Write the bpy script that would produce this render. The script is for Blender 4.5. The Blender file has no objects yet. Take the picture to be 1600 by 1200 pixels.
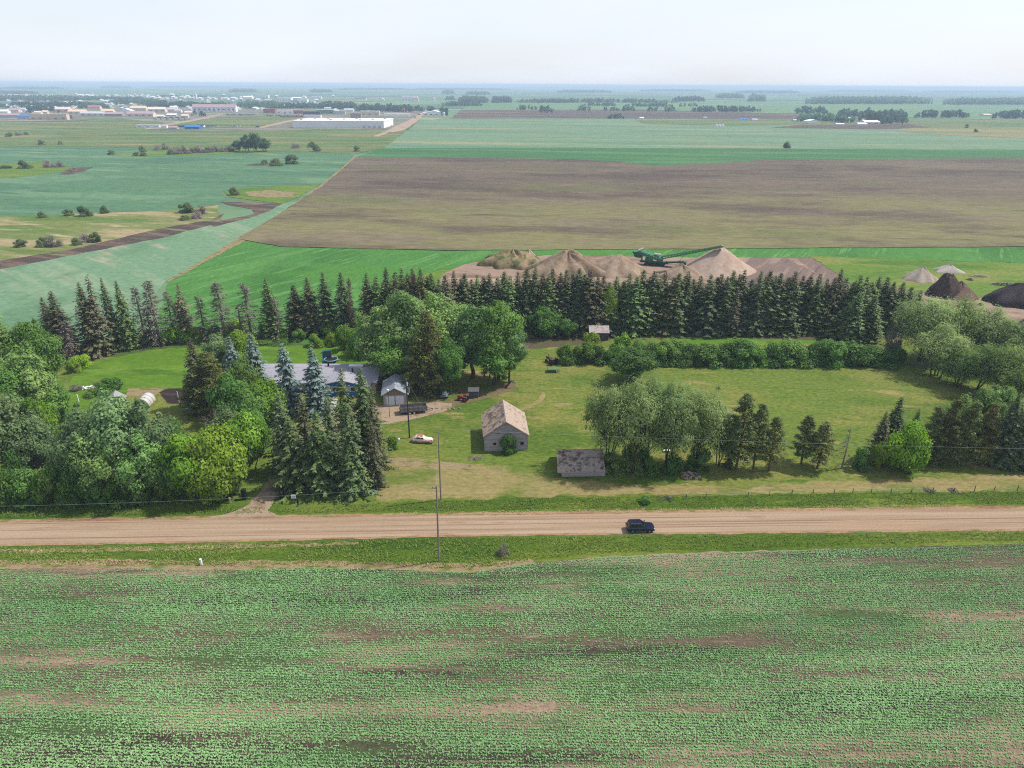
import bpy, bmesh, math, random
import numpy as np
from mathutils import Vector, Matrix, geometry

# ------------------------------------------------------------------ camera
SC = bpy.context.scene
COL = SC.collection
F = 1067.0                       # focal length in pixels of a 1600 px wide picture
CAM_H = 70.0
TH = math.atan((600 - 132) / F)  # pitch below the horizon
PHI = math.atan(9 / 1600)        # slight roll of the drone
fw = np.array([0, math.cos(TH), -math.sin(TH)])
r0 = np.array([1.0, 0, 0]); u0 = np.array([0, math.sin(TH), math.cos(TH)])
rt = math.cos(PHI) * r0 + math.sin(PHI) * u0
up = -math.sin(PHI) * r0 + math.cos(PHI) * u0
CP = np.array([0, 0, CAM_H])
cam_d = bpy.data.cameras.new('camera'); cam = bpy.data.objects.new('camera', cam_d); COL.objects.link(cam)
cam_d.sensor_width = 36; cam_d.lens = F / 1600 * 36; cam_d.clip_start = 0.5; cam_d.clip_end = 200000
cam.matrix_world = Matrix(((rt[0], up[0], -fw[0], 0), (rt[1], up[1], -fw[1], 0), (rt[2], up[2], -fw[2], CAM_H), (0, 0, 0, 1)))
SC.camera = cam

# ------------------------------------------------------------------ world, sun, exposure
SUN_EL = math.radians(55); SUN_AZ = math.atan2(0.95, 0.24)
w = bpy.data.worlds.new('World'); SC.world = w; w.use_nodes = True
nt = w.node_tree; nt.nodes.clear()
sky = nt.nodes.new('ShaderNodeTexSky'); sky.sky_type = 'NISHITA'; sky.sun_disc = False
sky.sun_elevation = SUN_EL; sky.sun_rotation = SUN_AZ; sky.air_density = 1.0; sky.dust_density = 1.5; sky.ozone_density = 1.0
bg = nt.nodes.new('ShaderNodeBackground'); out = nt.nodes.new('ShaderNodeOutputWorld')
tc = nt.nodes.new('ShaderNodeTexCoord'); mp = nt.nodes.new('ShaderNodeMapping'); mp.inputs['Scale'].default_value = (1.2, 1.2, 7)
cn = nt.nodes.new('ShaderNodeTexNoise'); cn.inputs['Scale'].default_value = 2.2; cn.inputs['Detail'].default_value = 6
mr = nt.nodes.new('ShaderNodeMapRange'); mr.inputs[1].default_value = 0.35; mr.inputs[2].default_value = 0.7
mr.inputs[3].default_value = 0.66; mr.inputs[4].default_value = 0.96
mx = nt.nodes.new('ShaderNodeMix'); mx.data_type = 'RGBA'
SKY_CLOUD = (5.3, 5.62, 6.25, 1)   # thin high overcast (before the background strength)
mx.inputs[7].default_value = SKY_CLOUD
L = nt.links.new
L(tc.outputs['Generated'], mp.inputs['Vector']); L(mp.outputs[0], cn.inputs['Vector']); L(cn.outputs['Fac'], mr.inputs[0])
sx = nt.nodes.new('ShaderNodeSeparateXYZ'); hz = nt.nodes.new('ShaderNodeMapRange'); hz.interpolation_type = 'SMOOTHSTEP'
for i_, x_ in enumerate((0.12, 0.6, 1.0, 0.6)): hz.inputs[i_ + 1].default_value = x_
ml = nt.nodes.new('ShaderNodeMath'); ml.operation = 'MULTIPLY'
L(tc.outputs['Generated'], sx.inputs[0]); L(sx.outputs[2], hz.inputs[0]); L(hz.outputs[0], ml.inputs[0]); L(mr.outputs[0], ml.inputs[1]); L(ml.outputs[0], mx.inputs[0]); L(sky.outputs[0], mx.inputs[6]); L(mx.outputs[2], bg.inputs['Color']); L(bg.outputs[0], out.inputs[0])
bg.inputs['Strength'].default_value = 0.10
sl = bpy.data.lights.new('sun', 'SUN'); sl.energy = 3.5; sl.angle = math.radians(1.2); sl.color = (1.0, 0.95, 0.87)
so = bpy.data.objects.new('sun', sl); COL.objects.link(so)
sd = Vector((math.sin(SUN_AZ) * math.cos(SUN_EL), math.cos(SUN_AZ) * math.cos(SUN_EL), math.sin(SUN_EL)))
so.rotation_euler = sd.to_track_quat('Z', 'Y').to_euler(); so.location = (60, 30, 150)
vs = SC.view_settings; vs.view_transform = 'Standard'; vs.look = 'None'; vs.exposure = 0.80; vs.gamma = 1.0; vs.use_curve_mapping = False
SC.cycles.use_denoising = False; SC.cycles.use_adaptive_sampling = False; SC.cycles.pixel_filter_type = 'BLACKMAN_HARRIS'; SC.cycles.filter_width = 1.1
SC.cycles.max_bounces = 6; SC.cycles.diffuse_bounces = 3; SC.cycles.transmission_bounces = 4; SC.cycles.volume_bounces = 0; SC.cycles.transparent_max_bounces = 8

# ------------------------------------------------------------------ pixel <-> ground helpers
def P(px, py, z=0.0):
    d = (px - 800) * rt + (600 - py) * up + F * fw
    return CP + d * ((z - CAM_H) / d[2])
def HT(px, py, topy):
    """height of an upright thing whose foot is seen at (px, py) and whose top reaches picture row topy"""
    v = P(px, py) - CP; k = (600 - topy) / F
    return (k * (v @ fw) - v @ up) / (up[2] - k * fw[2])
def MPP(px, py):
    return ((P(px, py) - CP) @ fw) / F
def to_px(p):
    v = np.array(p, float) - CP; f = v @ fw
    return 800 + F * (v @ rt) / f, 600 - F * (v @ up) / f

rng = np.random.default_rng(7)
random.seed(7)

def lin(c, k=1.0):
    return tuple((((x / 255) / 12.92) if x / 255 <= 0.04045 else ((x / 255 + 0.055) / 1.055) ** 2.4) * k for x in c)

# ------------------------------------------------------------------ node helper
class NT:
    def __init__(s, name):
        s.m = bpy.data.materials.new(name); s.m.use_nodes = True; s.t = s.m.node_tree; s.t.nodes.clear()
        s.out = s.t.nodes.new('ShaderNodeOutputMaterial')
    def n(s, t): return s.t.nodes.new('ShaderNode' + t)
    def put(s, sock, v):
        if isinstance(v, bpy.types.NodeSocket): s.t.links.new(v, sock)
        elif isinstance(v, (tuple, list)) and sock.type == 'RGBA' and len(v) == 3: sock.default_value = (*v, 1)
        else: sock.default_value = v
    def pos(s): return s.n('NewGeometry').outputs['Position']
    def obj(s): return s.n('TexCoord').outputs['Object']
    def mapping(s, v, scale=(1, 1, 1), rot=0.0, loc=(0, 0, 0)):
        # rotate first, then stretch, so the streaks follow the rotated axis
        a = s.n('Mapping'); s.put(a.inputs['Vector'], v); a.inputs['Rotation'].default_value = (0, 0, rot); a.inputs['Location'].default_value = loc
        b = s.n('Mapping'); s.put(b.inputs['Vector'], a.outputs[0]); b.inputs['Scale'].default_value = scale
        return b.outputs[0]
    def noise(s, v, scale, detail=4, rough=0.55, dist=0.0):
        a = s.n('TexNoise'); s.put(a.inputs['Vector'], v); a.inputs['Scale'].default_value = scale; a.inputs['Detail'].default_value = detail
        a.inputs['Roughness'].default_value = rough; a.inputs['Distortion'].default_value = dist; return a.outputs['Fac']
    def step(s, f, lo, hi, a=0.0, b=1.0):
        m = s.n('MapRange'); m.interpolation_type = 'SMOOTHSTEP'; s.put(m.inputs[0], f)
        for i, x in enumerate((lo, hi, a, b)): m.inputs[i + 1].default_value = x
        return m.outputs[0]
    def mix(s, f, a, b, mode='MIX'):
        m = s.n('Mix'); m.data_type = 'RGBA'; m.blend_type = mode; s.put(m.inputs[0], f); s.put(m.inputs[6], a); s.put(m.inputs[7], b); return m.outputs[2]
    def math(s, op, a, b=0.0):
        m = s.n('Math'); m.operation = op; s.put(m.inputs[0], a); s.put(m.inputs[1], b); return m.outputs[0]
    def bump(s, h, strength=0.5, dist=0.1):
        b = s.n('Bump'); b.inputs['Strength'].default_value = strength; b.inputs['Distance'].default_value = dist; s.put(b.inputs['Height'], h); return b.outputs[0]
    def attr(s, name):
        a = s.n('Attribute'); a.attribute_name = name; return a.outputs['Fac']
    def val(s, col, v):
        h = s.n('HueSaturation'); s.put(h.inputs['Color'], col); s.put(h.inputs['Value'], v); return h
    def principled(s, col, rough=0.9, spec=0.2, normal=None, metal=0.0, **kw):
        p = s.n('BsdfPrincipled'); s.put(p.inputs['Base Color'], col); s.put(p.inputs['Roughness'], rough); p.inputs['Specular IOR Level'].default_value = spec
        p.inputs['Metallic'].default_value = metal
        if normal is not None: s.put(p.inputs['Normal'], normal)
        for k, v in kw.items(): s.put(p.inputs[k], v)
        return p.outputs[0]
    def done(s, sh):
        s.t.links.new(sh, s.out.inputs['Surface']); return s.m

RY_ = math.radians(-1.5)
K = 0.45     # seen sunlit colour -> base colour
def ground(name, base, layers=(), fine=0.25, fscale=1.5, bump=0.4, bdist=0.15, rough=0.95, fst=(0.55, 1.0)):
    """layers: (colour, scale, (sx, sy), lo, hi, rot)"""
    t = NT(name); p = t.pos(); c = lin(base, K)
    for i, (col, sc, st, lo, hi, rot) in enumerate(layers):
        v = t.mapping(p, (st[0], st[1], 1), rot, (13.7 * i + 3, -7.1 * i, i * 5.0))
        f = t.step(t.noise(v, sc, 6, 0.6), lo, hi)
        c = t.mix(f, c, lin(col, K))
    g = t.noise(t.mapping(p, (fst[0], fst[1], 1), RY_), fscale, 5, 0.75)
    c2 = t.val(c, t.step(g, 0.25, 0.75, 1 - fine, 1 + fine)).outputs[0]
    return t.done(t.principled(c2, rough, 0.1, t.bump(g, bump, bdist)))

def simple(name, col, rough=0.7, var=0.12, scale=3.0, spec=0.3, metal=0.0, stretch=(1, 1, 1), dirt=None, k=K, bump=0.0):
    t = NT(name); v = t.mapping(t.obj(), stretch)
    g = t.noise(v, scale, 5, 0.65)
    c = t.val(lin(col, k), t.step(g, 0.25, 0.75, 1 - var, 1 + var)).outputs[0]
    if dirt:
        c = t.mix(t.step(t.noise(v, scale * 0.45, 6, 0.7), 0.48, 0.62), c, lin(dirt, k))
    n = t.bump(g, bump, 0.03) if bump else None
    return t.done(t.principled(c, rough, spec, n, metal))

def leafmat(name, dark, light, trans=0.42, k=0.95, hue=0.012):
    t = NT(name)
    c = t.mix(t.attr('tone'), lin(dark, k), lin(light, k))
    oi = t.n('ObjectInfo').outputs['Random']
    h = t.val(c, t.step(oi, 0, 1, 0.82, 1.15))
    t.put(h.inputs['Hue'], t.step(t.math('FRACT', t.math('MULTIPLY', oi, 7.31)), 0, 1, 0.5 - hue, 0.5 + hue))
    c = h.outputs[0]
    a = t.principled(c, 0.65, 0.15)
    b = t.n('BsdfTranslucent'); t.put(b.inputs['Color'], t.val(c, 1.35).outputs[0])
    m = t.n('MixShader'); m.inputs[0].default_value = trans
    t.t.links.new(a, m.inputs[1]); t.t.links.new(b.outputs[0], m.inputs[2])
    return t.done(m.outputs[0])

# ------------------------------------------------------------------ object helpers
def tag(o, label=None, cat=None, group=None, kind=None):
    if label: o['label'] = label
    if cat: o['category'] = cat
    if group: o['group'] = group
    if kind: o['kind'] = kind
    return o
def root(name, label, cat, loc, rz=0.0, group=None):
    o = bpy.data.objects.new(name, None); COL.objects.link(o); o.empty_display_size = 0.5
    o.location = tuple(loc); o.rotation_euler = (0, 0, rz)
    return tag(o, label, cat, group)
def link(name, me, parent=None, m=None):
    o = bpy.data.objects.new(name, me); COL.objects.link(o)
    if parent is not None: o.parent = parent
    if m is not None:
        if not me.materials: me.materials.append(m)
        else:
            o.material_slots[0].link = 'OBJECT'; o.material_slots[0].material = m
    return o
def np_mesh(name, V, faces_n, tone=None):
    """V: (N*k,3) vertices, every face its own k vertices"""
    k = faces_n; n = len(V) // k
    me = bpy.data.meshes.new(name)
    me.vertices.add(len(V)); me.vertices.foreach_set('co', np.ascontiguousarray(V, np.float32).ravel())
    me.loops.add(len(V)); me.loops.foreach_set('vertex_index', np.arange(len(V), dtype=np.int32))
    me.polygons.add(n); me.polygons.foreach_set('loop_start', np.arange(0, len(V), k, dtype=np.int32))
    me.polygons.foreach_set('loop_total', np.full(n, k, np.int32))
    me.update(calc_edges=True)
    if tone is not None:
        a = me.attributes.new('tone', 'FLOAT', 'FACE'); a.data.foreach_set('value', np.clip(tone, 0, 1).astype(np.float32))
    return me

class MB:
    """collects shapes (in the thing's own coordinates) that become ONE mesh"""
    def __init__(s): s.v = []; s.f = []
    def add(s, vs, fs):
        o = len(s.v); s.v += [tuple(map(float, v)) for v in vs]; s.f += [tuple(i + o for i in f) for f in fs]; return s
    def box(s, x0, x1, y0, y1, z0, z1, M=None):
        vs = [(x, y, z) for z in (z0, z1) for y in (y0, y1) for x in (x0, x1)]
        if M is not None: vs = [M @ Vector(v) for v in vs]
        return s.add(vs, [(0, 2, 3, 1), (4, 5, 7, 6), (0, 1, 5, 4), (2, 6, 7, 3), (0, 4, 6, 2), (1, 3, 7, 5)])
    def poly(s, pts): return s.add(pts, [tuple(range(len(pts)))])
    def prism_y(s, xz, y0, y1):
        n = len(xz); vs = [(x, y0, z) for x, z in xz] + [(x, y1, z) for x, z in xz]
        return s.add(vs, [tuple(range(n)), tuple(range(2 * n - 1, n - 1, -1))] + [(i, n + i, n + (i + 1) % n, (i + 1) % n) for i in range(n)])
    def prism_x(s, yz, x0, x1):
        n = len(yz); vs = [(x0, y, z) for y, z in yz] + [(x1, y, z) for y, z in yz]
        return s.add(vs, [tuple(range(n)), tuple(range(2 * n - 1, n - 1, -1))] + [(i, n + i, n + (i + 1) % n, (i + 1) % n) for i in range(n)])
    def slab(s, q, t):
        """quad q (4 points) thickened by t along its normal"""
        q = [Vector(p) for p in q]; n = (q[1] - q[0]).cross(q[3] - q[0]).normalized() * t
        return s.add(q + [p + n for p in q], [(3, 2, 1, 0), (4, 5, 6, 7), (0, 1, 5, 4), (1, 2, 6, 5), (2, 3, 7, 6), (3, 0, 4, 7)])
    def tube(s, pts, rad, n=6, cap=True):
        pts = [Vector(p) for p in pts]; k = len(pts)
        if not isinstance(rad, (list, tuple)): rad = [rad] * k
        vs = []
        for i, p in enumerate(pts):
            d = (pts[min(i + 1, k - 1)] - pts[max(i - 1, 0)]).normalized()
            a = d.cross(Vector((0, 0, 1)) if abs(d.z) < 0.95 else Vector((1, 0, 0))).normalized(); b = d.cross(a)
            vs += [p + (a * math.cos(2 * math.pi * j / n) + b * math.sin(2 * math.pi * j / n)) * rad[i] for j in range(n)]
        fs = [(i * n + j, i * n + (j + 1) % n, (i + 1) * n + (j + 1) % n, (i + 1) * n + j) for i in range(k - 1) for j in range(n)]
        if cap: fs += [tuple(range(n - 1, -1, -1)), tuple(range((k - 1) * n, k * n))]
        return s.add(vs, fs)
    def cyl(s, a, b, r, n=14): return s.tube([a, b], r, n)
    def mesh(s, name):
        me = bpy.data.meshes.new(name); me.from_pydata(s.v, [], s.f); me.update()
        bm = bmesh.new(); bm.from_mesh(me); bmesh.ops.recalc_face_normals(bm, faces=bm.faces); bm.to_mesh(me); bm.free(); return me
    def build(s, name, m, parent=None, bevel=0.0, smooth=False):
        me = s.mesh(name)
        if bevel:
            bm = bmesh.new(); bm.from_mesh(me)
            bmesh.ops.bevel(bm, geom=[e for e in bm.edges if len(e.link_faces) == 2 and e.calc_face_angle(0) > 0.35], offset=bevel, segments=2, affect='EDGES', profile=0.6)
            bm.to_mesh(me); bm.free()
        if smooth:
            me.polygons.foreach_set('use_smooth', [True] * len(me.polygons))
        return link(name, me, parent, m)

ORD = ['', 'second', 'third', 'fourth', 'fifth', 'sixth', 'seventh', 'eighth', 'ninth', 'tenth', 'eleventh', 'twelfth']

# ------------------------------------------------------------------ ground: one base sheet and the fields laid on it
def densify(pts, step, jit, seed):
    r = random.Random(seed); o = []
    for i in range(len(pts)):
        a, b = np.array(pts[i]), np.array(pts[(i + 1) % len(pts)])
        d = np.linalg.norm((b - a)[:2]); n = max(1, min(90, int(d / step)))
        nrm = np.array([-(b - a)[1], (b - a)[0], 0]) / max(d, 1e-6)
        ph = r.random() * 9
        for k in range(n):
            t = k / n; q = a + (b - a) * t
            w_ = 0 if k == 0 else jit * (0.6 * math.sin(ph + k * 0.9) * r.random() + r.uniform(-0.6, 0.6))
            o.append(q + nrm * w_)
    return o
LV = {}; NS = [0]
def sheet(name, px, level, m, jit=0.4, step=3.0):
    # level in sheets; far fields get a slightly larger step so that they stay apart in depth
    far = max(np.linalg.norm((P(x, y))[:2]) for x, y in px)
    NS[0] += 1; z = level * (0.006 if far < 400 else 0.03 if far < 1500 else 0.08) + NS[0] * (0.0002 if far < 400 else 0.0009)
    pts = [P(x, y, z) for x, y in px]
    if jit: pts = densify(pts, step, jit, hash(name + str(level)) % 1000 if False else len(name) * 7 + level)
    pts = [Vector((p[0], p[1], z)) for p in pts]
    tris = geometry.tessellate_polygon([pts])
    me = bpy.data.meshes.new(name); me.from_pydata(pts, [], tris); me.update()
    bm = bmesh.new(); bm.from_mesh(me); bmesh.ops.recalc_face_normals(bm, faces=bm.faces)
    if sum(f.normal.z for f in bm.faces) < 0: bmesh.ops.reverse_faces(bm, faces=bm.faces)
    bm.to_mesh(me); bm.free()
    o = link(name, me, None, m); tag(o, kind='structure'); return o

G = {}
RY = math.radians(-1.5)          # direction of the road and of the near rows
RN = math.radians(5)             # direction of the far fields
G['farm'] = ground('farmland', (130, 164, 122), [((92, 130, 98), 0.0009, (1, 3.2), 0.45, 0.55, 0), ((172, 182, 132), 0.0011, (1, 4), 0.56, 0.64, 0.2), ((116, 102, 94), 0.0007, (1, 5), 0.6, 0.66, -0.1)], 0.1, 0.02, 0.0)
G['soil'] = ground('field_soil', (122, 106, 88), [((176, 152, 128), 0.07, (0.25, 2.2), 0.46, 0.58, RY), ((82, 68, 62), 0.06, (0.25, 2.2), 0.5, 0.62, RY), ((176, 152, 126), 0.8, (0.15, 3.0), 0.58, 0.70, RY), ((92, 112, 70), 0.14, (0.3, 1.4), 0.48, 0.64, RY)], 0.45, 3.0, 0.6)
G['verge'] = ground('verge_grass', (94, 122, 36), [((132, 146, 58), 0.12, (0.25, 1.3), 0.45, 0.65, RY), ((70, 104, 28), 0.09, (0.3, 1.5), 0.52, 0.66, RY), ((160, 148, 98), 0.2, (0.25, 1.8), 0.62, 0.74, RY)], 0.4, 2.2, 0.6)
G['straw'] = ground('dry_straw', (176, 156, 118), [((116, 132, 58), 0.5, (0.5, 1.2), 0.5, 0.64, RY), ((138, 110, 82), 0.35, (0.4, 1.2), 0.56, 0.68, RY)], 0.3, 2.5, 0.6)
t = NT('gravel_road'); p = t.pos()
v = t.mapping(p, (0.02, 1.0, 1), math.radians(-1.8)); c = t.mix(t.step(t.noise(v, 0.9, 5, 0.6), 0.38, 0.66), lin((208, 182, 154), K), lin((184, 157, 128), K))
c = t.mix(t.step(t.noise(t.mapping(p, (0.006, 1.3, 1), math.radians(-1.8)), 1.6, 3, 0.5), 0.54, 0.66), c, lin((166, 132, 108), K))
c = t.mix(t.step(t.noise(t.mapping(p, (0.15, 0.6, 1), 0), 0.25, 6, 0.65), 0.48, 0.70), c, lin((202, 170, 138), K))
c = t.mix(t.step(t.noise(t.mapping(p, (0.10, 1.0, 1), math.radians(-1.8)), 0.5, 6, 0.7), 0.56, 0.68), c, lin((182, 150, 124), K))
g = t.noise(p, 3.0, 6, 0.85); c = t.val(c, t.step(g, 0.3, 0.7, 0.80, 1.14)).outputs[0]
G['road'] = t.done(t.principled(c, 0.95, 0.1, t.bump(g, 0.4, 0.06)))
G['shoulder'] = ground('road_shoulder', (192, 156, 124), [((136, 136, 76), 0.8, (0.4, 1.2), 0.50, 0.64, RY), ((164, 126, 98), 0.4, (0.2, 1), 0.5, 0.65, RY)], 0.3, 2.5, 0.4)
G['lawn'] = ground('mown_grass', (122, 142, 58), [((150, 150, 76), 0.045, (0.6, 1.0), 0.42, 0.62, 0.1), ((98, 126, 44), 0.05, (0.7, 1.0), 0.5, 0.64, 0.2), ((176, 160, 102), 0.16, (0.5, 1.3), 0.58, 0.72, 0.1), ((104, 134, 48), 0.4, (0.3, 1.2), 0.52, 0.66, 0.1)], 0.44, 1.6, 0.9)
G['dry'] = ground('dry_grass', (168, 154, 100), [((118, 136, 58), 0.09, (0.7, 1.3), 0.48, 0.66, RY), ((184, 164, 118), 0.2, (0.4, 1.4), 0.55, 0.7, RY)], 0.3, 1.4, 0.6)
G['lush'] = ground('lush_lawn', (106, 146, 42), [((124, 160, 56), 0.08, (0.5, 1.3), 0.45, 0.62, 0.15), ((88, 130, 36), 0.1, (0.4, 1.5), 0.52, 0.66, 0.1)], 0.22, 1.0, 0.5)
G['drive'] = ground('driveway_gravel', (190, 166, 140), [((154, 130, 106), 0.3, (1, 1), 0.50, 0.66, 0), ((140, 136, 84), 0.25, (1, 1), 0.62, 0.72, 0)], 0.25, 2.5, 0.4)
G['garden'] = ground('garden_soil', (66, 54, 54), [((90, 74, 68), 0.5, (0.2, 2), 0.5, 0.65, RN)], 0.3, 2.0, 0.6)
G['vivid'] = ground('young_wheat', (86, 146, 66), [((104, 160, 80), 0.05, (1.6, 0.25), 0.48, 0.62, 0.5), ((74, 132, 56), 0.03, (1, 0.5), 0.5, 0.66, 0.3), ((118, 170, 90), 0.25, (2.0, 0.14), 0.54, 0.66, 0.55), ((92, 150, 62), 0.02, (0.5, 1), 0.5, 0.62, 0)], 0.22, 0.6, 0.6, fst=(1.4, 0.4))
G['sage'] = ground('pale_crop', (132, 170, 132), [((154, 180, 144), 0.05, (1.6, 0.16), 0.48, 0.62, -0.85), ((190, 184, 154), 0.035, (1.4, 0.2), 0.58, 0.68, -0.85), ((116, 156, 118), 0.02, (1, 0.5), 0.5, 0.64, 0), ((178, 174, 146), 0.12, (1.5, 0.2), 0.62, 0.70, -0.85)], 0.2, 0.5, 0.6, fst=(0.7, 0.7))
G['sea'] = ground('sea_green_crop', (102, 146, 108), [((124, 162, 122), 0.016, (0.5, 1.6), 0.46, 0.62, 0.1), ((90, 134, 102), 0.02, (0.4, 1.6), 0.50, 0.62, 0.2), ((152, 174, 132), 0.03, (0.4, 2.4), 0.60, 0.72, 0.3), ((104, 146, 104), 0.06, (0.8, 0.4), 0.52, 0.64, -0.6)], 0.22, 0.25, 0.5)
t = NT('ploughed_earth'); p = t.pos(); sp = t.n('SeparateXYZ'); t.put(sp.inputs[0], p)
wob = t.math('MULTIPLY', t.math('SUBTRACT', t.noise(t.mapping(p, (0.5, 1, 1), RN), 0.008, 4, 0.6), 0.5), 300.0)
yy = t.math('ADD', sp.outputs[1], wob)
c = t.mix(t.step(yy, 380, 560), lin((150, 144, 98), K), lin((130, 116, 98), K))
for i, (col, sc, st, lo, hi) in enumerate([((102, 86, 80), 0.010, (0.55, 1.3), 0.46, 0.62), ((150, 132, 112), 0.013, (0.5, 1.5), 0.50, 0.66), ((116, 128, 72), 0.010, (0.6, 1.4), 0.54, 0.68), ((92, 78, 74), 0.03, (0.3, 1.6), 0.54, 0.70), ((160, 140, 120), 0.03, (0.3, 1.8), 0.56, 0.72)]):
    c = t.mix(t.step(t.noise(t.mapping(p, (st[0], st[1], 1), RN, (31 * i, 17 * i, 0)), sc, 8, 0.68), lo, hi, 0, 0.75), c, lin(col, K))
g = t.noise(t.mapping(p, (0.35, 1.0, 1), RN), 0.28, 6, 0.85); c = t.val(c, t.step(g, 0.28, 0.72, 0.70, 1.24)).outputs[0]
G['plough'] = t.done(t.principled(c, 0.95, 0.1, t.bump(g, 0.4, 0.4)))
G['ploughdark'] = ground('ploughed_headland', (104, 88, 80), [((130, 114, 90), 0.04, (0.15, 2.5), 0.5, 0.64, RN), ((86, 70, 68), 0.05, (0.1, 3), 0.52, 0.64, RN)], 0.24, 0.35, 0.4)
G['pit'] = ground('pit_sand', (182, 156, 136), [((148, 122, 106), 0.06, (0.6, 1.6), 0.48, 0.62, 0.2), ((202, 178, 154), 0.07, (0.5, 1.8), 0.55, 0.68, 0.1), ((128, 106, 96), 0.16, (0.2, 2.2), 0.6, 0.7, 0.25)], 0.2, 1.0, 0.6)
G['strip'] = ground('dirt_strip', (146, 124, 114), [((172, 148, 132), 0.2, (1.8, 0.15), 0.5, 0.62, 0.55), ((118, 96, 92), 0.15, (1.8, 0.15), 0.54, 0.66, 0.55)], 0.2, 1.0, 0.5)
G['rough'] = ground('rough_grass', (116, 148, 54), [((144, 154, 74), 0.03, (0.6, 1.6), 0.48, 0.62, 0), ((94, 134, 46), 0.05, (0.5, 1.5), 0.5, 0.64, 0.1), ((184, 166, 124), 0.05, (0.5, 1.8), 0.64, 0.72, 0)], 0.28, 0.6, 0.6)
G['marsh'] = ground('marsh_grass', (138, 148, 84), [((190, 172, 130), 0.025, (0.6, 1.8), 0.46, 0.58, 0.2), ((106, 138, 60), 0.02, (0.5, 1.6), 0.48, 0.60, 0.1), ((206, 188, 152), 0.06, (0.5, 2), 0.58, 0.7, 0.3)], 0.24, 0.4, 0.5)
G['mud'] = ground('dark_mud', (98, 82, 78), [((136, 114, 98), 0.08, (0.4, 1.6), 0.46, 0.60, 0.3), ((140, 152, 104), 0.06, (0.4, 2), 0.58, 0.68, 0.3)], 0.28, 0.6, 0.5)
G['olive'] = ground('olive_pasture', (118, 142, 82), [((152, 150, 100), 0.008, (0.5, 2.2), 0.46, 0.6, 0.1), ((98, 132, 72), 0.009, (0.5, 2.6), 0.5, 0.62, 0), ((172, 156, 116), 0.012, (0.4, 3), 0.58, 0.7, 0.05), ((92, 116, 70), 0.03, (0.5, 2), 0.60, 0.70, 0)], 0.24, 0.15, 0.5)
G['palefield'] = ground('pale_field', (134, 166, 128), [((120, 156, 122), 0.006, (0.4, 3), 0.48, 0.6, RN), ((172, 174, 128), 0.005, (0.4, 3.4), 0.54, 0.66, RN), ((92, 132, 88), 0.010, (0.2, 4), 0.66, 0.72, RN)], 0.16, 0.1, 0.3)
G['greenfar'] = ground('green_headland', (80, 134, 80), [((102, 150, 92), 0.01, (0.3, 3), 0.48, 0.62, RN), ((68, 118, 70), 0.012, (0.25, 3), 0.54, 0.66, RN)], 0.14, 0.15, 0.3)
G['brownfar'] = ground('far_fallow', (108, 92, 84), [((146, 122, 102), 0.004, (0.3, 4), 0.48, 0.6, RN), ((90, 98, 74), 0.006, (0.3, 4), 0.55, 0.66, RN)], 0.1, 0.06, 0.1)
G['greenfar2'] = ground('far_crop', (118, 160, 108), [((140, 170, 118), 0.002, (0.4, 4), 0.48, 0.6, RN), ((96, 142, 94), 0.003, (0.4, 4), 0.55, 0.64, RN)], 0.08, 0.03, 0.1)
G['townlot'] = ground('town_lots', (158, 150, 140), [((120, 136, 98), 0.012, (0.7, 2), 0.46, 0.56, 0), ((194, 184, 172), 0.015, (0.6, 2), 0.52, 0.64, 0), ((118, 110, 106), 0.02, (0.5, 2), 0.58, 0.66, 0)], 0.14, 0.06, 0.1)
G['trackfar'] = ground('gravel_track', (206, 180, 156), [((182, 160, 130), 0.05, (1, 1), 0.5, 0.65, 0)], 0.1, 0.3, 0.1)

me = bpy.data.meshes.new('ground'); S = 60000
me.from_pydata([(-S, -400, -0.02), (S, -400, -0.02), (S, S, -0.02), (-S, S, -0.02)], [], [(0, 1, 2, 3)])
tag(link('ground', me, None, G['farm']), kind='structure')

# near ground -------------------------------------------------------------
FIELD_EDGE = [(-260, 900), (0, 887), (150, 884), (330, 890), (500, 886), (600, 888), (690, 892), (735, 893), (800, 884), (850, 878), (950, 869), (1100, 863), (1350, 856), (1600, 850), (1900, 842)]
ROAD_TOP = [(-260, 818), (0, 812), (330, 806), (640, 802), (1000, 797), (1300, 793), (1600, 790), (1900, 786)]
ROAD_BOT = [(-260, 862), (0, 853), (200, 850), (400, 846), (690, 839), (900, 836), (1250, 833), (1600, 829), (1900, 825)]
sheet('lawn', [(-260, 835), (-300, 500), (300, 524), (800, 512), (1400, 516), (1900, 470), (2000, 820)] + ROAD_TOP[::-1][:0], 1, G['lawn'], 0)
sheet('crop_field', FIELD_EDGE + [(2100, 1650), (-500, 1650)], 3, G['soil'], 0.35, 1.2)
sheet('near_verge', ROAD_BOT + FIELD_EDGE[::-1], 2, G['verge'], 0.0)
sheet('straw_strip', [(-260, 890), (0, 877), (150, 874), (330, 877), (480, 875), (600, 879), (690, 880), (760, 880), (830, 873)] + [(840, 881), (800, 886), (735, 895), (690, 894), (600, 890), (500, 888), (330, 892), (150, 886), (0, 889), (-260, 902)], 4, G['straw'], 0.35, 1.0)
sheet('straw_line', [(-260, 866), (0, 858), (200, 855), (400, 850), (560, 847), (560, 851), (400, 855), (200, 861), (0, 865), (-260, 873)], 4, G['straw'], 0.4, 1.2)
sheet('road_shoulder', ROAD_TOP + ROAD_BOT[::-1], 5, G['shoulder'], 0.25, 1.5)
inset = lambda a, d: [(x, y + d) for x, y in a]
sheet('road', inset(ROAD_TOP, 5) + inset(ROAD_BOT, -3)[::-1], 6, G['road'], 0.12, 1.5)
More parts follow.
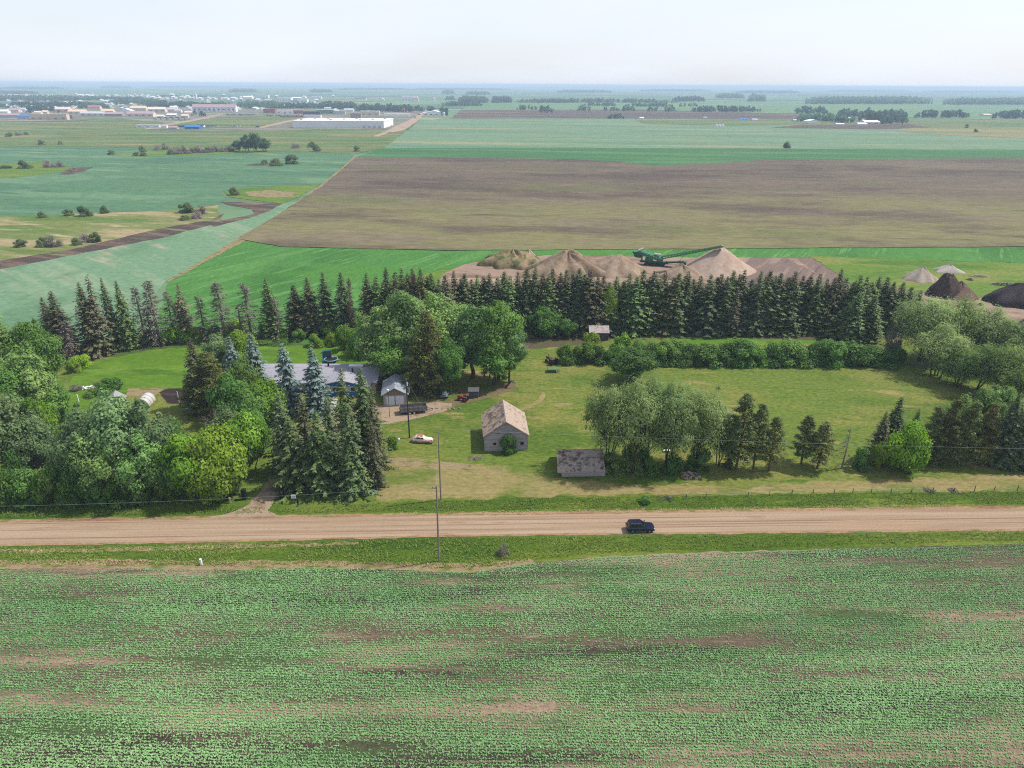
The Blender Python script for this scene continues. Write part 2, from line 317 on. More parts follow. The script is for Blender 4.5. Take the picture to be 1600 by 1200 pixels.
sheet('far_verge', [(-260, 797), (0, 789), (300, 785), (380, 778), (460, 790), (560, 788), (690, 782), (900, 776), (1100, 774), (1350, 770), (1600, 768), (1900, 764)] + ROAD_TOP[::-1], 2, G['verge'], 0.5, 1.5)
sheet('dry_lawn', [(590, 785), (600, 740), (610, 712), (690, 722), (800, 728), (850, 745), (960, 756), (1100, 760), (1300, 752), (1600, 742), (1900, 735), (1900, 763), (1600, 766), (1350, 768), (1100, 772), (900, 774), (690, 779)], 3, G['dry'], 0.9, 1.5)
sheet('driveway', [(322, 810), (366, 799), (390, 787), (406, 769), (422, 746), (438, 722), (468, 684), (505, 650), (560, 634), (600, 634), (640, 630), (684, 628), (706, 630), (704, 640), (684, 646), (655, 653), (610, 662), (545, 668), (500, 690), (465, 730), (442, 752), (437, 770), (426, 788), (418, 798), (436, 806)], 7, G['drive'], 0.3, 1.2)
sheet('front_path', [(521, 619), (529, 619), (523, 640), (513, 640)], 8, ground('concrete_path', (222, 210, 190), [], 0.1), 0.05)
sheet('back_lawn', [(96, 640), (112, 590), (150, 566), (200, 548), (260, 540), (420, 536), (560, 540), (580, 566), (560, 584), (420, 590), (300, 606), (215, 606), (190, 620), (130, 640), (100, 720), (86, 720)], 2, G['lush'], 0.5, 1.5)
sheet('garden_bed', [(248, 612), (262, 607), (318, 606), (330, 628), (290, 632), (262, 630)], 3, G['garden'], 0.2, 1)
sheet('worn_track', [(796, 643), (822, 635), (840, 625), (846, 615), (843, 612), (849, 611), (852, 617), (847, 628), (828, 638), (800, 646)], 4, G['dry'], 0.25, 1)
sheet('worn_track', [(862, 633), (874, 630), (896, 630), (894, 633), (872, 636)], 4, G['dry'], 0.3, 1)
sheet('worn_track', [(598, 722), (620, 716), (700, 722), (790, 735), (700, 732), (620, 728)], 4, G['straw'], 0.8, 1.5)
sheet('straw_bed', [(200, 607), (262, 606), (246, 614), (240, 620), (196, 618)], 3, G['straw'], 0.2, 1)
sheet('shade_soil', [(690, 640), (660, 632), (700, 612), (800, 596), (812, 608), (760, 622)], 3, ground('bare_yard_soil', (140, 122, 92), [((112, 128, 62), 0.2, (1, 1), 0.5, 0.62, 0)], 0.25), 0.5, 1)
sheet('hedge_field', [(1030, 532), (1130, 526), (1290, 520), (1290, 536), (1180, 540), (1030, 542)], 2, G['lush'], 0.4, 1.5)
sheet('windbreak_floor', [(690, 560), (700, 520), (830, 512), (1100, 510), (1400, 514), (1420, 530), (1310, 532), (1100, 527), (960, 528), (940, 536), (820, 546)], 3, ground('needle_litter', (112, 98, 76), [((92, 110, 58), 0.2, (1, 1), 0.5, 0.62, 0)], 0.25), 0.6, 1.5)
sheet('windbreak_floor', [(60, 580), (100, 540), (250, 522), (420, 520), (690, 516), (690, 540), (420, 540), (250, 545), (150, 562)], 3, ground('windbreak_grass', (94, 118, 58), [((120, 104, 80), 0.15, (1, 1), 0.5, 0.64, 0)], 0.25), 0.6, 1.5)  # grass of a darker green with brown patches along the left windbreak

# middle distance ---------------------------------------------------------
sheet('wheat_field', [(240, 530), (262, 440), (330, 400), (372, 374), (440, 386), (700, 392), (1000, 389), (1600, 386), (2200, 384), (2200, 396), (1600, 411), (1320, 402), (1310, 402), (1080, 402), (860, 398), (760, 404), (700, 420), (600, 440), (560, 540)], 2, G['vivid'], 0.6, 4)
sheet('rough_grass', [(600, 452), (612, 412), (640, 403), (760, 403), (800, 398), (700, 430), (690, 470)], 3, G['rough'], 0.8, 3)
sheet('pale_crop', [(-700, 560), (-500, 470), (0, 416), (120, 395), (260, 366), (345, 345), (400, 324), (470, 314), (420, 350), (372, 374), (330, 400), (258, 440), (215, 500), (130, 550)], 2, G['sage'], 0.8, 4)
sheet('field_margin', [(362, 378), (372, 371), (430, 338), (500, 290), (552, 246), (558, 247), (510, 288), (440, 338), (384, 374), (376, 380), (264, 440), (259, 440)], 4, G['straw'], 0.6, 4)
sheet('marsh_grass', [(-900, 420), (-700, 360), (0, 336), (60, 336), (200, 329), (280, 328), (340, 320), (345, 345), (255, 366), (120, 394), (0, 413), (-500, 466)], 2, G['marsh'], 1.0, 5)
sheet('muddy_track', [(-500, 474), (0, 420), (120, 397), (260, 370), (330, 351), (325, 344), (250, 357), (110, 390), (0, 407), (-500, 462)], 4, G['mud'], 0.9, 4)
sheet('mud_patch', [(325, 348), (360, 342), (396, 334), (392, 326), (355, 320), (345, 316), (400, 315), (440, 319), (420, 330), (400, 337), (370, 345), (335, 354)], 4, G['mud'], 0.9, 4)
sheet('mud_patch', [(1150 / 3.556, 350), (330, 343), (350, 333), (345, 340)], 5, G['mud'], 0.4, 4)
sheet('meadow', [(350, 300), (380, 294), (440, 290), (500, 288), (470, 306), (440, 318), (390, 312), (360, 308)], 4, G['rough'], 0.8, 4)
sheet('pale_earth', [(382, 300), (420, 297), (460, 300), (458, 308), (420, 309), (388, 306)], 5, G['straw'], 0.8, 4)
sheet('sea_green_crop', [(-1100, 380), (-800, 240), (0, 229), (170, 230), (330, 236), (480, 238), (556, 240), (505, 288), (380, 292), (345, 300), (352, 312), (335, 321), (278, 328), (60, 337), (0, 338), (-700, 362)], 2, G['sea'], 1.0, 8)
sheet('marsh_island', [(-60, 264), (0, 256), (60, 253), (110, 258), (112, 264), (84, 270), (30, 277), (-60, 282)], 4, G['rough'], 1.0, 6)
sheet('marsh_island', [(168, 242), (240, 236), (330, 230), (420, 226), (480, 230), (470, 236), (400, 239), (300, 242), (220, 245)], 4, G['rough'], 1.0, 6)
sheet('mud_patch', [(92, 272), (112, 262), (146, 261), (130, 268), (105, 273)], 5, G['mud'], 0.6, 5)
sheet('mud_patch', [(380, 258), (404, 255), (440, 256), (404, 259)], 5, G['mud'], 0.5, 5)
sheet('ploughed_field', [(372, 373), (430, 338), (505, 290), (557, 245), (640, 246), (860, 248), (960, 252), (1020, 259), (1100, 256), (1200, 249), (1600, 247), (2500, 243), (3000, 370), (2200, 384), (1600, 385), (1000, 389), (700, 391), (440, 385)], 3, G['plough'], 0.9, 6)
sheet('ploughed_headland', [(372, 373), (430, 338), (505, 290), (557, 245), (640, 246), (610, 252), (560, 270), (500, 320), (440, 366), (640, 378), (1000, 382), (1600, 376), (2200, 372), (2200, 384), (1600, 385), (1000, 389), (700, 391), (440, 385)], 4, G['ploughdark'], 0.9, 6)
sheet('pit_yard', [(684, 452), (692, 428), (730, 410), (790, 403), (860, 398), (1000, 399), (1180, 400), (1235, 398), (1262, 399), (1312, 428), (1330, 450), (1310, 470), (900, 480), (700, 470)], 4, G['pit'], 0.8, 3)
sheet('dirt_strip', [(1175, 401), (1222, 400), (1300, 440), (1310, 460), (1180, 460), (1150, 425)], 5, G['strip'], 0.5, 3)
sheet('dirt_strip', [(1236, 398), (1258, 398), (1312, 428), (1330, 452), (1300, 444)], 6, G['strip'], 0.5, 3)
sheet('rough_pasture', [(1262, 399), (1320, 402), (1600, 411), (2300, 400), (2400, 470), (1600, 470), (1480, 462), (1400, 450), (1340, 452), (1310, 428)], 3, G['rough'], 0.8, 3)
sheet('gravel_yard', [(1345, 448), (1330, 436), (1300, 418), (1310, 414), (1345, 432), (1400, 434), (1460, 436), (1500, 446), (1545, 460), (1600, 462), (2000, 455), (2000, 540), (1500, 540), (1400, 480)], 5, G['pit'], 0.8, 3)

# far fields ----------------------------------------------------------------
sheet('green_headland', [(558, 245), (600, 231), (900, 231), (1600, 234), (2600, 230), (2600, 245), (1600, 247), (1200, 249), (1100, 256), (1020, 259), (960, 252), (860, 248), (640, 246)], 2, G['greenfar'], 1.5, 12)
sheet('pale_field', [(600, 231), (655, 190), (690, 185), (900, 184), (1250, 186), (1600, 188), (2600, 184), (2600, 230), (1600, 234), (900, 231)], 2, G['palefield'], 2.0, 20)
sheet('far_fallow', [(705, 185), (720, 172), (1000, 171), (1250, 178), (1250, 186), (900, 185)], 3, G['brownfar'], 3, 30)
sheet('far_fallow', [(1200, 200), (1250, 195), (1420, 194), (1460, 199), (1380, 202)], 3, G['mud'], 3, 15)
sheet('debris_ground', [(1010, 201), (1010, 195), (1080, 194), (1140, 196), (1130, 200), (1060, 203)], 3, ground('scrap_ground', (176, 140, 124), [((120, 96, 90), 0.05, (1, 2), 0.5, 0.62, 0)], 0.2, 0.3), 2, 12)
sheet('far_crop', [(720, 172), (740, 160), (1100, 158), (1700, 160), (2600, 158), (2600, 184), (1600, 188), (1250, 178), (1000, 171)], 2, G['greenfar2'], 4, 60)
sheet('grass_strip', [(700, 200), (860, 198), (1010, 199), (1180, 203), (1010, 206), (860, 208), (690, 207)], 3, ground('yellow_strip', (160, 162, 104), [((132, 152, 104), 0.008, (0.3, 4), 0.46, 0.6, RN)], 0.14, 0.1, 0.3), 3, 20)
sheet('grass_strip', [(1425, 200), (1520, 199), (1760, 200), (1760, 217), (1600, 216), (1480, 211), (1400, 205)], 4, ground('tan_pasture', (168, 160, 112), [((132, 146, 88), 0.008, (0.3, 4), 0.46, 0.6, RN)], 0.14, 0.1, 0.3), 3, 20)
sheet('grass_strip', [(1140, 227), (1180, 223), (1260, 226), (1400, 229), (1260, 231), (1170, 231)], 5, G['greenfar'], 2, 15)
sheet('grass_strip', [(700, 222), (760, 219), (850, 218), (840, 221), (760, 224)], 5, G['greenfar'], 2, 15)
sheet('grass_strip', [(1240, 186), (1420, 188), (1700, 186), (1700, 199), (1460, 200), (1420, 194), (1250, 195), (1140, 196), (1010, 194), (990, 187)], 3, G['olive'], 3, 20)
sheet('olive_pasture', [(-1500, 240), (-1100, 190), (0, 189), (300, 192), (640, 190), (655, 188), (600, 231), (556, 240), (480, 238), (330, 236), (170, 230), (0, 229)], 2, G['olive'], 2, 15)
sheet('grass_strip', [(300, 207), (420, 204), (600, 203), (625, 196), (612, 205), (520, 213), (340, 216), (200, 212)], 3, G['greenfar'], 2, 15)
sheet('town_lots', [(-1200, 196), (-900, 170), (0, 170), (100, 168), (300, 166), (560, 172), (665, 172), (640, 190), (610, 201), (460, 203), (340, 204), (240, 204), (215, 197), (190, 185), (110, 189), (0, 189)], 4, G['townlot'], 3, 25)
sheet('grass_lot', [(262, 196), (300, 190), (345, 182), (480, 181), (458, 190), (400, 200), (345, 200), (300, 200)], 5, G['olive'], 2, 20)
sheet('grass_lot', [(110, 190), (190, 186), (250, 190), (262, 196), (212, 199), (100, 198)], 5, G['olive'], 2, 20)
sheet('gravel_track', [(250, 195), (300, 187), (345, 178), (352, 178), (304, 189), (262, 196)], 6, G['trackfar'], 0)
sheet('gravel_track', [(404, 199), (445, 189), (472, 184), (476, 185), (450, 191), (410, 200)], 6, G['trackfar'], 0)
sheet('gravel_road', [(600, 206), (640, 187), (662, 174), (668, 169), (672, 169), (665, 178), (650, 191), (632, 203), (615, 207)], 6, G['trackfar'], 0)
sheet('gravel_track', [(582, 213), (600, 206), (608, 207), (592, 213)], 6, G['trackfar'], 0)

# ------------------------------------------------------------------ vegetation prototypes (shared meshes)
def unit(v): return v / np.maximum(np.linalg.norm(v, axis=1, keepdims=True), 1e-9)
def quads(c, nrm, size, aspect, R, along=None, bend=0.0):
    """leaf clumps: rhombic quads at c facing nrm"""
    n = len(c)
    a = along if along is not None else R.normal(size=(n, 3))
    a = unit(a - nrm * np.sum(a * nrm, 1, keepdims=True)); b = np.cross(nrm, a)
    s = np.asarray(size).reshape(-1, 1) * np.ones((n, 1))
    V = np.stack([c - a * s, c + b * s * aspect + a * s * 0.1, c + a * s, c - b * s * aspect + a * s * 0.1], 1)
    if bend: V[:, 2, 2] -= bend * s[:, 0]; V[:, 0, 2] -= bend * s[:, 0]
    return V.reshape(-1, 3)
def limb(mb, a, b, ra, rb, R, sag=0.15, n=5, k=4):
    a, b = np.array(a, float), np.array(b, float); d = np.linalg.norm(b - a)
    pts = [a + (b - a) * t + R.normal(size=3) * d * 0.03 * (0 < t < 1) + np.array([0, 0, -sag * d * t * (1 - t)]) for t in np.linspace(0, 1, k)]
    mb.tube(pts, [ra + (rb - ra) * t for t in np.linspace(0, 1, k)], n)

LEAF_N, LEAF_S = 1.5, 0.82
def broadleaf(seed, H=12, Rad=5, z0=0.22, blobs=34, leaves=230, size=0.30, aspect=0.62, droop=0.0, dome=1.0, gap=0.0, stems=1, up_bias=0.5, bare=0.0, low=1.0, limbk=1.0):
    """trunk with limbs that carry leaf-clump lobes through a domed crown"""
    R = np.random.default_rng(seed); mb = MB()
    zc = H * (z0 + (1 - z0) * 0.5); hz = H * (1 - z0) * 0.5
    C = []
    tries = 0
    while len(C) < blobs and tries < 4000:
        tries += 1
        d = R.normal(size=3); d /= np.linalg.norm(d)
        rr = R.uniform(0.25, 0.86)
        p = np.array([d[0] * Rad * rr, d[1] * Rad * rr, d[2] * hz * rr])
        if dome != 1.0 and p[2] < 0: p[:2] *= dome
        q = p + np.array([0, 0, zc])
        if all(np.linalg.norm((q - o) / (1, 1, 0.8)) > Rad * 0.24 for o in C): C.append(q)
    C = np.array(C)
    st = [np.array([R.normal() * Rad * 0.12 * (stems > 1), R.normal() * Rad * 0.12 * (stems > 1), 0]) for _ in range(stems)]
    hub = []
    for s in st:
        h = s * 2.0 + np.array([R.normal() * 0.2, R.normal() * 0.2, H * (z0 + 0.12)])
        limb(mb, s + np.array([0, 0, -0.3]), h, 0.028 * H / stems ** 0.5, 0.018 * H / stems ** 0.5, R, 0, 7); hub.append(h)
    for c in C:
        h = min(hub, key=lambda q: np.linalg.norm(q - c))
        limb(mb, h - np.array([0, 0, R.uniform(0, 0.12) * H * z0]), c, limbk * 0.011 * H / stems ** 0.4, 0.025 * limbk, R, 0.12, 4)
        if bare:
            for _ in range(4): limb(mb, c, c + unit(R.normal(size=(1, 3)) + np.array([[0, 0, 0.5]]))[0] * Rad * 0.3, 0.03, 0.012, R, 0.05, 3, 3)
    Vs, T = [], []; n0 = len(C)
    ex = []
    for k in range(blobs):
        c = C[R.integers(n0)]; o = c - np.array([0, 0, zc * 0.85]); ex.append(c + o / max(np.linalg.norm(o), .1) * Rad * R.uniform(0.10, 0.30) + R.normal(size=3) * Rad * 0.05)
    for i, c in enumerate(np.concatenate([C, np.array(ex)])):
        rb = Rad * (R.uniform(0.26, 0.42) if i < n0 else R.uniform(0.08, 0.17)); n = int((1.0 if i < n0 else 0.22) * leaves * LEAF_N * R.uniform(0.6, 1.3) * (0.25 if R.random() < gap else 1) * (low if c[2] < zc - 0.1 * hz else 1))
        d = unit(R.normal(size=(n, 3))); r = rb * (R.uniform(0.4, 1.15, (n, 1)) + 0.35 * (R.random((n, 1)) < 0.12) * R.random((n, 1)))
        q = c + d * r * np.array([1, 1, 0.78])
        q[:, 2] -= droop * rb * R.random(n) * (np.abs(d[:, 0]) + np.abs(d[:, 1]))
        out = unit(q - np.array([0, 0, zc]))
        nr = unit(d * 1.15 + out * 0.55 + np.array([0, 0, up_bias]) + R.normal(size=(n, 3)) * 0.42)
        al = None
        if droop: al = np.array([0, 0, -0.6]) + out * 0.8 + R.normal(size=(n, 3)) * 0.6
        Vs.append(quads(q, nr, size * LEAF_S * R.uniform(0.6, 1.35, n), aspect, R, al)); T.append(np.full(n, R.normal(0.5, 0.2)) + R.normal(0, 0.11, n))
    V = np.concatenate(Vs); V[:, 2] = np.maximum(V[:, 2], 0.05)
    return mb.mesh('trunk'), np_mesh('crown', V, 4, np.concatenate(T)), H, Rad * 1.12

def shrub(seed, H=3.5, Rad=2.6, blobs=16, leaves=190, size=0.24, twig=False, aspect=0.6):
    R = np.random.default_rng(seed); mb = MB(); Vs, T = [], []
    for i in range(blobs):
        a = R.uniform(0, 2 * math.pi); rr = Rad * math.sqrt(R.random()) * 0.72; rb = Rad * R.uniform(0.28, 0.46)
        zt = (H - rb * 0.8) * (1 - 0.55 * (rr / Rad) ** 2) * R.uniform(0.22, 1.0)
        c = np.array([math.cos(a) * rr, math.sin(a) * rr, max(zt if i > 5 else 0, rb * 0.35)])
        limb(mb, (c[0] * 0.25, c[1] * 0.25, -0.1), c, 0.05, 0.015, R, 0.0, 4)
        if twig:
            for _ in range(7): limb(mb, c * (0.6, 0.6, 0.6), c + unit(R.normal(size=(1, 3)) + np.array([[0, 0, 0.6]]))[0] * rb * 1.2, 0.025, 0.008, R, 0, 3, 3)
        n = int(leaves * 1.8 * R.uniform(0.7, 1.2)); d = unit(R.normal(size=(n, 3))); q = c + d * rb * R.uniform(0.5, 1.1, (n, 1)) * np.array([1, 1, 0.85])
        Vs.append(quads(q, unit(d * 1.1 + np.array([0, 0, 0.4]) + R.normal(size=(n, 3)) * 0.42), size * 0.7 * R.uniform(0.6, 1.3, n), aspect, R)); T.append(np.full(n, R.normal(0.5, 0.17)) + R.normal(0, 0.16, n))
    V = np.concatenate(Vs); V[:, 2] = np.maximum(V[:, 2], 0.03)
    return mb.mesh('stem'), np_mesh('crown', V, 4, np.concatenate(T)), H, Rad * 1.08

def spruce(seed, H=18, Rad=3.7, levels=46, per=10, z0=0.03, pw=0.84, thin=1.0, spray=0.46, aspect=0.40, jag=0.3):
    R = np.random.default_rng(seed); mb = MB()
    mb.tube([(0, 0, -0.3), (0.05, 0, H * 0.5), (0, 0.05, H * 0.985)], [0.21, 0.12, 0.02], 6)
    C, N, A, S, T = [], [], [], [], []
    lean = R.normal(size=2) * 0.1
    for i in range(levels):
        t = z0 + (1 - z0) * (i / levels) ** 0.95; z = t * H
        Lr = Rad * (1 - t) ** pw * R.uniform(1 - jag, 1 + jag * 0.5) + 0.10
        ph = R.uniform(0, 6.28); n = max(5, int(per * (0.72 + 0.36 * (1 - t))))
        for j in range(n):
            if R.random() > thin: continue
            az = ph + 6.283 * j / n + R.normal() * 0.25; Lb = Lr * R.uniform(0.68, 1.12)
            d = np.array([math.cos(az), math.sin(az), 0]); side = np.array([-d[1], d[0], 0]); dr = R.uniform(0.28, 0.55) * (1.15 - t); tb = R.normal(0.5, 0.16)
            if Lb > 0.8: mb.tube([(d * 0.05) + (0, 0, z), d * Lb * 0.6 + (0, 0, z - dr * Lb * 0.45)], [0.03, 0.012], 3, False)
            k = max(2, int(Lb / 0.42))
            for m in range(k):
                f = (m + 0.75) / k; x = Lb * f
                p = d * x + np.array([0, 0, z - dr * x * (1 - 0.35 * f)]) + R.normal(size=3) * 0.06
                sl = np.array([0, 0, -dr * (1 - 0.7 * f)]); s = spray * R.uniform(0.75, 1.25) * (1.05 - 0.3 * f) * min(1.0, 0.34 + 2.0 * (1 - t))
                for sg in (-1, 1, 0):
                    dir_ = d + side * sg * R.uniform(0.6, 1.1) + sl + np.array([0, 0, -0.18 * abs(sg)])
                    C.append(p + unit(dir_[None])[0] * s * 0.5 * (sg != 0)); A.append(dir_)
                    N.append(np.array([0, 0, 1.0]) + d * 0.7 + R.normal(size=3) * 0.35); S.append(s); T.append(tb + R.normal(0, 0.14) + (0.14 if f > 0.75 else 0))
    C = np.array(C); C[:, 0] += lean[0] * C[:, 2] / H; C[:, 1] += lean[1] * C[:, 2] / H
    V = quads(C, unit(np.array(N)), np.array(S), aspect, R, np.array(A)); V[:, 2] = np.maximum(V[:, 2], 0.05)
    return mb.mesh('trunk'), np_mesh('crown', V, 4, np.array(T)), H, Rad

def dead_spruce(seed, H=17, Rad=2.3, levels=40, per=6, fill=1.0):
    R = np.random.default_rng(seed); mb = MB(); cr = MB()
    mb.tube([(0, 0, -0.3), (0.08, 0.03, H * 0.5), (0, 0, H)], [0.2, 0.12, 0.02], 6)
    C, N, A, S = [], [], [], []
    for i in range(levels):
        t = 0.06 + 0.93 * i / levels; z = t * H
        for j in range(per):
            if R.random() > fill: continue
            az = R.uniform(0, 6.283); Lb = (Rad * (1 - t) ** 0.75 + 0.15) * R.uniform(0.35, 1.1); d = np.array([math.cos(az), math.sin(az), 0]); dr = R.uniform(0.1, 0.55)
            tip = d * Lb + np.array([0, 0, z - dr * Lb]); cr.tube([(0, 0, z), d * Lb * 0.55 + (0, 0, z - dr * Lb * 0.7), tip], [0.035, 0.024, 0.01], 3, False)
            for m in range(6):
                f = R.uniform(0.25, 1); p = d * Lb * f + np.array([0, 0, z - dr * Lb * f]); a = R.normal(size=3) * 0.5 + d + np.array([0, 0, -0.7])
                C.append(p + unit(a[None])[0] * 0.2); A.append(a); N.append(R.normal(size=3)); S.append(R.uniform(0.2, 0.42))
    V = quads(np.array(C), unit(np.array(N)), np.array(S), 0.16, R, np.array(A))
    o = len(cr.v); cr.v += [tuple(v) for v in V]; cr.f += [(o + 4 * i, o + 4 * i + 1, o + 4 * i + 2, o + 4 * i + 3) for i in range(len(V) // 4)]
    return mb.mesh('trunk'), cr.mesh('branches'), H, Rad

def pine(seed, H=15, Rad=2.7, bare=0.16, tufts=190, leaves=40, size=0.22, top=0.55):
    R = np.random.default_rng(seed); mb = MB()
    mb.tube([(0, 0, -0.3), (R.normal() * .15, R.normal() * .15, H * 0.5), (0, 0, H * 0.97)], [0.21, 0.14, 0.03], 7)
    Vs, T = [], []
    for i in range(tufts):
        t = bare + (1 - bare) * (i + R.random()) / tufts; z = t * H; s = (t - bare) / (1 - bare)
        prof = min(1, (0.55 + s * 1.8)) if s < 0.25 else (1 - (s - 0.25) / 0.75) ** 0.75
        rr = Rad * (prof * R.uniform(0.25, 1.0) + 0.06); az = R.uniform(0, 6.283); c = np.array([math.cos(az) * rr, math.sin(az) * rr, z + R.normal() * 0.2])
        limb(mb, (0, 0, z - 0.18 * rr), c, 0.05, 0.015, R, 0.05, 4, 3)
        rb = R.uniform(0.5, 0.85) * (1.05 - 0.35 * s) * Rad / 2.7; n = int(leaves * R.uniform(0.7, 1.3)); d = unit(R.normal(size=(n, 3))); q = c + d * rb * R.uniform(0.3, 1.1, (n, 1)) * np.array([1, 1, 0.6])
        Vs.append(quads(q, unit(d + np.array([0, 0, .5]) + R.normal(size=(n, 3)) * 0.6), size * R.uniform(0.6, 1.3, n), 0.34, R, d + R.normal(size=(n, 3)) * 0.4 + np.array([0, 0, .3]))); T.append(np.full(n, R.normal(0.5, .18)) + R.normal(0, .15, n))
    return mb.mesh('trunk'), np_mesh('crown', np.concatenate(Vs), 4, np.concatenate(T)), H, Rad * 1.1

def bare_tree(seed, H=8, Rad=3.5):
    R = np.random.default_rng(seed); mb = MB(); cr = MB()
    hub = np.array([0, 0, H * 0.35]); limb(mb, (0, 0, -0.3), hub, 0.2, 0.14, R, 0, 6)
    def grow(p, d, Ln, r, dep):
        q = p + d * Ln; limb(cr, p, q, r, r * 0.55, R, -0.1, 4, 3)
        if dep:
            for _ in range(3 if dep > 1 else 4):
                grow(q, unit((d + R.normal(size=3) * 0.55 + np.array([0, 0, 0.12]))[None])[0], Ln * R.uniform(0.55, 0.8), r * 0.55, dep - 1)
    for k in range(5):
        a = 6.283 * k / 5 + R.normal() * 0.3; grow(hub, unit(np.array([[math.cos(a) * 0.8, math.sin(a) * 0.8, R.uniform(0.5, 1.2)]]))[0], H * 0.26, 0.1, 3)
    return mb.mesh('trunk'), cr.mesh('branches'), H, Rad

BARK = simple('bark', (120, 104, 88), 0.95, 0.25, 6, 0.1, bump=0.5)
BARKW = simple('dark_willow_bark', (84, 72, 58), 0.95, 0.25, 6, 0.1)
BARKG = simple('grey_bark', (150, 140, 126), 0.95, 0.2, 6, 0.1)
BARKR = simple('pine_bark', (132, 96, 74), 0.95, 0.25, 6, 0.1)
DEAD = simple('dead_wood', (164, 154, 140), 0.95, 0.2, 3, 0.1)
DEADB = simple('dead_brown_wood', (150, 120, 104), 0.95, 0.2, 3, 0.1)
LM = {
    'poplar': leafmat('poplar_leaf', (76, 110, 56), (154, 184, 106)), 'greygreen': leafmat('grey_green_leaf', (80, 108, 66), (142, 164, 110)),
    'green': leafmat('green_leaf', (64, 100, 40), (120, 154, 72)), 'deep': leafmat('deep_green_leaf', (52, 86, 36), (104, 140, 64)),
    'lime': leafmat('lime_leaf', (84, 118, 28), (138, 166, 58)), 'limey': leafmat('yellow_lime_leaf', (90, 132, 22), (150, 184, 52)),
    'willow': leafmat('willow_leaf', (98, 122, 70), (152, 172, 108)), 'willowdark': leafmat('dark_willow_leaf', (72, 98, 48), (136, 160, 86)),  # second willow colour: leaves of a darker green of their own
    'spruce': leafmat('spruce_needle', (40, 56, 34), (106, 120, 78), 0.15), 'sprucew': leafmat('warm_spruce_needle', (54, 60, 38), (112, 112, 78), 0.15), 'spruceg': leafmat('fresh_spruce_needle', (50, 74, 38), (114, 134, 78), 0.15),
    'brownspruce': leafmat('thin_spruce_needle', (78, 74, 56), (128, 120, 94), 0.1), 'blue': leafmat('blue_spruce_needle', (60, 80, 74), (124, 142, 134), 0.1),
    'pine': leafmat('pine_needle', (70, 84, 44), (136, 146, 86), 0.25), 'olive': leafmat('olive_pine_needle', (64, 70, 32), (120, 122, 64), 0.2),
    'greybush': leafmat('grey_bush_leaf', (100, 98, 84), (150, 146, 132)), 'bush': leafmat('bush_leaf', (76, 96, 56), (132, 148, 96)), 'mauvebush': leafmat('bare_bush_twig', (112, 98, 96), (156, 140, 138), 0.1),
    'far': leafmat('far_tree_leaf', (52, 84, 60), (92, 122, 88)), 'fardark': leafmat('far_dark_leaf', (40, 66, 56), (72, 98, 82)),
}
PR = {
    'spruce': [spruce(11), spruce(12, Rad=3.4, jag=0.4), spruce(13, Rad=4.0, pw=0.74), spruce(14, levels=38, thin=0.92, jag=0.4), spruce(15, Rad=3.6, pw=0.78), spruce(16, thin=0.88, jag=0.42, Rad=3.8)],
    'bluespruce': [spruce(21, H=12, Rad=3.0, levels=26, per=9, spray=0.5, aspect=0.42, pw=0.75), spruce(22, H=12, Rad=2.9, levels=24, per=9, spray=0.52, aspect=0.42, jag=0.32)],
    'thinspruce': [spruce(31, thin=0.55, Rad=2.9, levels=30, jag=0.4, z0=0.25), spruce(32, thin=0.5, Rad=2.8, levels=30, jag=0.4, z0=0.3)],
    'fgspruce': [spruce(41, H=17, Rad=3.9, levels=38, per=9, spray=0.46), spruce(42, H=17, Rad=4.1, levels=38, per=8, spray=0.46, jag=0.4, pw=0.72), spruce(43, H=17, Rad=3.6, levels=36, per=9, spray=0.46, thin=0.85, jag=0.35)],
    'deadspruce': [dead_spruce(51), dead_spruce(52, Rad=2.0, per=5), dead_spruce(53, Rad=1.3, per=3, levels=30)],
    'snag': [dead_spruce(54, H=9, Rad=2.0, per=2, levels=16)],
    'pine': [pine(61, Rad=3.0), pine(62, bare=0.2, tufts=170), pine(63, Rad=2.8)],
    'densepine': [pine(64, bare=0.03, tufts=190, Rad=3.2, leaves=44, H=15), pine(65, bare=0.05, tufts=180, Rad=3.0, leaves=44, H=15)],
    'poplar': [broadleaf(71, 15, 5.2, 0.16, 58, 260, 0.27), broadleaf(72, 15, 4.8, 0.14, 56, 260, 0.27, gap=0.1), broadleaf(73, 16, 5.6, 0.18, 62, 250, 0.27, gap=0.15)],
    'thin': [broadleaf(74, 14, 5.4, 0.16, 42, 190, 0.3, gap=0.25, stems=2, bare=1), broadleaf(75, 13, 5.2, 0.14, 40, 200, 0.3, gap=0.3, stems=3, bare=1)],
    'maple': [broadleaf(76, 8, 4.2, 0.05, 34, 260, 0.3, stems=3), broadleaf(77, 8, 4.4, 0.06, 36, 250, 0.3, stems=2)],
    'willow': [broadleaf(81, 13, 5.8, 0.22, 56, 250, 0.26, 0.36, droop=0.3, dome=0.95, stems=4, up_bias=0.8, gap=0.15, low=0.35, limbk=1.9), broadleaf(82, 13, 6.0, 0.24, 58, 240, 0.26, 0.36, droop=0.3, dome=0.95, stems=5, up_bias=0.8, gap=0.2, low=0.35, limbk=1.9), broadleaf(83, 12, 5.6, 0.2, 56, 250, 0.26, 0.36, droop=0.3, dome=1.0, stems=4, up_bias=0.8, gap=0.12, low=0.4, limbk=1.9)],
    'shrub': [shrub(91), shrub(92, 3.2, 2.8), shrub(93, 4.0, 2.6, 18)], 'twigshrub': [shrub(94, 3.2, 2.6, 15, 90, 0.2, True), shrub(95, 3.4, 2.8, 16, 70, 0.2, True)],
    'bare': [bare_tree(96), bare_tree(97)],
}
